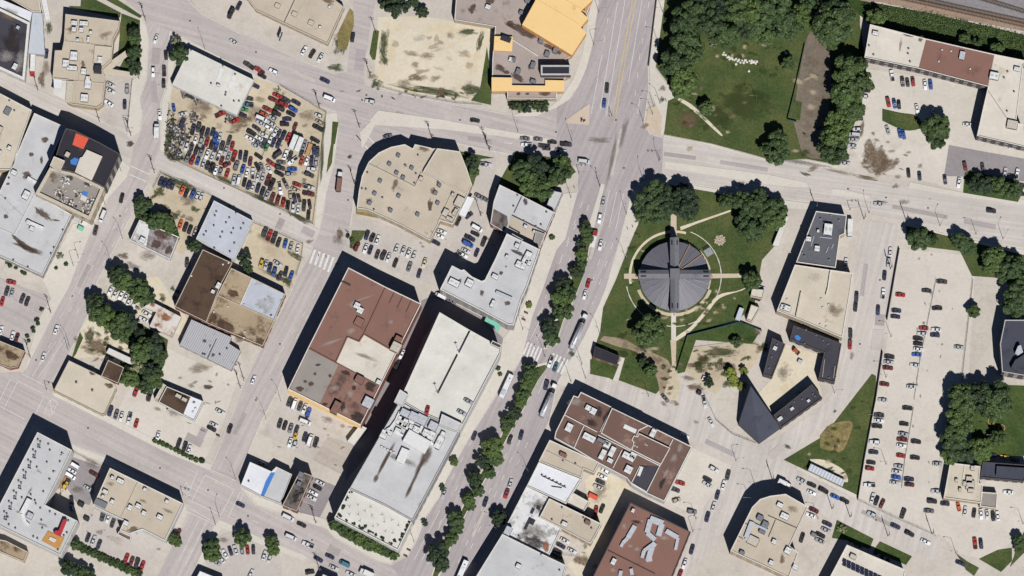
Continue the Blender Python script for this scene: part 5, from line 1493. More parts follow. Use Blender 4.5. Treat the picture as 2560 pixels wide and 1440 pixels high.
for x, y, rx, ry, a in ((1310, 250, 7, 62, 28), (1270, 330, 6, 50, 27), (1200, 465, 9, 16, 24), (1590, 460, 6, 58, 26), (1640, 340, 8, 36, 30), (1700, 240, 17, 40, 24), (1530, 590, 7, 28, 26)):
    b.stain(N, x, y, rx, ry, a, 'stain_streak')
b.stain(N, 1500, 300, 44, 12, 20, 'stain_oil'); b.stain(N, 1400, 260, 20, 10, 20, 'stain_oil')
b = Bld('terrace_roof', 'pale south roof terrace edged with dark potted plants', 'building', pts('873,1222 960,1263 1031,1303 995,1377 836,1294'), 12.5, 'roof_pale', 'wall_white', 'coping', .5, .7)
def pot(bb, zn, s, r=.7):
    for q in s.split():
        x, y = zn(*map(float, q.split(',')))
        link('potted_plant', CROWNS['c'][0], bb.root, bb.at(x, y, .05), rnd.uniform(0, 6), (r * rnd.uniform(.7, 1.3),) * 3)
pot(b, N, '945,580 935,605 960,600 905,640 915,660 900,680 860,740 878,745 868,765 825,825 840,835 850,845 810,850 900,880 910,890 965,915 985,920 1035,945 1070,965 1095,945 1130,995 1150,1000 1170,1010 1200,1030 1255,1055 1270,1065 1335,1110 1355,1120 1385,1085 1395,1095 1440,1080 1460,1050 1465,1025 1495,980 1510,950 1515,930 1535,900 1550,890 1270,1090 1050,970')
for q in pts('935,745 1020,730 1150,750 1090,790 935,825 1025,825 1160,830 1260,825 1040,890 1285,900 1360,880 1220,930 1425,935 1295,995 1370,1010 1170,945', N):
    m = MB()
    for k in range(3):
        m.cyl((0, 0, .1), (.9 * math.cos(k * 2.1), .9 * math.sin(k * 2.1), .7), .06, .04, 5)
    link('trellis', m.me('trellis', ['wood_pole']), b.root, b.at(*q, .05), rnd.uniform(0, 6))
# --- curved building
b = Bld('furniture_store', 'large tan roof with curved north-west front and many small roof lights', 'building', pts('892,521 897,480 905,440 922,405 947,382 977,368 1012,361 1032,372 1037,361 1077,370 1080,372 1093,371 1150,379 1168,425 1180,462 1169,486 1132,562 1100,552 1075,602 1000,562 917,524'), 8, 'roof_tan', 'wall_buff', 'coping', .35)
b.block(pts('1093,371 1150,379 1168,425 1180,462 1168,484 1057,432 1060,425'), 1.5, 'roof_tan', 'wall_buff', 'roof_section', 'coping')
b.bar(F_, 1135, 205, 1590, 430, .5, .5, 'coping_tan', 'parapet'); b.bar(F_, 1655, 285, 1590, 430, .4, .5, 'coping_tan', 'parapet'); b.bar(F_, 1965, 470, 1820, 790, .3, .4, 'coping_tan', 'parapet'); b.bar(F_, 1830, 750, 1970, 800, .3, .4, 'coping_tan', 'parapet')
b.ac(F_, '1422,115 1332,200 1556,240 1405,290 1240,370 1185,495 1425,520 1135,590 1345,665 1615,705 1795,490 1815,590 1832,415 1470,335', 1.7, 1.7, .9, kind='g', name='skylight'); b.ac(F_, '2035,580,4,5 1895,690,2.6,3.4 1920,745,1.6,1.6 1950,760,1.6,1.6 2000,670,1.6,1.6 1980,700,1.6,1.6 1650,350,1.8,1.8 1970,510,1.5,1.5', kind='t')
b.vents(F_, '1490,215 1600,300 1780,180 1935,195 1585,395 1060,450 1115,290 1100,455 2065,430 1620,115 1265,540 1180,660')
for x, y, rx, ry, a, m in ((1390, 410, 10, 24, 20, 'stain_soil'), (1740, 610, 10, 24, 5, 'stain_brown'), (1770, 470, 10, 12, 10, 'stain_soil'), (1680, 50, 20, 9, 10, 'stain_soil'), (1130, 575, 12, 12, 0, 'stain_soil'), (1495, 215, 6, 6, 0, 'stain_soil'), (1820, 390, 7, 10, 0, 'stain_soil'), (1330, 640, 9, 6, 0, 'stain_soft'), (1430, 450, 14, 16, 0, 'stain_pale')):
    b.stain(F_, x, y, rx, ry, a, m)
Bld('loading_canopy', 'bright white loading canopy on the east side of the curved store', 'canopy', pts('1167,490 1185,496 1163,543 1146,535'), 4.2, 'roof_white', 'wall_white', None, win=False, base=3.6)
b = Bld('building', 'pale grey flat building beside trees on the avenue corner', 'building', pts('1249,462 1306,490 1387,532 1366,580 1350,622 1268,585 1226,560 1234,505'), 8, 'roof_grey', 'wall_brick', 'coping', .3)
b.patch(pts('1276,540 1363,582 1342,620 1268,583'), 'roof_tan'); b.patch(pts('1234,522 1268,540 1270,560 1260,578 1228,558'), 'roof_ash'); b.block(pts('1340,577 1362,585 1348,620 1334,603'), 1.2, 'roof_speckled', 'wall_brick', 'penthouse', 'coping_grey')
b.bar(G_, 100, 520, 20, 690, .3, .3, 'metal_dark', 'seam'); b.bar(G_, 0, 715, 345, 885, .4, .5, 'coping_dark', 'parapet'); b.stain(G_, 135, 580, 9, 14, -10, 'stain_dark'); b.vents(G_, '345,685 290,810 55,515 15,625 240,830 120,775'); b.ac(G_, '135,830,1.8,1.4 220,880,1.2,1.2')
Bld('annex', 'small plain grey annex below corner trees on the avenue', 'building', pts('1380,477 1408,483 1388,527 1367,515'), 4.2, 'roof_grey', 'wall_grey', 'coping_grey', .2)
b = Bld('hotel', 'pale grey stepped hotel block facing the tree-lined avenue', 'building', pts('1130,664 1153,676 1160,674 1180,692 1204,703 1212,700 1237,650 1267,584 1350,624 1317,720 1304,748 1284,814 1268,812 1205,778 1100,724'), 13.5, 'roof_grey', 'wall_grey', 'coping', .5)
b.ac(F_, '1980,1390,5,3 2135,1395,3.4,3.4 2510,1130,1.4,1.4 2390,1330,3,2', kind='w'); b.ac(G_, '150,1140,3,6 70,1210,3,3 50,1020,2,2 110,1220,2.6,3.4 160,1190,3,2', kind='w'); b.ac(J, '2365,160,1.4,3.4'); b.bar(G_, 100, 960, 60, 1080, .3, .6, 'coping_grey', 'parapet'); b.bar(G_, 0, 900, 110, 960, .3, .6, 'coping_grey', 'parapet'); b.bar(J, 2400, 40, 2560, 110, 1.2, 1.2, 'metal_light')
for x, y, rx, ry, a in ((2260, 50, 8, 12, 0), (2515, 150, 12, 10, 0)):
    b.stain(J, x, y, rx, ry, a)
b.stain(F_, 2040, 1370, 6, 10, 0); b.stain(G_, 60, 1090, 30, 8, 25, 'stain_dark'); b.stain(F_, 2450, 1290, 8, 8, 0, 'stain_dark'); b.stain(F_, 2500, 1225, 4, 4, 0, 'stain_rust')
Bld('awning', 'mint green awning behind the hotel by the parking structure', 'awning', pts('2312,262 2455,345 2425,440 2285,330', J), 4, 'teal', 'teal', None, win=False, base=3.5)
# --- round lodge
c0 = P(1686, 690, 4.0)
lodge = root('round_lodge', (c0.x, c0.y, 0), 'round grey metal-roofed lodge with a cross of ridges in the park', 'building')
RL, NSEG = 88 * S, 28
m = MB()
for k in range(NSEG):
    a0, a1 = 2 * math.pi * k / NSEG, 2 * math.pi * (k + 1) / NSEG
    m.quad((RL * .93 * math.cos(a0), RL * .93 * math.sin(a0), 0), (RL * .93 * math.cos(a1), RL * .93 * math.sin(a1), 0), (RL * .93 * math.cos(a1), RL * .93 * math.sin(a1), 3.7), (RL * .93 * math.cos(a0), RL * .93 * math.sin(a0), 3.7))
link('wall', m.me('wall', ['wall_buff']), lodge)
wedge = MB()
hw_ = math.pi / NSEG
for (r, z) in ((RL, 3.7), (RL * .12, 9.4)):
    pass
p0, p1 = (RL * math.cos(-hw_), RL * math.sin(-hw_), 3.7), (RL * math.cos(hw_), RL * math.sin(hw_), 3.7)
q0, q1 = (RL * .1 * math.cos(-hw_), RL * .1 * math.sin(-hw_), 8.2), (RL * .1 * math.cos(hw_), RL * .1 * math.sin(hw_), 8.2)
wedge.quad(p0, p1, q1, q0)
wedge.quad(p0, (p0[0], p0[1], 3.4), (p1[0], p1[1], 3.4), p1)
wm = mesh('roof_panel', wedge.v, wedge.f, 'sheet_zinc', [(q[1], q[0]) for q in wedge.v])
rib = MB().cyl((RL * 1.005, 0, 3.74), (RL * .1, 0, 8.24), .06, .06, 5).me('rib', ['metal_grey'])
ribo = MB().cyl((RL * 1.02, 0, 3.9), (RL * .12, 0, 8.5), .2, .16, 6).me('rib', ['timber'])
for k in range(NSEG):
    a = 2 * math.pi * (k + .5) / NSEG
    link('roof_panel', wm, lodge, (0, 0, .004 * (k % 2)), a)
    link('rib', ribo if 0.25 < a < 1.3 and k % 2 == 0 else rib, lodge, (0, 0, 0), a + hw_)
def gable(w, ln, z0, z1, rz, nm):
    mm = MB()
    h = ln
    for s in (-1, 1):
        mm.quad((-h, s * w, z0), (h, s * w, z0), (h, 0, z1), (-h, 0, z1))
        mm.quad((-h, s * w, 3.5), (h, s * w, 3.5), (h, s * w, z0), (-h, s * w, z0))
    for e in (-1, 1):
        mm.quad((e * h, -w, 3.5), (e * h, w, 3.5), (e * h, w, z0), (e * h, 0, z1), (e * h, -w, z0))
    link(nm, mm.me(nm, ['roof_lodge']), lodge, (0, 0, 0), rz)
gable(11 * S, 90 * S, 8.6, 9.6, 0, 'ridge_roof')
gable(11 * S, 93 * S, 8.7, 9.9, math.pi / 2, 'ridge_roof')
link('cupola', MB().box((0, 0, 8), (5, 5, 3.4), taper=.9).me('cupola', ['roof_lodge']), lodge)
for sx, sy in ((1, 0), (-1, 0), (0, 1), (0, -1)):
    link('skylight', ubox('glass'), lodge, (sx * 78 * S, sy * 80 * S, 9.05), 0, (2.6, 2.6, .25) if sx else (3, 2.4, .3))
    link('porch_post', MB().cyl((0, 0, 0), (0, 0, 5), .12, .12, 6).me('porch_post', ['timber']), lodge, (sx * 95 * S, sy * 97 * S, 0))
# --- small park buildings
b = Bld('washroom', 'small black-roofed washroom hut at the lawn corner by the avenue', 'building', pts('832,582 1076,682 1048,772 805,688', K), 4, 'roof_black', 'wall_brick', 'coping_dark', .2, .15, 22)
def flat(name, label, cat, s, h, roof, wall='wall_buff', zn=None, rim='coping', ang=27, **kw):
    return Bld(name, label, cat, pts(s, zn), h, roof, wall, rim, ang=ang, **kw)
# --- brown complex, lower middle
b = flat('mission_building', 'brown-roofed complex with white parapets and many rooftop units', 'building', '1452,980 1530,1018 1730,1117 1661,1254 1615,1233 1578,1211 1566,1195 1496,1158 1436,1122 1386,1095 1389,1080 1434,989 1445,993', 9.5, 'roof_brown2', 'wall_white')
b.patch(pts('1300,330 1478,345 1345,608 1195,525', O), 'roof_dark', 'light_well_shade')  # flat dark sheet paints the well's shade; no recess is cut
b.block(pts('1530,1020 1622,1064 1598,1076 1578,1126 1502,1083'), 1.2, 'roof_brown2', 'wall_white', 'penthouse', 'coping', .35)
b.block(pts('1270,12 1582,160 1490,328 1196,180 1215,105 1195,80 1218,35 1255,45', O), 1.6, 'roof_brown2', 'wall_white', 'penthouse', 'coping', .35)
for a4 in ((1000, 1195, 880, 1440), (525, 1270, 850, 1440), (690, 1440 + 0, 720, 1380)):
    b.bar(K, *a4, .35, .6, 'coping', 'parapet')
for a4 in ((690, 0, 620, 165), (1100, 180, 1010, 360), (860, 30, 1480, 340), (1610, 75, 1345, 605), (1280, 340, 1190, 520), (1200, 515, 1345, 600)):
    b.bar(O, *a4, .35, .6, 'coping', 'parapet')
b.ac(K, '765,1205,3,2.4 810,1235,3,3 570,1400,3,4', kind='w'); b.bar(K, 1120, 1385, 1240, 1440, 2, 1.2, 'tarp_white')
b.ac(O, '770,60,6,3 905,230,2.4,5 1000,200,2.4,5 980,290,2.6,2 1165,250,6,3 1165,380,3.4,3.6 950,130,3,3 1410,15,2.4,4 1340,135,1.8,2 1240,150,2.4,2 1210,240,3,3', kind='w'); b.ac(O, '910,100,6,1.6', kind='g'); b.bar(O, 1300, 350, 1265, 440, 1.4, .8, 'tarp_white')
for x, y, rx, ry, a, m in ((640, 1140, 26, 14, 0, 'stain_pale'), (860, 1240, 18, 20, 0, 'stain_dark'), (800, 1350, 20, 14, 20, 'stain_dark'), (940, 1290, 10, 30, 20, 'stain_dark')):
    b.stain(K, x, y, rx, ry, a, m)
for x, y, rx, ry, a, m in ((1450, 200, 14, 12, 0, 'stain_dark'), (1500, 520, 8, 22, 25, 'stain_dark'), (1680, 160, 10, 18, 20, 'stain_pale'), (1620, 260, 10, 18, 20, 'stain_pale'), (1540, 410, 6, 22, 25, 'stain_pale'), (1180, 100, 8, 20, 0, 'stain_dark')):
    b.stain(O, x, y, rx, ry, a, m)
b = flat('building', 'narrow grey-beige roof between the brown complex and the white roof', 'building', '1374,1100 1499,1157 1485,1183 1459,1172 1453,1196 1347,1153', 8, 'roof_tan')
b.bar(O, 345, 190, 700, 365, .3, .35, 'coping_tan', 'parapet'); b.ac(O, '510,230,3.4,1.6', kind='b'); b.vents(O, '635,320 480,205 510,290')
b = flat('building', 'bright white roof with a line of dark vent pipes beside the avenue', 'building', '1347,1155 1453,1198 1415,1260 1317,1215', 8.2, 'roof_white', 'wall_white')
b.bar(O, 300, 440, 540, 560, .3, .6, 'metal_dark', 'pipe'); b.bar(O, 395, 545, 500, 560, .25, .5, 'metal_dark', 'pipe')
for k in range(7):
    b.vents(O, f'{300 + k * 38},{435 + k * 19}')
b = flat('building', 'weathered white and grey patched roof south of the bright white roof', 'building', '1316,1216 1372,1243 1348,1293 1404,1321 1372,1391 1256,1333', 7.6, 'roof_weathered', 'wall_white')
b.bar(O, 185, 860, 130, 975, 1.2, .5, 'metal_dark', 'hatch'); b.ac(O, '205,790,1.2,2.6 265,760,1.6,1.6 205,900,1.8,2.6', kind='d', hh=.5); b.stain(O, 240, 1000, 50, 30, 25, 'stain_oil'); b.stain(O, 220, 1100, 40, 24, 25, 'stain_dark'); b.stain(O, 340, 1150, 12, 22, -10, 'stain_rust')
b = flat('building', 'tan flat roof with one round vent above a small car yard', 'building', '1373,1246 1504,1310 1477,1360 1349,1293', 9, 'roof_tan')
b.ac(O, '525,925,2.8,2'); b.ac(O, '755,905,2.6,1.8', kind='b'); b.vents(O, '400,880 500,760 795,965 715,860')
flat('shed', 'low cream shed roof in the gap behind the white roof', 'shed', '1432,1232 1474,1255 1459,1281 1418,1260', 5, 'roof_cream')
b = flat('warehouse', 'big plain pale grey roof at the bottom edge beside the avenue', 'building', '1256,1335 1372,1393 1416,1414 1400,1470 1160,1490', 9.5, 'roof_grey', 'wall_grey')
b.ac(O, '65,1345,2.4,2'); b.vents(O, '80,1070 475,1385 290,1225'); b.ac(N, '2520,990,3,4', kind='l')
b = flat('office_building', 'square brown roof with angular white ducts at the bottom edge', 'building', '1576,1256 1727,1330 1670,1470 1470,1470 1490,1426', 10, 'roof_brown', 'wall_brick', None, 'coping_dark')
for a4 in ((1230, 940, 1160, 1060, 2.2), (1160, 1060, 1110, 1110, 1.6), (1110, 1110, 1090, 1150, 1.4), (1380, 870, 1510, 920, 3), (1385, 880, 1350, 1010, 2.4), (1500, 920, 1465, 1040, 2.6), (1350, 1010, 1430, 1080, 2.2), (1540, 990, 1660, 1060, 2.2), (1660, 1060, 1635, 1180, 1.4), (1430, 1110, 1400, 1150, 2.4), (1400, 1130, 1320, 1190, 1.6), (1320, 1190, 1300, 1260, 1.6), (1400, 1150, 1360, 1290, 2.6), (1340, 1280, 1400, 1270, 2), (1090, 1390, 1080, 1440, 1.6), (1190, 1370, 1200, 1430, 1.6)):
    b.bar(O, *a4[:4], a4[4], 1.1, 'metal_light')
b.ac(O, '1015,1300,2,3 1210,790,1.4,1.8'); b.bar(O, 960, 1185, 1430, 1420, .35, .4, 'coping_dark', 'parapet')
for x, y, rx, ry in ((1120, 940, 8, 10), (1250, 1170, 10, 8), (1180, 1140, 10, 6), (1010, 1380, 10, 8), (1520, 1060, 16, 8), (1300, 890, 6, 6), (1590, 1020, 10, 6)):
    b.stain(O, x, y, rx, ry, 0, 'stain_pale')
b.stain(O, 1240, 900, 18, 6, 10, 'stain_dark')
b = flat('office_building', 'tan block with rounded corner and rooftop ducts, lower right', 'building', '1900,1248 1925,1240 1964,1235 2020,1267 1974,1365 1996,1382 1972,1445 1920,1420 1826,1377 1880,1268', 11, 'roof_tan')
b.bar(O, 2400, 900, 2340, 1060, 2.2, 1.2, 'metal_light'); b.bar(O, 2340, 1060, 2370, 1100, 1.6, 1.1, 'metal_light'); b.bar(O, 2410, 920, 2560, 990, 1, 1, 'metal_light'); b.ac(O, '2410,1090,5,4,1.4', kind='t'); b.ac(O, '2480,860,3,2.4 2530,930,3,3 2300,1210,2.4,1.6 2500,1000,3,1.6', kind='g')
b.ac(Q, '120,735,3,2 165,845,4,2.6 200,1190,3,3 60,1100,2,2 30,1310,2,2 270,1355,2.4,2', kind='w'); b.bar(Q, 75, 880, 5, 1050, .25, .3, 'coping_dark', 'seam'); b.bar(Q, 0, 835, 285, 960, .25, .3, 'coping_dark', 'seam'); b.bar(O, 2325, 910, 2380, 940, .25, .3, 'coping_dark', 'seam'); b.bar(O, 2260, 1040, 2310, 1070, .25, .3, 'coping_dark', 'seam'); b.stain(Q, 250, 770, 18, 12, 20, 'stain_soft'); b.stain(Q, 140, 1270, 10, 16, 0, 'stain_soil')
b = flat('school_building', 'cream roof with slanted solar panel rows at the lower right', 'building', '2117,1362 2264,1425 2256,1470 2060,1470', 8, 'roof_cream')
for r_ in range(2):
    for k in range(15):
        t_ = k / 14
        x, y = 750 + 15 + 620 * t_, 1290 + 290 * t_ + r_ * 38
        p = b.at(*Q(x, y), .5)
        o = link('solar_panel', ubox('solar'), b.root, p, -R(25), (1.9, 1.5, .06))
        o.rotation_euler = (R(18), 0, -R(25))
b.ac(Q, '850,1250,3,2', kind='t')
b = flat('office_building', 'small beige office with parked cars along its south side, right edge', 'building', '2375,1157 2451,1166 2447,1207 2457,1212 2453,1258 2359,1245', 6, 'roof_beige', ang=5)
b.bar(Q, 1965, 345, 1935, 540, .3, .4, 'coping', 'parapet'); b.ac(Q, '2045,365,2,2 2010,480,3,3 2020,530,4,4 2025,580,2.6,2.6 1970,520,2,2 1885,488,1.4,1.4 1920,580,1.4,1.4', kind='t')
flat('annex', 'square grey annex on the beige office beside parked cars', 'building', '2455,1230 2494,1233 2491,1272 2449,1266', 4, 'roof_speckled', ang=5)
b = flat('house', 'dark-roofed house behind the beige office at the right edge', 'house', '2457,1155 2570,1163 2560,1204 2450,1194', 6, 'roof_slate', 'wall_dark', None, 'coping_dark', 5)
b.block(pts('2492,1165 2570,1170 2565,1195 2490,1188'), 2, 'roof_slate', 'roof_slate', 'ridge_roof', None)
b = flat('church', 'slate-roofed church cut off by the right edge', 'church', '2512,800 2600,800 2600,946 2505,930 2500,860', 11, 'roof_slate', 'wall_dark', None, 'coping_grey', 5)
b.block(pts('2545,865 2552,862 2558,880 2545,888 2538,882'), 3, 'metal_light', 'metal_light', 'spire_base', None)
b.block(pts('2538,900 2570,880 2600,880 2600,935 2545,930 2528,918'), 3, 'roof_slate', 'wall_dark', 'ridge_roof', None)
# --- north-east L
b = flat('warehouse', 'L-shaped warehouse with cream and brown roofs in the upper right', 'building', '2175,61 2315,97 2486,136 2570,153 2558,165 2540,307 2560,312 2570,370 2442,340 2458,268 2470,217 2296,172 2161,144', 9, 'roof_cream', 'wall_dark', None, 'coping', 12)  # walls coloured dark to mimic the shade along the south side
b.patch(pts('2315,98 2486,137 2470,216 2296,171'), 'roof_brown'); b.ac(Dq, '1075,338,3,1.8 2490,695,3,1.8'); b.ac(Dq, '1940,560,2.6,4 ', kind='l'); b.ac(Dq, '2260,765,4.4,3.4,2', kind='w'); b.ac(Dq, '2440,1250,5,4,1.6', kind='t'); b.vents(Dq, '1830,512 2022,690 1708,615 1740,498', VENTW); b.vents(Dq, '1010,460 1405,490 1400,540 1420,620 1055,550 2395,720 2360,780 2460,920 2390,1115'); b.bar(Dq, 2200, 905, 2400, 1200, .15, .2, 'metal_dark', 'cable')
b.stain(Dq, 1325, 450, 5, 26, 10, 'stain_soft'); b.stain(Dq, 1400, 355, 20, 5, 10, 'stain_dark'); b.stain(Dq, 1530, 390, 10, 12, 0, 'stain_soil')
# --- east of the lodge
b = flat('workshop', 'charcoal flat roof with white rooftop units on the east road', 'building', '2040,528 2117,538 2112,585 2100,590 2089,670 1990,656', 8, 'roof_charcoal', 'wall_buff', None, 'coping', 7)
b.ac(H_, '600,860,4,5.4,2.2 490,1050,2.4,2.6 500,875,1.2,1.2 405,955,2.4,2.2', kind='w'); b.bar(H_, 515, 930, 640, 945, .3, .4); b.bar(H_, 460, 920, 430, 1020, .3, .4); b.bar(H_, 655, 1000, 635, 1045, .3, .4); b.bar(H_, 605, 1030, 580, 1090, .3, .4); b.vents(H_, '525,750 710,765 630,715 610,1160 365,1120 340,1090 560,790')
b = flat('workshop', 'tan flat roof with a dark raised wall down the middle', 'building', '1987,662 2132,683 2127,720 2106,845 2020,808 1942,777', 9, 'roof_beige', 'wall_buff', None, 'coping', 20)
b.bar(H_, 625, 1265, 600, 1440, .5, 1.2, 'coping', 'parapet'); b.bar(L_, 600, 0, 580, 75, .5, 1.2, 'coping', 'parapet'); b.bar(L_, 330, 45, 280, 290, .5, 1.2, 'coping_tan', 'parapet'); b.ac(L_, '185,205,4,2.4 145,195,2,2.4', kind='w'); b.vents(L_, '530,110 605,165 545,195 520,365 580,390 190,115', VENTW); b.stain(L_, 690, 230, 26, 20, 0, 'stain_soft'); b.stain(H_, 470, 1330, 22, 14, 0, 'stain_pale'); b.stain(L_, 640, 200, 14, 20, 0, 'stain_soft')
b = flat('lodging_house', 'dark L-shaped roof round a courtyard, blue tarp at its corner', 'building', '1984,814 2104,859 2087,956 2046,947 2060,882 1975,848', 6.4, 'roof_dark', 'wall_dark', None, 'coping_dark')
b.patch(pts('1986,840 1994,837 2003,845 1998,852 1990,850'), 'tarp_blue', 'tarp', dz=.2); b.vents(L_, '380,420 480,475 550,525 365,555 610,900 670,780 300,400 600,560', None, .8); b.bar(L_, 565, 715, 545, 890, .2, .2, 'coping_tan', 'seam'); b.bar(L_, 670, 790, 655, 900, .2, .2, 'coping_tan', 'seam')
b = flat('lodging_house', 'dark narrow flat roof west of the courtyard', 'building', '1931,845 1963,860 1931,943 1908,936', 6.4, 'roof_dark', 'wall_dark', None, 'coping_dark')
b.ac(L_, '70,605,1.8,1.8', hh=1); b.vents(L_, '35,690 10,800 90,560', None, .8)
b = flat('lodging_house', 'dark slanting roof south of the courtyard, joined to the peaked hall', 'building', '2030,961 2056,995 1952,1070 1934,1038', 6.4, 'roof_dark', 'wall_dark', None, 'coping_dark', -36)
b.ac(L_, '405,1130,1.4,1.2 240,1210,1.8,1.2 120,1310,2.4,1.6', hh=1, kind='w'); b.vents(L_, '450,1060 470,1080 260,1140 340,1110', None, .8)
# peaked hall
tip = P(1877, 965, 15)
base = [P(1952, 1069, 3.4), P(1898, 1108, 3.4), P(1846, 1060, 3.4)]
oo = sum(base, Vector()) / 3
oo.z = 0
pk = root('peaked_hall', oo, 'dark slate hall whose roof rises to one sharp northern peak', 'building')
tl, bl_ = tip - oo, [q - oo for q in base]
back = [Vector((tl.x + 1.2, tl.y - .5, 3.4)), Vector((tl.x - 1.2, tl.y - .5, 3.4))]
m = MB()
m.quad(tl, bl_[1], bl_[0]); m.quad(tl, bl_[2], bl_[1])
uvp = [(q[0], q[1]) for q in m.v]
link('roof', mesh('roof', m.v, m.f, 'roof_slate', uvp), pk)
m = MB()
for a_, c_ in ((bl_[0], back[0]), (bl_[2], back[1])):
    m.quad(tl, a_, c_)
    m.quad(a_, (a_.x, a_.y, 0), (c_.x, c_.y, 0), c_)
m.quad(bl_[1], (bl_[1].x, bl_[1].y, 0), (bl_[0].x, bl_[0].y, 0), bl_[0]); m.quad(bl_[2], (bl_[2].x, bl_[2].y, 0), (bl_[1].x, bl_[1].y, 0), bl_[1])
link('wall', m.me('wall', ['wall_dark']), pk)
link('window', WIN, pk, ((bl_[0] + bl_[1]) / 2 + Vector((.05, -.05, -1.6))), math.atan2((bl_[0] - bl_[1]).y, (bl_[0] - bl_[1]).x))
b = flat('shelter', 'pale ribbed open shelter on the triangular lawn', 'shelter', '2027,1159 2112,1200 2106,1216 2020,1175', 3, 'sheet_bold', 'wall_grey', None, None, win=False)
flat('trailer', 'long pale trailer parked in shade west of the charcoal workshop', 'trailer', '1961,540 1972,542 1946,616 1932,612', 3, 'roof_pale', 'wall_white', None, None, win=False, base=.6)
flat('container', 'grey shipping container at the east edge of the lodge lawn', 'container', '1849,768 1860,772 1850,802 1838,798', 2.7, 'sheet_silver', 'wall_grey', None, None, win=False)
flat('portable_building', 'cream portable building behind the lodge lawn container', 'portable building', '1878,762 1900,770 1880,805 1866,800', 3, 'roof_cream', 'wall_buff', None, 'coping_tan', win=False)
flat('portable_building', 'cream portable building with dark vehicle beside it, north of the container', 'portable building', '1880,722 1912,725 1906,748 1876,742', 3, 'roof_cream', 'wall_buff', None, 'coping_tan', win=False)
flat('house', 'ruined brown house at the left edge below the long grey block', 'house', '-20,1345 15,1352 70,1380 60,1405 0,1380 -20,1370', 4, 'roof_stained', 'wall_buff', None, 'coping_tan')
flat('building', 'small white flat roof at the bottom edge beside the round car park', 'building', '500,1428 560,1452 548,1475 480,1465', 5, 'roof_white', 'wall_white')
flat('building', 'grey flat roof at the bottom edge below the cross street', 'building', '808,1436 850,1455 850,1480 790,1470', 6, 'roof_grey', 'wall_grey')
# ================================================================ vehicles
Z2, Z3, Z4, Z5 = zone(600, 200, 7.2), zone(440, 300, 7.2), zone(640, 300, 7.2), zone(600, 400, 7.2)
SG = 'vehicles in the salvage yard'
row('in the salvage yard northern arc', Z3, '310,180,nP,-78 410,140,d,-76 480,205,k,-75 565,235,n,-72 665,225,n,-68 705,315,b,-72 790,315,wS,-73 960,370,d,-72', SG)
row('in the salvage yard second west row', Z3, '355,360,w,-72 450,410,s,-72 560,400,r,-73 640,460,k,-75 728,480,bP,-75 835,475,d,-75 905,550,s,-72 1015,480,r,-78', SG)
row('in the salvage yard third west row', Z3, '370,550,k,-70 465,565,gP,-70 565,620,wS,-70 655,660,wS,-70 770,650,wP,-70 825,740,m,-72 945,665,s,-72 1050,660,rP,-72 1160,640,n,-82 1255,670,nP,-80 1340,750,m,-80', SG)
row('on the south-west salvage yard fence', Z3, '215,680,gP,-68 295,730,r,-70 395,745,b,-72 495,790,s,-72 570,820,d,-72 650,870,k,-65 715,915,w,-70 800,935,g,-72 925,960,r,-70 1045,1080,s,-80 1135,1090,wV,-78 1235,1120,k,-75 1310,1180,n,-72 1390,1200,w,-72', SG)
row('between salvage yard south fence and third row', Z3, '915,810,mH,-30 1090,830,gU,-72 1205,885,bS,-75 1280,950,w,-78 1385,970,wP,-88', SG)
row('among scrap in the salvage yard west corner', Z3, '120,60,n,-70 105,440,sH,-75 195,480,wH,-70 285,490,dH,-80', SG)
row('on the south-east salvage yard fence', Z5, '325,510,n,-72 410,570,n,-70 485,640,s,-70 590,675,mU,-70 685,720,m,-75 780,770,r,-80 865,820,k,-82 960,865,wH,-85 1050,890,wS,-83 1155,830,dP,-83 1255,800,k,-100 1235,990,k,-85', SG)
row('one row above that south-east fence', Z5, '320,310,s,-75 410,320,s,-75 510,365,mP,-70 575,450,kP,-68 725,520,wP,80 825,440,gP,62 910,640,tH,85 985,695,n,80 1065,690,k,75 1000,545,tS,28 1030,450,rS,20 1240,500,wP,12 1235,615,mP,12', SG)
row('in the salvage yard middle jumble', Z5, '315,130,k,65 395,140,g,65 525,170,w,62 555,55,rS,38 720,150,dU,15 705,250,k,28 740,50,g,5 940,170,bS,2 890,260,s,5 1250,275,dU,22', SG)
row('in the salvage yard east cluster', Z4, '405,260,d,-68 495,280,n,-68 585,315,rS,-68 310,415,n,-68 410,435,n,-68 350,220,w,-65 265,350,w,-65 140,430,dU,-65 195,490,eH,-70 870,450,g,-70 820,610,d,-68', SG)
row('in the salvage yard lower east cluster', Z4, '50,660,k,35 380,640,dV,-38 530,630,w,-70 620,650,d,-70 665,740,wP,-35 825,740,oS,-70 915,740,w,-72 1000,740,n,-82 1085,760,s,-85 1000,890,wU,8 1050,550,nU,90 1110,580,d,90', SG)
row('by the salvage yard east fence', Z4, '1115,150,kP,28 1140,45,t,30 1065,370,k,28 705,120,mH,-70 1125,-75,w,25', SG, 'y')
row('in the salvage yard north-east column', Z2, '670,285,rS,25 600,360,m,25 780,440,r,28 830,365,d,28 720,520,d,25 495,530,rS,25 425,615,o,22 660,610,k,25', SG)
row('in the salvage yard middle column', Z2, '385,700,wV,22 590,690,s,28 365,780,s,25 560,790,w,30 295,870,d,35 520,870,w,32 210,960,k,28 425,990,w,30 175,1055,wS,28 340,1050,w,30 310,1125,g,28 295,1195,s,30', SG, 'y')
row('east of the salvage yard cross fence', Z2, '1010,410,n,28 960,535,bU,28 915,615,k,28 845,710,nS,2 805,805,k,3', SG, 'y')
row('beside the white hall in the salvage yard', Z2, '270,110,n,25 155,340,d,8 140,455,cP,8 70,540,eS,8 45,635,n,22', SG, 'y')
row('on open dirt in the salvage yard', A, '2205,1148,rP,-25 2352,1212,rS,-25 1833,1142,wS,-15 1738,1080,bH,80 1900,965,kH,30', SG)
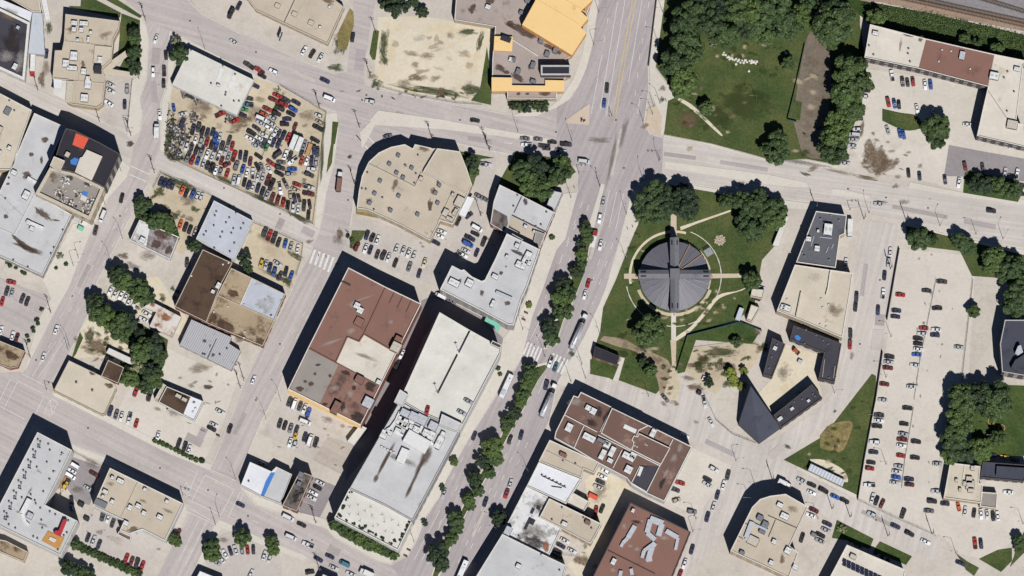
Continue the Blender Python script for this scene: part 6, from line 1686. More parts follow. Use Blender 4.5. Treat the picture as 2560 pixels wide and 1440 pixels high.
row('beside the clinic in its car park', A, '1110,850,wS,30 1108,912,wS,30 1088,1035,wS,32', 'cars in the clinic car park', 'y')
row('by the grass strip of the clinic car park', A, '1273,895,sU,90 1248,1045,nS,90', 'cars in the clinic car park', 'y')
row('in the dirt lane beside the grey metal shed', A, '465,540,nS,-85', 'cars on the left lanes')
row('driving on the street west of the salvage yard', A, '1560,392,wS,-72 1533,722,wU,90 1598,1150,wS,85', 'cars on the left street', 'y')
row('parked on the street by the corner tree', A, '1660,552,kS,85 1643,712,dP,88 1637,838,kS,90', 'cars on the left street', 'y')
row('driving on the diagonal road past the white hall', A, '2335,420,wS,35 2620,762,kS,28 2735,718,wU,28 3250,808,nS,25', 'cars on the diagonal road')
row('driving on the diagonal road by the vacant lot', Bq, '735,990,wV,22 1140,1020,wU,12 2190,1208,kS,8 1318,1365,gS,-18', 'cars on the diagonal road')
row('parked beside the store at the top edge', A, '2390,60,nS,-65 2312,140,kV,-65', 'cars by the top store')
row('in front of the long tan store', Bq, '482,508,wS,-62 562,542,kS,-60 645,582,wS,-60', 'cars by the top store')
row('by the dry grass strip east of the tan store', Bq, '968,380,kU,-80', 'cars by the top store')
row('by the hall corner on the diagonal road', A, '2490,660,dP,35', 'cars on the diagonal road')
row('beside the hedge near the white hall corner', Bq, '35,710,rP,35', 'cars on the diagonal road')
AV = 'vehicles on the avenue'
row('on the avenue north of the big crossing', Cq, '950,885,kU,-85 922,1035,bS,-85', AV, 'y')
row('in the queue west of the big crossing', I0, '1312,347,g,5 1345,349,g,5 1380,356,k,5 1415,362,dP,5 1316,363,wP,6 1402,379,wP,6 1366,372,d,5', 'cars waiting at the crossing')
row('turning through the big crossing', G_, '720,178,wV,6', AV)
row('on the avenue beside the upper median', G_, '912,575,sS,-80 877,748,wU,-78 885,1015,wS,-78 762,1395,rS,-75', AV, 'y')
row('on the avenue above the zebra crossing', K, '728,70,wS,-75', AV)
row('on the avenue at the zebra crossing', K, '385,740,wP,-68 435,790,cS,-72 343,975,nU,-75', AV, 'y')
row('on the lower avenue, southbound side', N, '2183,40,nS,-70 1880,615,sS,-70', AV, 'y')
row('on the lower avenue, northbound side', N, '2652,35,nS,-75 2540,80,dS,-70 2545,515,wS,-72 2505,620,rS,-72 2295,700,nS,-72', AV, 'y')
NE_ = 'cars in the north-east yard'
row('in shade below the L-shaped warehouse', Dq, '1240,760,wP,80 1345,820,dS,85 1395,825,dS,85 1450,820,rS,85 1570,850,wS,85 1625,845,bS,85', NE_)
row('in the middle of the north-east yard', Dq, '1202,1025,rU,80 1265,1040,bS,80 1310,1050,kS,85 1490,1090,wS,80 1655,1130,wS,80', NE_)
row('in the lower north-east yard', Dq, '1195,1300,sS,75 1318,1335,bS,80 1355,1350,bS,80 2000,1248,wS,5', NE_)
row('along the trees of the north-east yard', Dq, '980,910,kH,0 960,970,wH,0 925,1140,dH,0 908,1190,dH,0 890,1295,wH,0 865,1350,wV,5 855,1400,sS,5', NE_, 'y')
row('by the tree line south of the yard', H_, '840,20,sS,8 775,195,sS,8', NE_)
row('parked by the east road kerb', H_, '1405,290,kS,85 1515,320,nS,85 1770,360,nS,85 1908,390,wS,-82', NE_)
row('above the hedged tree island', H_, '1970,225,mU,80 2145,235,dS,85 2370,285,wS,-80 2490,300,wP,-80 2415,30,wS,10', NE_)
row('right of the hedged tree island', H_, '2545,420,dS,5 2540,505,dS,5', NE_, 'y')
row('driving on the east road', H_, '1105,600,sS,5 2232,672,kU,8', 'cars on the east road')
row('beside the workshop on the east side street', H_, '778,1190,wS,-85', 'cars on the east side street')
row('at the east kerb of the side street', H_, '1222,1080,wS,-85 1205,1190,sU,-85 1165,1315,nS,-85 1152,1500,wP,-85 1100,1665,nS,-85', 'cars on the east side street', 'y')
row('at the west kerb of the side street', L_, '885,90,nS,-85 875,190,kS,-85 825,460,kU,-88 820,570,rU,-85', 'cars on the east side street', 'y')
EP = 'cars in the east car park'
row('in the east car park, west column upper', L_, '1325,72,rS,5 1285,230,nS,5 1275,290,nS,5 1215,690,kS,5 1210,745,sS,5 1200,802,mS,5 1165,965,mS,5 1145,1122,sS,5 1110,1275,dS,5 1112,1330,wS,5 1090,1385,kS,5', EP, 'y')
row('in the east car park, middle column upper', L_, '1585,30,dS,8 1555,405,rS,5 1540,460,wS,5 1500,508,kS,5 1500,560,kS,5 1505,615,wS,5 1485,668,bS,5 1465,775,wS,5 1440,990,wS,5 1395,1205,kS,5 1360,1362,kS,5', EP, 'y')
row('in the east car park, right of middle fence', L_, '1690,205,kS,0 1680,420,wS,5 1670,475,nU,5', EP, 'y')
row('by the hedge on the east car park edge', L_, '1910,595,sS,5 -240,1840,sS,5' if False else '1910,595,sS,5', EP)
row('alone beside the middle fence of the car park', H_, '1740,1380,dS,5', EP)
row('in the east car park, west column lower', Q, '1065,105,wU,5 1055,205,nS,5 1030,308,kS,5 1018,368,rH,5 1015,535,wP,5', EP, 'y')
row('in the east car park, middle column lower', Q, '1355,25,sS,8 1340,78,mS,5 1335,138,wS,8 1330,240,rS,8 1305,345,sS,8 1290,400,wS,8 1280,455,bS,8 1265,508,sS,8', EP, 'y')
row('in the east car park, right column lower', Q, '1480,100,kS,5 1470,260,kS,5 1410,475,nS,5 1415,530,mS,5', EP, 'y')
row('on the west side of the beige office', Q, '1695,320,sS,5 1680,595,sS,5 1640,697,kU,5 1610,792,gS,5', EP, 'y')
row('by the south fence of the east car park', Q, '1045,660,wS,-72 1085,690,kS,-70 1140,720,mS,-65 1350,820,kU,-68', EP)
row('south of the beige office', Q, '1770,720,nH,5 1905,750,oH,80 1970,790,wS,-80 2060,810,kS,-80 2130,825,wS,85 2190,830,wS,85 2250,840,kS,85 2295,840,wS,85', 'cars by the beige office')
row('east of the beige office annex', Q, '2400,605,wS,5', 'cars by the beige office')
row('behind the dark-roofed house at the right', Q, '2240,232,kS,5 2360,250,yS,10 2470,275,mS,10', 'cars by the beige office')
row('in the open lot at the lower right', Q, '2070,1115,rP,85 2130,1120,nS,85', 'cars by the beige office')
SE = 'cars on the south-east street'
row('at the north kerb of the south-east street', Q, '330,485,sS,25 435,530,kS,25 555,588,kU,25 670,650,bS,25 765,690,kS,25', SE)
row('driving on the south-east street', Q, '435,608,wS,25 1035,825,sU,25 1275,945,nS,25 1415,1020,kU,25 1575,1100,wS,25 1925,1315,nS,25', SE)
row('east of the rounded tan block', Q, '460,785,mS,25 425,835,wS,20 590,920,nS,25 580,985,sS,25 525,1035,kS,25 515,1090,sS,25 340,1060,kS,-70', SE, 'y')
row('parked along the street below the brown complex', O, '2160,430,dS,-75 2115,530,wS,-75 2055,630,nS,-75 2015,745,wS,-72 1955,850,nS,-75 1800,1175,nS,-75 1725,1320,wS,-72 1680,1425,rS,-70', SE, 'y')
row('in the lot east of the brown complex', O, '1680,512,rS,15 1630,580,dS,20 1645,685,tH,-20 2020,375,wU,28 1955,475,kS,25 1950,525,wS,30 1800,800,gU,10 1725,40,wS,25', 'cars by the brown complex')
row('in the dirt yard behind the brown complex', O, '905,450,wS,25 885,503,dS,25 860,552,wS,22 900,770,kS,-65 840,785,rH,-80 935,395,wH,25', 'cars by the brown complex', 'y')
row('in the small dirt yard at bottom centre', O, '530,1090,wS,30 490,1140,nS,28 458,1195,kS,28 600,1190,wS,30', 'cars by the brown complex')
row('by the fence of the peaked hall', K, '1532,1105,gS,50 1925,1145,wP,80 1990,1345,wS,65', 'cars by the peaked hall')
row('in shade between portable buildings', K, '2440,105,kU,20 2480,0,wS,10', 'cars by the peaked hall')
# --- middle lots
CL = 'cars in the curved store car park'
row('by the curved store car park entry', F_, '1110,915,nS,-70 1165,940,kU,-65 1215,960,wS,-70', CL)
row('along the south edge of the store car park', F_, '1010,1030,mU,-65 1095,1050,wS,-70 1145,1060,nS,-70 1215,1105,dS,-72 1275,1115,kU,-68 1325,1140,wS,-70 1395,1190,kS,-70 1535,1228,gS,-70 1632,1298,nS,-72', CL)
row('in the middle row of the store car park', F_, '1405,1048,wS,-70 1472,1070,wS,-70 1525,1095,wS,-70 1580,1115,wS,-70 1685,1192,tS,-72', CL)
row('south-east of the curved store', F_, '1862,880,wS,25 1835,922,wS,25 1795,988,nS,28', CL, 'y')
row('in the angled row behind the hotel', F_, '2210,845,wV,30 2190,900,kS,28 2140,945,nP,28 2120,1005,bV,28 2100,1070,wS,28 2065,1110,wP,28', CL, 'y')
row('against the hotel back wall', F_, '2278,980,kS,-70 2208,1088,nS,-70', CL, 'y')
row('beside the white loading canopy', F_, '2235,530,gS,30 2280,550,gS,30 2130,718,dH,-40 2022,775,kU,-65', CL)
row('on the lane by the leaning corner tree', F_, '2300,210,wP,8', CL)
row('in the shaded alley behind the hotel', J, '1845,85,wV,25 1960,135,gS,25', CL)
row('in the dark alley by the parking structure', J, '1460,665,wS,-62 1412,770,kS,-62', CL, 'y')
Y2 = 'vehicles in the small dirt yards'
row('along the north fence of the small yard', E, '1610,375,nS,-70 1650,390,nS,-70 1690,405,nS,-70 1730,415,dS,-70 1820,465,oS,-68 1865,495,kS,-68 1930,500,bS,-65 1975,520,wH,-68 2015,530,wH,-68', Y2)
row('in tree shade in the small yard', E, '1485,660,cS,-75 1640,690,nS,20', Y2)
row('beside the pale blue-grey shop', E, '1805,805,oS,-72 1855,835,kS,-70 1900,860,kS,-70 1955,885,sS,-70', Y2)
row('by the dark brown warehouse', E, '1870,1190,dS,-85', Y2)
row('along the top fence of the third yard', F_, '90,885,dU,-70 135,918,rP,-70 185,940,dP,-70 228,985,dS,-72 293,1000,bS,-75 350,1025,sS,-75 418,1050,wS,-80', Y2)
row('along the bottom fence of the third yard', F_, '55,1195,yH,-72 100,1215,sS,-75 140,1240,nS,-75 220,1200,sS,35 185,1280,bH,-75 240,1320,dS,-65 300,1280,kS,-78 355,1315,bS,-70', Y2)
row('half hidden under the row of trees', I, '1105,30,wS,-65 1150,65,wS,-65 1212,75,wS,-65 1258,95,wS,-65 1295,130,wS,-65 1350,150,wS,-65', Y2)
row('west of the rusty white shed', I, '1470,262,wS,30 1435,315,wS,28', Y2)
LS = 'cars on the left avenue'
row('on the left avenue beside the rubble roof', E, '1218,545,kS,-75 1028,725,wV,-70 957,868,dS,-75', LS, 'y')
row('on the left avenue above the crossing', I, '562,418,wS,-72 435,690,wS,-75', LS, 'y')
row('in the car park at the left edge', I, '70,35,dS,-75 120,55,sS,-78 225,110,dS,-70 275,135,dS,-70 25,135,rS,-75 10,425,wS,-70 125,480,wS,-75 170,500,mS,-72 115,-55,rS,10', LS)
GS = 'cars by the filling station'
row('west of the filling station', I, '1360,1040,rS,-70 1495,1085,kU,-75', GS)
row('east of the tan corner store', I, '1105,1235,nU,-72 1165,1265,gS,-72 1215,1290,wS,-75 1295,1310,wP,-75 1365,1355,rS,-75', GS)
row('east of the filling station', I, '2205,1240,wS,28 2140,1370,wS,28 2118,1410,kS,30', GS, 'y')
row('on the street east of the filling station', I, '2535,920,wS,-70 2300,1410,kU,-72', GS, 'y')
row('by the hedge of the filling station', M, '1580,45,wS,-75 1790,115,kS,-72 1850,150,kU,-72 1893,175,wS,-72', GS)
LL = 'cars in the lower left lots'
row('beside the long grey block', M, '740,335,wV,30 720,392,wS,30 705,442,wV,30', LL, 'y')
row('in the lot between grey block and tan office', M, '940,420,mS,30 885,565,wS,30 720,690,kH,80 712,745,bH,80', LL, 'y')
row('against the tan office back wall', M, '1030,845,dU,-72 1082,865,wS,-72 1130,910,dS,-70', LL)
row('at the upper hedge end of the office lot', M, '880,1060,nS,-70 937,1085,wS,-70 993,1125,nS,-70', LL)
row('at the lower hedge end of the office lot', M, '1265,1265,rS,-70 1318,1295,mS,-70 1372,1315,kU,-70 1425,1340,rS,-70', LL)
row('beside the office corner tree', M, '1785,1015,mS,-70', LL)
row('round the edge of the circular car park', M, '2170,1310,sS,35 2213,1275,wS,45 2250,1220,wS,60 2305,1190,nS,70 2355,1180,wS,72 2420,1185,sH,80 2477,1180,rS,85 2535,1180,dS,88 2645,1235,wS,-72 2697,1270,wH,-70', LL)
row('low in the circular car park', M, '2510,1420,wS,-65 3100,1405,kU,-12', LL)
CS = 'vehicles on the cross street'
row('leaving the box junction', M, '2405,730,nS,25', CS)
row('on the cross street below the scruffy building', N, '322,858,wV,25 455,928,kS,25 350,1055,wV,25 520,1130,wP,25', CS)
row('on the cross street below the terrace hedge', N, '625,1275,nS,28 738,1245,nS,25 885,1320,cV,25 780,1360,wS,25 945,1420,wS,25', CS)
row('in the top row below the yellow wall', J, '335,1140,dS,-70 385,1165,wV,-70 440,1185,dS,-70 485,1210,wS,-68 525,1250,bU,-70', 'cars below the yellow wall')
row('driving in the lot south of the yellow wall', J, '492,1342,wV,22', 'cars below the yellow wall')
row('in the lower row below the yellow wall', J, '240,1355,dS,-72 290,1378,kS,-72 347,1408,gS,-72 405,1425,dS,-72 395,1475,yS,-72 490,1490,nS,-72 540,1525,wV,-72 600,1550,kU,-70', 'cars below the yellow wall')
row('in the lot south of the yellow wall, front', N, '340,108,wS,-72 388,128,wH,-72', 'cars below the yellow wall')
row('in the small car park by the scruffy building', N, '640,508,wS,28 615,558,kS,30 575,612,wS,28 558,660,wS,28', 'cars in the small car park', 'y')
row('behind the blue-striped shop', N, '68,320,sS,30', 'cars in the small car park')
bb = 12.55
row('on the top deck of the parking structure', J, '1712,1232,rS,-75 2125,1135,sS,30 2058,1250,sS,30', 'cars on the parking deck', 'x', .05)
for o in list(bpy.data.objects):
    if o.get('group') == 'cars on the parking deck':
        px = [(1068, 1028), (1171.2, 1003.8), (1154.5, 1032.5)]
        k = {'first': 0, 'second': 2, 'third': 1}[o['label'].split(', ')[1].split()[0]]
        o.location = P(*px[k], 16.06)

# --- larger vehicles
def truck(name, label, cat, x, y, ang, parts, group=None, z=.06):
    o = root(name, P(x, y, z), label, cat, group, -R(ang))
    for nm, me in parts:
        link(nm, me, o)
    return o
def wheels(xs, hw=1.05, r=.48):
    return [('wheel', MB().cyl((x, s * (hw - .32), r), (x, s * hw, r), r, r, 12).me('wheel', ['rubber'])) for x in xs for s in (-1, 1)]
def cab(x, mat, ln=2.2, h=2.5, w=2.3):
    V, F = loft([(x - ln / 2, w / 2, h, w / 2 - .15, 1.5), (x + ln * .22, w / 2, h, w / 2 - .18, 1.5), (x + ln * .38, w / 2, 1.6, w / 2 - .1, 1.35), (x + ln / 2, w / 2 - .1, 1.3, w / 2 - .25, 1.1)], .45)
    q = off_quad(V, [8, 14, 15, 9], .015, .9)
    return [('cab', mesh('cab', V, F, mat)), ('windscreen', mesh('windscreen', q, [[0, 1, 2, 3]], 'glass'))]
def boxpart(nm, c, size, mat, bev=.0, taper=1.0):
    m_ = MB().box(c, size, taper=taper)
    return (nm, m_.me(nm, [mat]))
def box_truck(label, x, y, ang, L=6.5, cabm='paint_w', boxm='tarp_white', group=None, cat='truck'):
    return truck('box_truck', label, cat, x, y, ang, cab(L / 2 - 1.1, cabm) + [boxpart('cargo_box', (-1.1, 0, .95), (L - 2.4, 2.35, 2.3), boxm), boxpart('chassis', (-.6, 0, .5), (L - 1.2, .9, .4), 'metal_dark'), boxpart('roof_rail', (-1.1, 0, 3.25), (L - 2.7, 2.1, .05), boxm)] + wheels((L / 2 - 1.2, -L / 2 + 1.3)), group)
box_truck('white cube truck on the street beside the salvage yard', 392, 328.7, -90, 7.4)
box_truck('white box truck with red cab beside the warehouse', 83, 163, 92, 11.5, 'paint_r')
box_truck('white box truck parked beside the charcoal workshop', 2124.5, 573, 92, 9)
box_truck('white box truck at the bottom edge of the cross street', 917, 1434, 205, 7.5)
box_truck('white step van on the south-east street', 1961, 1211, 25, 6.6)
for i, (x, y) in enumerate(((734.4, 358), (748.3, 364))):
    o = truck('box_trailer', ['white box trailer, western of the pair in the salvage yard', 'white box trailer, eastern of the pair in the salvage yard'][i], 'trailer', x, y, -69, [boxpart('cargo_box', (0, 0, 1), (7.2, 2.4, 2.5), 'tarp_white'), boxpart('chassis', (0, 0, .6), (7.0, .9, .4), 'metal_dark'), boxpart('roof_rail', (0, 0, 3.5), (6.9, 2.2, .05), 'tarp_white')] + wheels((-2.2, -1.2)), 'box trailers in the salvage yard')
truck('semi_trailer', 'long white trailer in the dirt lane at the top left', 'trailer', 116, 26, 78, [boxpart('cargo_box', (0, 0, 1.1), (11, 2.4, 2.6), 'tarp_white'), boxpart('chassis', (0, 0, .6), (10.5, .9, .5), 'metal_dark')] + wheels((-4, -2.8)))
truck('flatbed_trailer', 'tan flatbed trailer in the east of the salvage yard', 'trailer', 772.5, 375, -72, [boxpart('deck', (0, 0, .7), (6.2, 2.2, .14), 'timber'), boxpart('side_rail', (0, 1.05, .84), (6.2, .1, .3), 'scrap'), boxpart('side_rail', (0, -1.05, .84), (6.2, .1, .3), 'scrap'), boxpart('drawbar', (3.8, 0, .55), (1.4, .2, .12), 'metal_dark')] + wheels((-.6, .5), 1.0, .35))
def hopper(L):
    m_ = MB()
    m_.box((0, 0, 1.0), (L, 2.4, 2.3), taper=.97)
    return m_
truck('dump_truck', 'white-cabbed dump truck with dark red load on the middle street', 'truck', 848.5, 457, -84, cab(4.1, 'paint_w', 2.6, 2.8) + [boxpart('dump_body', (-1.4, 0, 1.0), (6.8, 2.4, 1.5), 'metal_dark'), boxpart('load', (-1.4, 0, 2.45), (6.3, 2.0, .12), 'roof_brown'), boxpart('tailgate', (2.05, 0, 1.0), (.15, 2.4, 1.9), 'paint_m'), boxpart('fuel_tank', (2.5, .9, .6), (1.0, .5, .5), 'galv'), boxpart('chassis', (0, 0, .55), (9.6, .9, .4), 'metal_dark')] + wheels((4.0, -2.6, -3.7)))
for i, (x, y, L, lb) in enumerate(((1446.5, 829, 18.5, 'white tanker truck on the avenue above the zebra crossing'), (1371, 1001, 17.5, 'white tanker truck on the avenue below the zebra crossing'))):
    m_ = MB().cyl((-L / 2 + .6, 0, 2.0), (L / 2 - 5.6, 0, 2.0), 1.2, 1.2, 20).cyl((-L / 2 + .2, 0, 2.0), (-L / 2 + .6, 0, 2.0), .8, 1.2, 20).cyl((L / 2 - 5.6, 0, 2.0), (L / 2 - 5.1, 0, 2.0), 1.2, .8, 20)
    hat = MB()
    for k in range(5):
        hat.cyl((-L / 2 + 2 + k * 2.2, 0, 3.15), (-L / 2 + 2 + k * 2.2, 0, 3.4), .3, .3, 10)
    truck('tanker_truck', lb, 'truck', x, y, -67, cab(L / 2 - 1.3, 'paint_w', 2.6, 2.9) + [('tank', m_.me('tank', ['metal_light'], True)), ('hatch', hat.me('hatch', ['metal_grey'])), boxpart('chassis', (-.4, 0, .7), (L - 1.6, .9, .4), 'metal_dark'), boxpart('catwalk', (-1, 0, 3.2), (L - 8, .5, .04), 'galv'), boxpart('rear_platform', (-L / 2 + .1, 0, .9), (.9, 2.2, .1), 'galv')] + wheels((L / 2 - 1.2, L / 2 - 3.6, L / 2 - 4.8, -L / 2 + 1.4, -L / 2 + 2.6), 1.1, .5), 'tanker trucks on the avenue')
def bus(label, x, y, ang):
    w_ = [boxpart('window', (-5 + k * 1.55, s * 1.26, 1.5), (1.35, .03, .9), 'glass') for k in range(7) for s in (-1, 1)]
    truck('city_bus', label, 'bus', x, y, ang, [('body', MB().box((0, 0, .35), (12, 2.5, 2.6), taper=.985).me('body', ['paint_w'])), boxpart('roof_unit', (-3.4, 0, 2.94), (2.6, 1.7, .3), 'metal_light'), boxpart('roof_unit', (1.6, 0, 2.94), (1.6, 1.4, .22), 'tarp_white'), boxpart('roof_hatch', (3.8, 0, 2.94), (.7, .7, .12), 'metal_grey'), boxpart('windscreen', (5.98, 0, 1.2), (.05, 2.2, 1.4), 'glass')] + w_ + wheels((3.6, -3.2), 1.2, .5), 'city buses')
bus('long white city bus at the stop beside the parking structure', 1266, 967, -66)
bus('white city bus at the bottom edge of the avenue', 1154, 1432, -67)
truck('tow_truck', 'red flatbed tow truck beside the avenue median', 'truck', 1484.5, 597, -76, cab(2.9, 'paint_r', 2.6, 2.5) + [boxpart('deck', (-1.7, 0, 1.0), (5.4, 2.3, .15), 'tarp_white'), boxpart('headboard', (1.2, 0, 1.0), (.2, 2.3, 1.0), 'metal_light'), boxpart('chassis', (-.3, 0, .5), (7.4, .9, .4), 'metal_dark')] + wheels((2.8, -2.6)))
truck('car_hauler', 'small car-hauling trailer in the crossing queue', 'trailer', 1362, 366, 6, [boxpart('deck', (0, 0, .55), (5.2, 2, .1), 'metal_dark'), boxpart('ramp', (-2.9, 0, .5), (.7, 1.8, .06), 'scrap'), boxpart('winch', (2.3, 0, .65), (.5, .5, .4), 'metal_grey')] + wheels((-.4, .5), 1.0, .34))
arm = MB().cyl((-2.2, 0, 1.6), (-3.6, 0, 2.9), .18, .14, 6).cyl((-3.6, 0, 2.9), (-4.6, 0, 1.2), .13, .1, 6)
truck('backhoe', 'yellow backhoe beside timber stacks in the lower left lot', 'backhoe', 164, 1216, -62, [boxpart('body', (0, 0, .8), (3.2, 1.3, 1.0), 'paint_y'), boxpart('hood', (1.4, 0, 1.0), (1.4, 1.1, .7), 'paint_y'), boxpart('cab', (-.5, 0, 1.7), (1.4, 1.4, 1.2), 'glass'), boxpart('cab_roof', (-.5, 0, 2.92), (1.6, 1.5, .1), 'paint_y'), boxpart('loader_bucket', (3.0, 0, .4), (.8, 2.1, .7), 'metal_dark'), ('digging_arm', arm.me('digging_arm', ['paint_y'])), boxpart('digging_bucket', (-4.7, 0, .6), (.6, .7, .6), 'metal_dark')] + wheels((1.6, -1.1), .95, .6))
for i in range(4):
    x, y = 150 + i * 2.6, 1205 + i * .6
    tag(link('timber_stack', MB().box((0, 0, 0), (9 - i, .35, .3 + .12 * i)).box((.3, 0, .3 + .12 * i), (8 - i, .25, .12)).me('timber', ['timber']), None, P(x, y, .05), R(62)), f'stack of timber boards, {ordn(i + 1)} from the west beside the backhoe', 'timber', 'timber stacks')
for i, (x, y, m_, w_, d_) in enumerate(((1765, 950, 'tarp_white', 3.6, 2.0), (1748, 983, 'metal_dark', 2.0, 1.8), (202, 572, 'teal', 2.6, 1.8), (193, 548, 'metal_light', 3.0, 2.0), (212, 560, 'tarp_white', 2.4, 1.8), (203, 1262, 'metal_dark', 2.6, 2.0), (217, 1298, 'metal_dark', 2.4, 1.8), (1483, 1242, 'tarp_red', 4.2, 1.8), (2034, 1338, 'metal_grey', 2.2, 1.6), (2000, 905, 'metal_light', 2, 1.6))):
    lb = ['white skip in the dirt yard above the peaked hall', 'black bin on the tarmac by the peaked hall', 'green waste bin below the rubble roof', 'grey waste bin below the rubble roof', 'white waste bin below the rubble roof', 'black waste bin in the lower left lot corner', 'black waste bin behind the tan office', 'red skip by the low cream shed', 'grey bin beside the rounded tan block', 'pale crate in the dark-roofed courtyard'][i]
    m2 = MB().box((0, 0, .1), (w_, d_, 1.3), taper=1.08)
    o = root('waste_bin', P(x, y, .05), lb, 'bin', 'bins and skips', -R(27))
    link('bin_body', m2.me('bin_body', [m_]), o)
    link('lid', MB().box((0, 0, 1.42), (w_ * 1.06, d_ * 1.06, .08)).me('lid', [m_]), o)
# scrap heaps in the salvage yard corner
for i, (x, y, n_) in enumerate(((440, 335, 60), (428, 365, 60), (455, 318, 40), (462, 345, 40), (445, 385, 50), (432, 318, 40), (484, 292, 30), (462, 235, 14), (494, 248, 18), (575, 292, 16))):
    m_ = MB().box((0, 0, 0), (3.4, 4.2, .25), .3, 0, .8)
    for k in range(n_):
        m_.box((rnd.gauss(0, 1.1), rnd.gauss(0, 1.4), rnd.uniform(0, .4)), (rnd.uniform(.2, 1.6), rnd.uniform(.1, .8), rnd.uniform(.1, .7)), rnd.uniform(0, 6), rnd.randrange(4))
    tag(link('scrap_heap', m_.me('scrap_heap', ['scrap', 'metal_dark', 'metal_light', 'stain_none' if False else 'wood_pole']), None, P(x, y, .06)), f'heap of mixed scrap metal, {ordn(i + 1)} heap listed down the yard' if False else ['grey scrap heap in the middle of the yard west corner', 'scrap heap nearest the yard west fence', 'scrap heap beside the northern arc of cars', 'scrap heap between old cars and the west corner', 'scrap heap at the weedy south-west yard corner', 'scrap heap just below the white parked sedan', 'small scrap heap near the brown van', 'scrap along the hall wall, westernmost', 'scrap along the hall wall, middle', 'pale scrap beside the two red vehicles'][i], 'scrap heap', 'scrap heaps in the salvage yard')

# ================================================================ trees
trees('in the wood along the park west side', '1720,38,40 1715,66,42 1708,105,40 1730,130,36,b 1690,160,40 1710,192,42,b 1702,226,26 1690,130,26', 'trees of the park wood', 'y')
trees('in the wood along the top edge', '1780,58,40 1810,84,36 1842,26,42 1885,30,40 1892,54,36 1830,85,30 1910,86,30 1940,24,45 1970,57,40 2000,40,35 1927,86,24,b 1760,20,36 1800,20,38,c 1860,70,30,c 2030,20,34', 'trees of the park wood')
trees('beside the fenced dirt yard', '2080,60,52 2095,34,44 2075,92,34 2125,172,45 2145,206,40 2115,230,42 2127,270,38,b 2095,312,40 2088,345,40 2084,382,38', 'trees between park and yard', 'y')
trees('standing alone on the north lawn', '1970,160,22,b 1765,270,20,b', 'lone lawn trees')
trees('on the park edge above the east road', '1945,352,30 1942,380,36 1920,372,24', 'park edge trees')
trees('pale by the boulder arc', '1782,106,13,p', 'pale shrubs', 'x', True)
trees('in the north-east yard', '2340,318,36 2342,345,30', 'yard trees', 'y')
trees('on the hedged island', '2436,462,20,c 2465,464,26,c 2500,468,28 2530,478,26 2446,446,16,c', 'island trees')
trees('on the railway bank', '2190,46,26,b 2412,98,18 2440,112,16 2490,122,20 2395,112,14', 'bank trees')
trees('along the east car park north edge', '2297,595,32 2330,600,16 2400,602,24 2420,615,22 2485,642,32 2477,666,26 2532,668,34 2545,700,30 2510,690,22', 'east car park trees')
trees('east of the car park', '2435,778,18,b 2540,766,36 2545,736,36', 'east car park trees', 'y')
trees('in the grove north of the lodge', '1640,480,34 1617,510,36 1670,500,36,c 1650,532,30 1715,505,38,c 1725,536,24,b 1710,474,20,c 1612,540,26 1690,520,20', 'lodge grove trees')
trees('in the grove north-east of the lodge', '1817,502,22 1855,500,28 1885,516,34 1900,498,30 1865,550,30 1880,574,34 1920,524,34 1935,545,32 1945,520,26', 'lodge grove trees')
trees('beside the lodge east path', '1880,700,26,b', 'lodge trees')
trees('south-west of the lodge', '1610,832,34 1632,818,38,b 1625,845,26', 'lodge trees')
trees('on the lower lodge lawn', '1627,927,20,b 1607,905,14,c', 'lodge trees')
trees('in the fenced dirt yard', '1840,855,15 1772,955,14,c', 'dirt yard trees')
trees('above the peaked hall', '1827,935,16,l 1860,927,12,l 1857,965,14,l 1835,952,16,l', 'yellow-green trees')
trees('at the avenue corner by the grey building', '1305,424,30 1340,416,32,c 1400,432,32 1325,460,36 1355,474,34 1405,410,26', 'corner trees')
trees('on the upper avenue median', '1463,560,14,c 1466,577,18 1470,597,16 1452,610,14,c 1455,635,18 1455,657,14 1442,680,18,c 1410,710,22,c 1405,745,30 1415,732,28 1407,775,28 1375,820,26,c 1380,845,22', 'median trees', 'y')
trees('on the lower avenue median', '1327,927,22 1317,957,20 1307,985,20 1302,1004,18 1287,1032,18,c 1270,1056,20 1265,1075,13 1232,1118,29 1240,1145,22 1207,1155,20,c 1225,1182,16 1187,1197,22,c 1195,1227,16 1172,1250,18,b 1175,1266,13 1140,1298,23 1142,1320,20 1130,1346,20 1097,1388,31,c 1102,1412,22', 'median trees', 'y')
trees('on the avenue pavement by the cinema', '1135,1155,12,b 1106,1222,8 1062,1308,8,c 1247,1295,22,c', 'pavement trees')
trees('in the hedge below the roof terrace', '838,1310,18 858,1322,18 878,1335,20 900,1346,20 922,1358,20 944,1368,18 962,1376,16 985,1388,14', 'terrace hedge trees')
trees('round the circular car park', '680,1358,20 684,1376,17 607,1345,24 530,1364,22 530,1384,24', 'circular car park trees')
trees('beside the tan office corner', '432,1346,16,b 444,1356,13', 'office trees')
trees('at the bottom left edge', '172,1420,24,c 200,1432,22 225,1440,18,c 190,1362,14', 'bottom left trees')
trees('along the office lot hedge', '196,1366,12 208,1372,12 222,1378,12 236,1384,12 250,1392,12 264,1398,12 278,1404,12 292,1410,12 306,1417,12 320,1424,12 334,1430,12 346,1434,12', 'office lot hedge', 'x', True)
trees('along the filling station hedge', '388,1102,7 398,1106,7 408,1110,7 418,1115,7 428,1120,6 438,1125,6 448,1129,7 458,1134,7 468,1139,7 478,1144,7 490,1150,7 505,1152,8,c', 'filling station hedge', 'x', True)
trees('in the thicket by the vacant lot', '237,757,26,c 250,782,32 270,796,30 295,804,32 320,804,28,c 300,828,28 350,835,16,c', 'thicket trees')
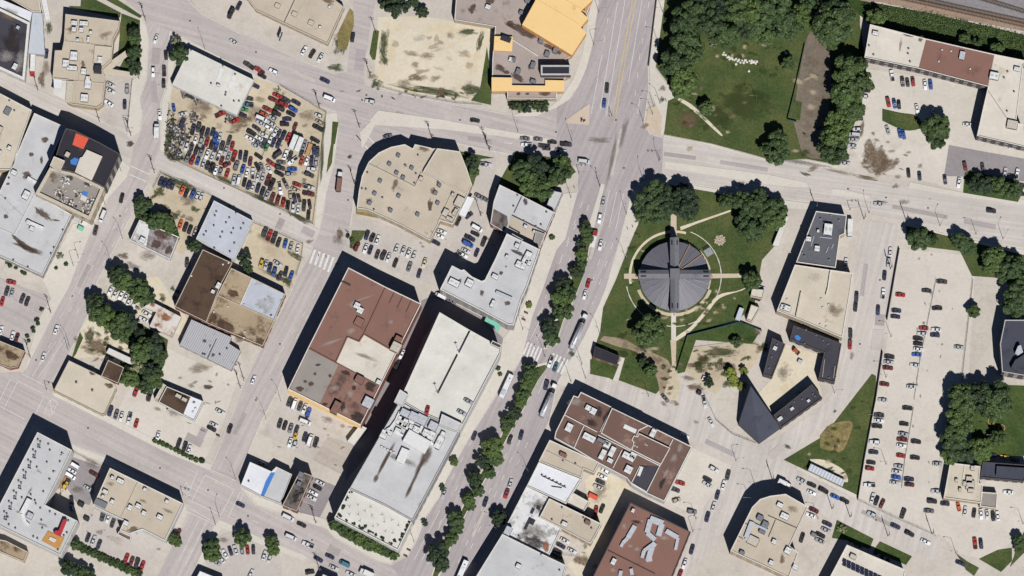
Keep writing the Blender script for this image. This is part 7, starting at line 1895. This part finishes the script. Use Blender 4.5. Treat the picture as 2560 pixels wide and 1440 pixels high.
trees('in the thicket behind the tan corner store', '360,870,32 385,862,30,c 397,886,24 350,884,26,b 345,915,24,p 375,928,28,c 385,945,28 365,966,22 325,946,24 317,930,18,c 400,905,16', 'thicket trees')
trees('above the row of white cars', '290,686,26,c 307,704,28 350,716,26 332,722,20 350,737,26 372,746,20', 'thicket trees')
trees('beside the derelict burnt roof', '350,500,16,c 350,520,18 347,536,12 362,550,18 390,552,26 412,552,24 425,572,20,b 435,592,16,b 372,510,12', 'derelict lot trees')
trees('at the corners of the pale blue-grey shop', '487,617,18 612,647,18,c 620,672,14', 'shop trees')
trees('in front of the clinic', '335,84,18,c 337,98,18 335,130,20 330,155,18,c 337,172,18', 'clinic trees', 'y')
trees('at the salvage hall street corner', '447,136,26', 'corner tree')
trees('leafless on the street corner above the hall', '440,104,16,p', 'corner tree')
trees('above the vacant lot at the top edge', '997,16,32,c 1055,30,16,c 972,8,22,c 1035,6,14', 'top edge trees')
trees('beside the curved store east wall', '1180,404,20,c 1185,428,16', 'curved store trees')
trees('below the theatre', '1284,264,12,c 1300,267,14 1318,267,16,c 1342,265,15 1360,265,16,c', 'theatre trees')
trees('in the big garden west side', '2400,984,32 2407,1008,36 2395,1034,34 2405,1056,34 2392,1076,32,b 2382,1096,34 2390,1122,32 2377,1136,28', 'garden trees', 'y')
trees('in the big garden', '2450,985,34,c 2495,995,42 2490,1020,34,b 2465,1015,30,c 2420,1130,28,c 2450,1120,30 2455,1138,24,b 2495,1095,24', 'garden trees')
trees('at the lower right lot edge', '2547,1354,18 2545,1370,12', 'lower right trees')
trees('at the end of the lower right lawn', '2105,1322,13,p', 'pale shrubs', 'x', True)
trees('along the pavement by the stained grey roof', '150,640,10,p 140,670,5 165,660,6', 'pavement shrubs', 'x', True)
trees('edging the left car park', '104,773,6,c 92,800,7,c 95,808,6,c 82,820,6,c 84,828,5,c 68,840,6 72,852,5', 'left car park shrubs', 'y', True)
trees('below the stained grey roof', '18,656,5 25,664,6 40,670,5 55,680,5 62,684,6', 'left car park shrubs', 'x', True)
trees('on the avenue pavement by the hotel', '1380,593,8,b 1322,762,10,l 1245,920,7 1250,935,6', 'hotel pavement shrubs', 'y', True)
trees('in the lower right flower bed', '2125,1350,6 2140,1358,6 2150,1365,5 2190,1382,6 2205,1392,6 2220,1400,6', 'flower bed shrubs', 'x', True)
trees('on the street corner island by the store', '880,600,7 870,590,6', 'corner shrubs', 'x', True)

# ================================================================ poles
UG, LG = 'utility poles', 'street lamps'
poles('around the clinic and its streets', '1455,205 380,905 995,1215 1310,1360 1390,790', 'wood', UG, A, ang=20)
poles('around the vacant dirt lot', '1145,765 1205,350 635,1075 1035,1275 1760,1390 2310,1450', 'wood', UG, Bq, ang=15)
poles('along the salvage yard lane', '1545,290 690,240' if False else '1545,290 2145,350', 'wood', UG, E, ang=20)
poles('around the curved store', '985,400 965,1045 2250,720 2335,65 345,720', 'wood', UG, F_, ang=30)
poles('along the left avenue', '510,250 305,700 2405,1000 2440,925', 'wood', UG, I, ang=30)
poles('along the east side street', '960,752 1225,1250 1380,762 480,640', 'wood', UG, H_, ang=85)
poles('south of the east car park', '640,770 820,852 1200,1042 45,478 1640,1020', 'wood', UG, Q, ang=85)
poles('below the cross street bend', '640,1395 600,915', 'wood', UG, N, ang=25)
poles('along the avenue north of the crossing', '870,125,0 820,450,0 1505,120,180 1460,430,180 1480,1035,215 1420,1070,180 1405,1145,180 1310,1215,200', 'lamp', LG, Cq, 'y')
poles('around the big crossing', '600,1410,260 60,1320,260', 'lamp', LG, Cq)
poles('along the avenue past the lodge', '880,430,230 590,540,250 1145,700,260 1140,1160,230 1310,350,270 1470,170,270', 'lamp', LG, G_, 'y')
poles('along the avenue at the zebra crossings', '880,470,230 700,765,240 735,905,240 590,940,240 110,420,30 330,690,240', 'lamp', LG, K, 'y')
poles('along the left street', '2050,495,250 1270,1310,10 1665,890,180', 'lamp', LG, A)
poles('along the left avenue', '1210,270,250 1050,605,250 945,810,250 1225,945,230 1110,1185,230 735,1220,0 785,1140,0', 'lamp', LG, E, 'y')
poles('on the left avenue near the vacant lot', '695,585,230 680,615,230', 'lamp', LG, I)
poles('along the middle street', '250,1130,230 100,1310,230', 'lamp', LG, J)
poles('at the box junction', '2355,470,230 2195,850,290', 'lamp', LG, M)
poles('along the lower avenue', '1580,1100,240 2400,985,200 2720,410,220', 'lamp', LG, N)
poles('around the lower right street', '1880,1215,180 500,870,180 1180,325,180 2550,920,180 2240,60,180', 'lamp', LG, Q)
poles('in the lots beside the brown complex', '2240,290,0 2430,530,180 2375,685,180 1840,870,180 1810,1000,0', 'lamp', LG, O, 'y')
poles('on the north lawn', '2440,1000,180 1365,1085,180' if False else '2440,1000,180', 'lamp', LG, Cq)
poles('by the tarmac east of the washroom hut', '1365,1085,180', 'lamp', LG, K)
poles('along the east road kerb', '2080,900,180 1720,820,300 2350,950,300 1010,690,270', 'lamp', LG, H_)
poles('along the east car park fence', '1230,490,180 1180,895,180 1060,1300,180 665,1050,0', 'lamp', LG, L_, 'y')
# traffic signals: one at each crossing corner
for i, (x, y, a, w_) in enumerate(((1530, 290, 90, 'north-west corner of the big crossing'), (1650, 400, 180, 'east side of the big crossing'), (1500, 465, 260, 'median nose below the big crossing'), (1448, 435, 0, 'south-west corner of the big crossing'), (458, 1240, 20, 'box junction west corner'), (540, 1315, 250, 'box junction south corner'), (117, 975, 20, 'left crossing north corner'), (2125, 525, 0, 'east road side street'))):
    o = root('traffic_signal', P(x, y, .05), 'traffic signal with mast arm at the ' + w_, 'traffic signal', 'traffic signals', -R(a))
    link('pole', MB().cyl((0, 0, 0), (0, 0, 6), .13, .1, 8).me('pole', ['galv']), o)
    link('mast_arm', MB().cyl((0, 0, 5.8), (4.5, 0, 6.2), .08, .05, 6).me('mast_arm', ['galv']), o)
    for k in (2.4, 4.3):
        link('signal_head', MB().box((k, 0, 5.2), (.35, .3, 1.0)).me('signal_head', ['paint_y']), o)
# street signs & bus shelter bits
# ================================================================ fences
fence('chain-link fence round the salvage yard, west and south sides', pts('424,262 412,388 530,444 640,494 782,560'), 'metal_dark')
fence('chain-link fence round the salvage yard, east side', pts('782,560 816,282 700,214'), 'metal_dark')
fence('chain-link cross fence inside the salvage yard', pts('708,236 680,330 655,395'), 'metal_dark')
fence('chain-link fence of the small dirt yard along the lane', pts('383,470 402,432 530,490'), 'metal_dark')
fence('chain-link fence of the third dirt yard along the lane', pts('632,556 758,610 752,652 740,690'), 'metal_dark')
fence('low fence along the vacant lot south edge', pts('938,214 1020,236 1140,258 1205,262'), 'galv', 1.2)
fence('green screened fence east of the lodge lawn', pts('1690,930 1718,840 1850,806 1905,828'), 'teal_dark', 1.9, .06, True)
fence('green screened fence of the dirt yard in the park', pts('2012,110 1985,232 1968,300 1992,306'), 'teal_dark', 1.9, .06, True)
fence('dark board fence on the west of the east car park', pts('2248,622 2217,800'), 'metal_dark', 2.0, .3, True)
fence('dark board fence below the east car park gate', pts('2206,880 2190,990 2160,1150 2144,1250'), 'metal_dark', 2.0, .3, True)
fence('low rail down the middle of the east car park', pts('2340,700 2300,900 2285,1000'), 'metal_dark', 1.0)
fence('low rail in the lower east car park', pts('2284,1020 2262,1150 2254,1220'), 'metal_dark', 1.0)
fence('dark fence along the car park hedge', pts('2432,700 2410,900 2404,955'), 'metal_dark', 1.8)
fence('chain-link fence south of the east car park', pts('2144,1250 2250,1300 2340,1340'), 'galv', 1.6)
fence('low wall fence beside the clinic car park', pts('331,198 318,325'), 'metal_dark', 1.2)
fence('iron fence along the tan office lot', pts('185,1130 212,1145 255,1168'), 'metal_dark', 1.5)
fence('fence beside the peaked hall', pts('1760,985 1790,1050 1830,1085 1890,1108'), 'metal_dark', 1.6)
fence('low barrier along the avenue north-east kerb', pts('1641,0 1630,90 1621,165'), 'metal_dark', 1.1, .5, True)
fence('fence round the small car yard at the bottom', pts('1385,1385 1452,1392'), 'galv', 1.5)
# ================================================================ small things
def person(x, y, label, top, z=.16):
    o = root('person', P(x, y, z), label, 'person', 'people on foot', rnd.uniform(0, 6))
    m_ = MB()
    V, E_, rad = [], [], []
    def add(p, r):
        V.append(p); rad.append(r); return len(V) - 1
    hip = add((0, 0, .95), .16); ch = add((0, 0, 1.25), .17); sh = add((0, 0, 1.42), .13); nk = add((0, 0, 1.5), .06); hd = add((.02, 0, 1.62), .1); tp = add((.02, 0, 1.74), .08)
    E_ += [(hip, ch), (ch, sh), (sh, nk), (nk, hd), (hd, tp)]
    for s in (-1, 1):
        a_ = add((0, s * .2, 1.4), .06); b_ = add((-.02, s * .26, 1.12), .05); c_ = add((.08 * s, s * .25, .86), .035)
        E_ += [(sh, a_), (a_, b_), (b_, c_)]
        k1 = add((.1 * s, s * .1, .5), .075); k2 = add((.18 * s, s * .1, .08), .05); k3 = add((.18 * s + .16, s * .1, .04), .04)
        E_ += [(hip, k1), (k1, k2), (k2, k3)]
    me = bpy.data.meshes.new('body')
    me.from_pydata(V, E_, [])
    me.materials.append(MATS[top])
    ob = link('body', me, o)
    md = ob.modifiers.new('skin', 'SKIN')
    for k, r_ in enumerate(rad):
        me.skin_vertices[0].data[k].radius = (r_, r_)
    me.skin_vertices[0].data[0].use_root = True
    ob.modifiers.new('sub', 'SUBSURF').levels = 1
    hair = MB().cyl((.0, 0, 1.66), (.0, 0, 1.8), .12, .07, 8).me('hair', ['rubber'])
    link('hair', hair, o)
for x, y, lb, tp_ in ((1665, 252, 'person in dark clothes walking at the park path mouth', 'metal_dark'), (1436, 470, 'person in grey on the pavement by the corner trees', 'metal_grey'), (1350, 1180, 'person in dark clothes on the pavement by the beige roof', 'metal_dark'), (1338, 867, 'person in dark clothes on the west zebra crossing', 'metal_dark'), (1569, 573, 'person in blue on the pavement near the lodge', 'tarp_blue'), (1582, 568, 'person in red on the pavement near the lodge', 'tarp_red'), (797, 640, 'person in dark clothes on the middle street zebra', 'metal_dark'), (816, 645, 'second person in grey on the middle street zebra', 'metal_grey')):
    person(x, y, lb, tp_)
for i, (x, y, lb) in enumerate(((1315, 783, 'dark bench on the pavement by the hotel, upper'), (1309, 800, 'dark bench on the pavement by the hotel, lower'), (1022, 1376, 'dark bench at the terrace corner, upper'), (1014, 1391, 'dark bench at the terrace corner, lower'), (545, 1145 - 55, 'bench beside the street east of the filling station'))):
    o = root('bench', P(x, y, .15), lb, 'bench', 'street benches', -R(25))
    link('seat', MB().box((0, 0, .42), (2.0, .5, .06)).me('seat', ['wood_pole']), o)
    link('backrest', MB().box((0, .24, .5), (2.0, .06, .45)).me('backrest', ['wood_pole']), o)
    for s in (-.8, .8):
        link('leg', MB().box((s, 0, 0), (.08, .45, .42)).me('leg', ['metal_dark']), o)
sg = root('billboard', P(703, 96, .05), 'dark roadside sign board on the tan store forecourt', 'sign', None, R(70))
link('panel', MB().box((0, 0, 3), (4.2, .35, 2.2)).me('panel', ['metal_dark']), sg)
link('post', MB().cyl((-1.2, 0, 0), (-1.2, 0, 3), .12, .12, 8).me('post', ['galv']), sg)
link('post', MB().cyl((1.2, 0, 0), (1.2, 0, 3), .12, .12, 8).me('post', ['galv']), sg)
mn = root('monument', P(1364, 868, .2), 'small dark memorial on the refuge between zebra crossings', 'monument')
link('plinth', MB().box((0, 0, 0), (1.6, 1.6, .5)).me('plinth', ['stone']), mn)
link('pillar', MB().box((0, 0, .5), (.8, .8, 2.2), taper=.7).me('pillar', ['metal_dark']), mn)
sc2 = root('sculpture', P(1458, 302, .2), 'dark sculpture on the sandy traffic island', 'sculpture')
for k in range(4):
    link('figure', MB().cyl((rnd.uniform(-1, 1), rnd.uniform(-1, 1), 0), (rnd.uniform(-1, 1), rnd.uniform(-1, 1), 1.8), .3, .15, 8).me('figure', ['metal_dark']), sc2)
for i, (x, y, lb) in enumerate(((2478, 1053, 'round timber play ring in the garden, upper'), (2504, 1070, 'round timber play ring in the garden, lower'))):
    m_ = MB()
    for k in range(10):
        a = k * .628
        m_.box((1.5 * math.cos(a), 1.5 * math.sin(a), 0), (.9, .35, .4), a + 1.57)
    tag(link('play_ring', m_.me('play_ring', ['timber']), None, P(x, y, .28)), lb, 'play ring', 'garden play rings')
gz = root('gazebo', P(1771, 633, .2), 'small pale slatted gazebo beside the round lodge', 'gazebo', None, R(30))
for k in range(7):
    link('roof_slat', ubox('metal_light'), gz, (-1.6 + k * .53, 0, 2.6), 0, (.3, 3.6, .1))
for sx in (-1.6, 1.6):
    for sy in (-1.6, 1.6):
        link('post', POST, gz, (sx, sy, 0), 0, (1.4, 1.4, 1.38))

og = root('loader', P(1988, 878, .2), 'small orange loader parked in the dark-roofed courtyard', 'loader', None, R(-40))
for nm, me in [boxpart('body', (0, 0, .5), (2.6, 1.5, 1.0), 'paint_o'), boxpart('cab', (-.2, 0, 1.5), (1.2, 1.3, .8), 'glass'), boxpart('cab_roof', (-.2, 0, 2.32), (1.4, 1.4, .08), 'paint_o'), boxpart('bucket', (1.9, 0, .3), (.8, 1.9, .6), 'metal_dark')] + wheels((.9, -.9), .85, .42):
    link(nm, me, og)
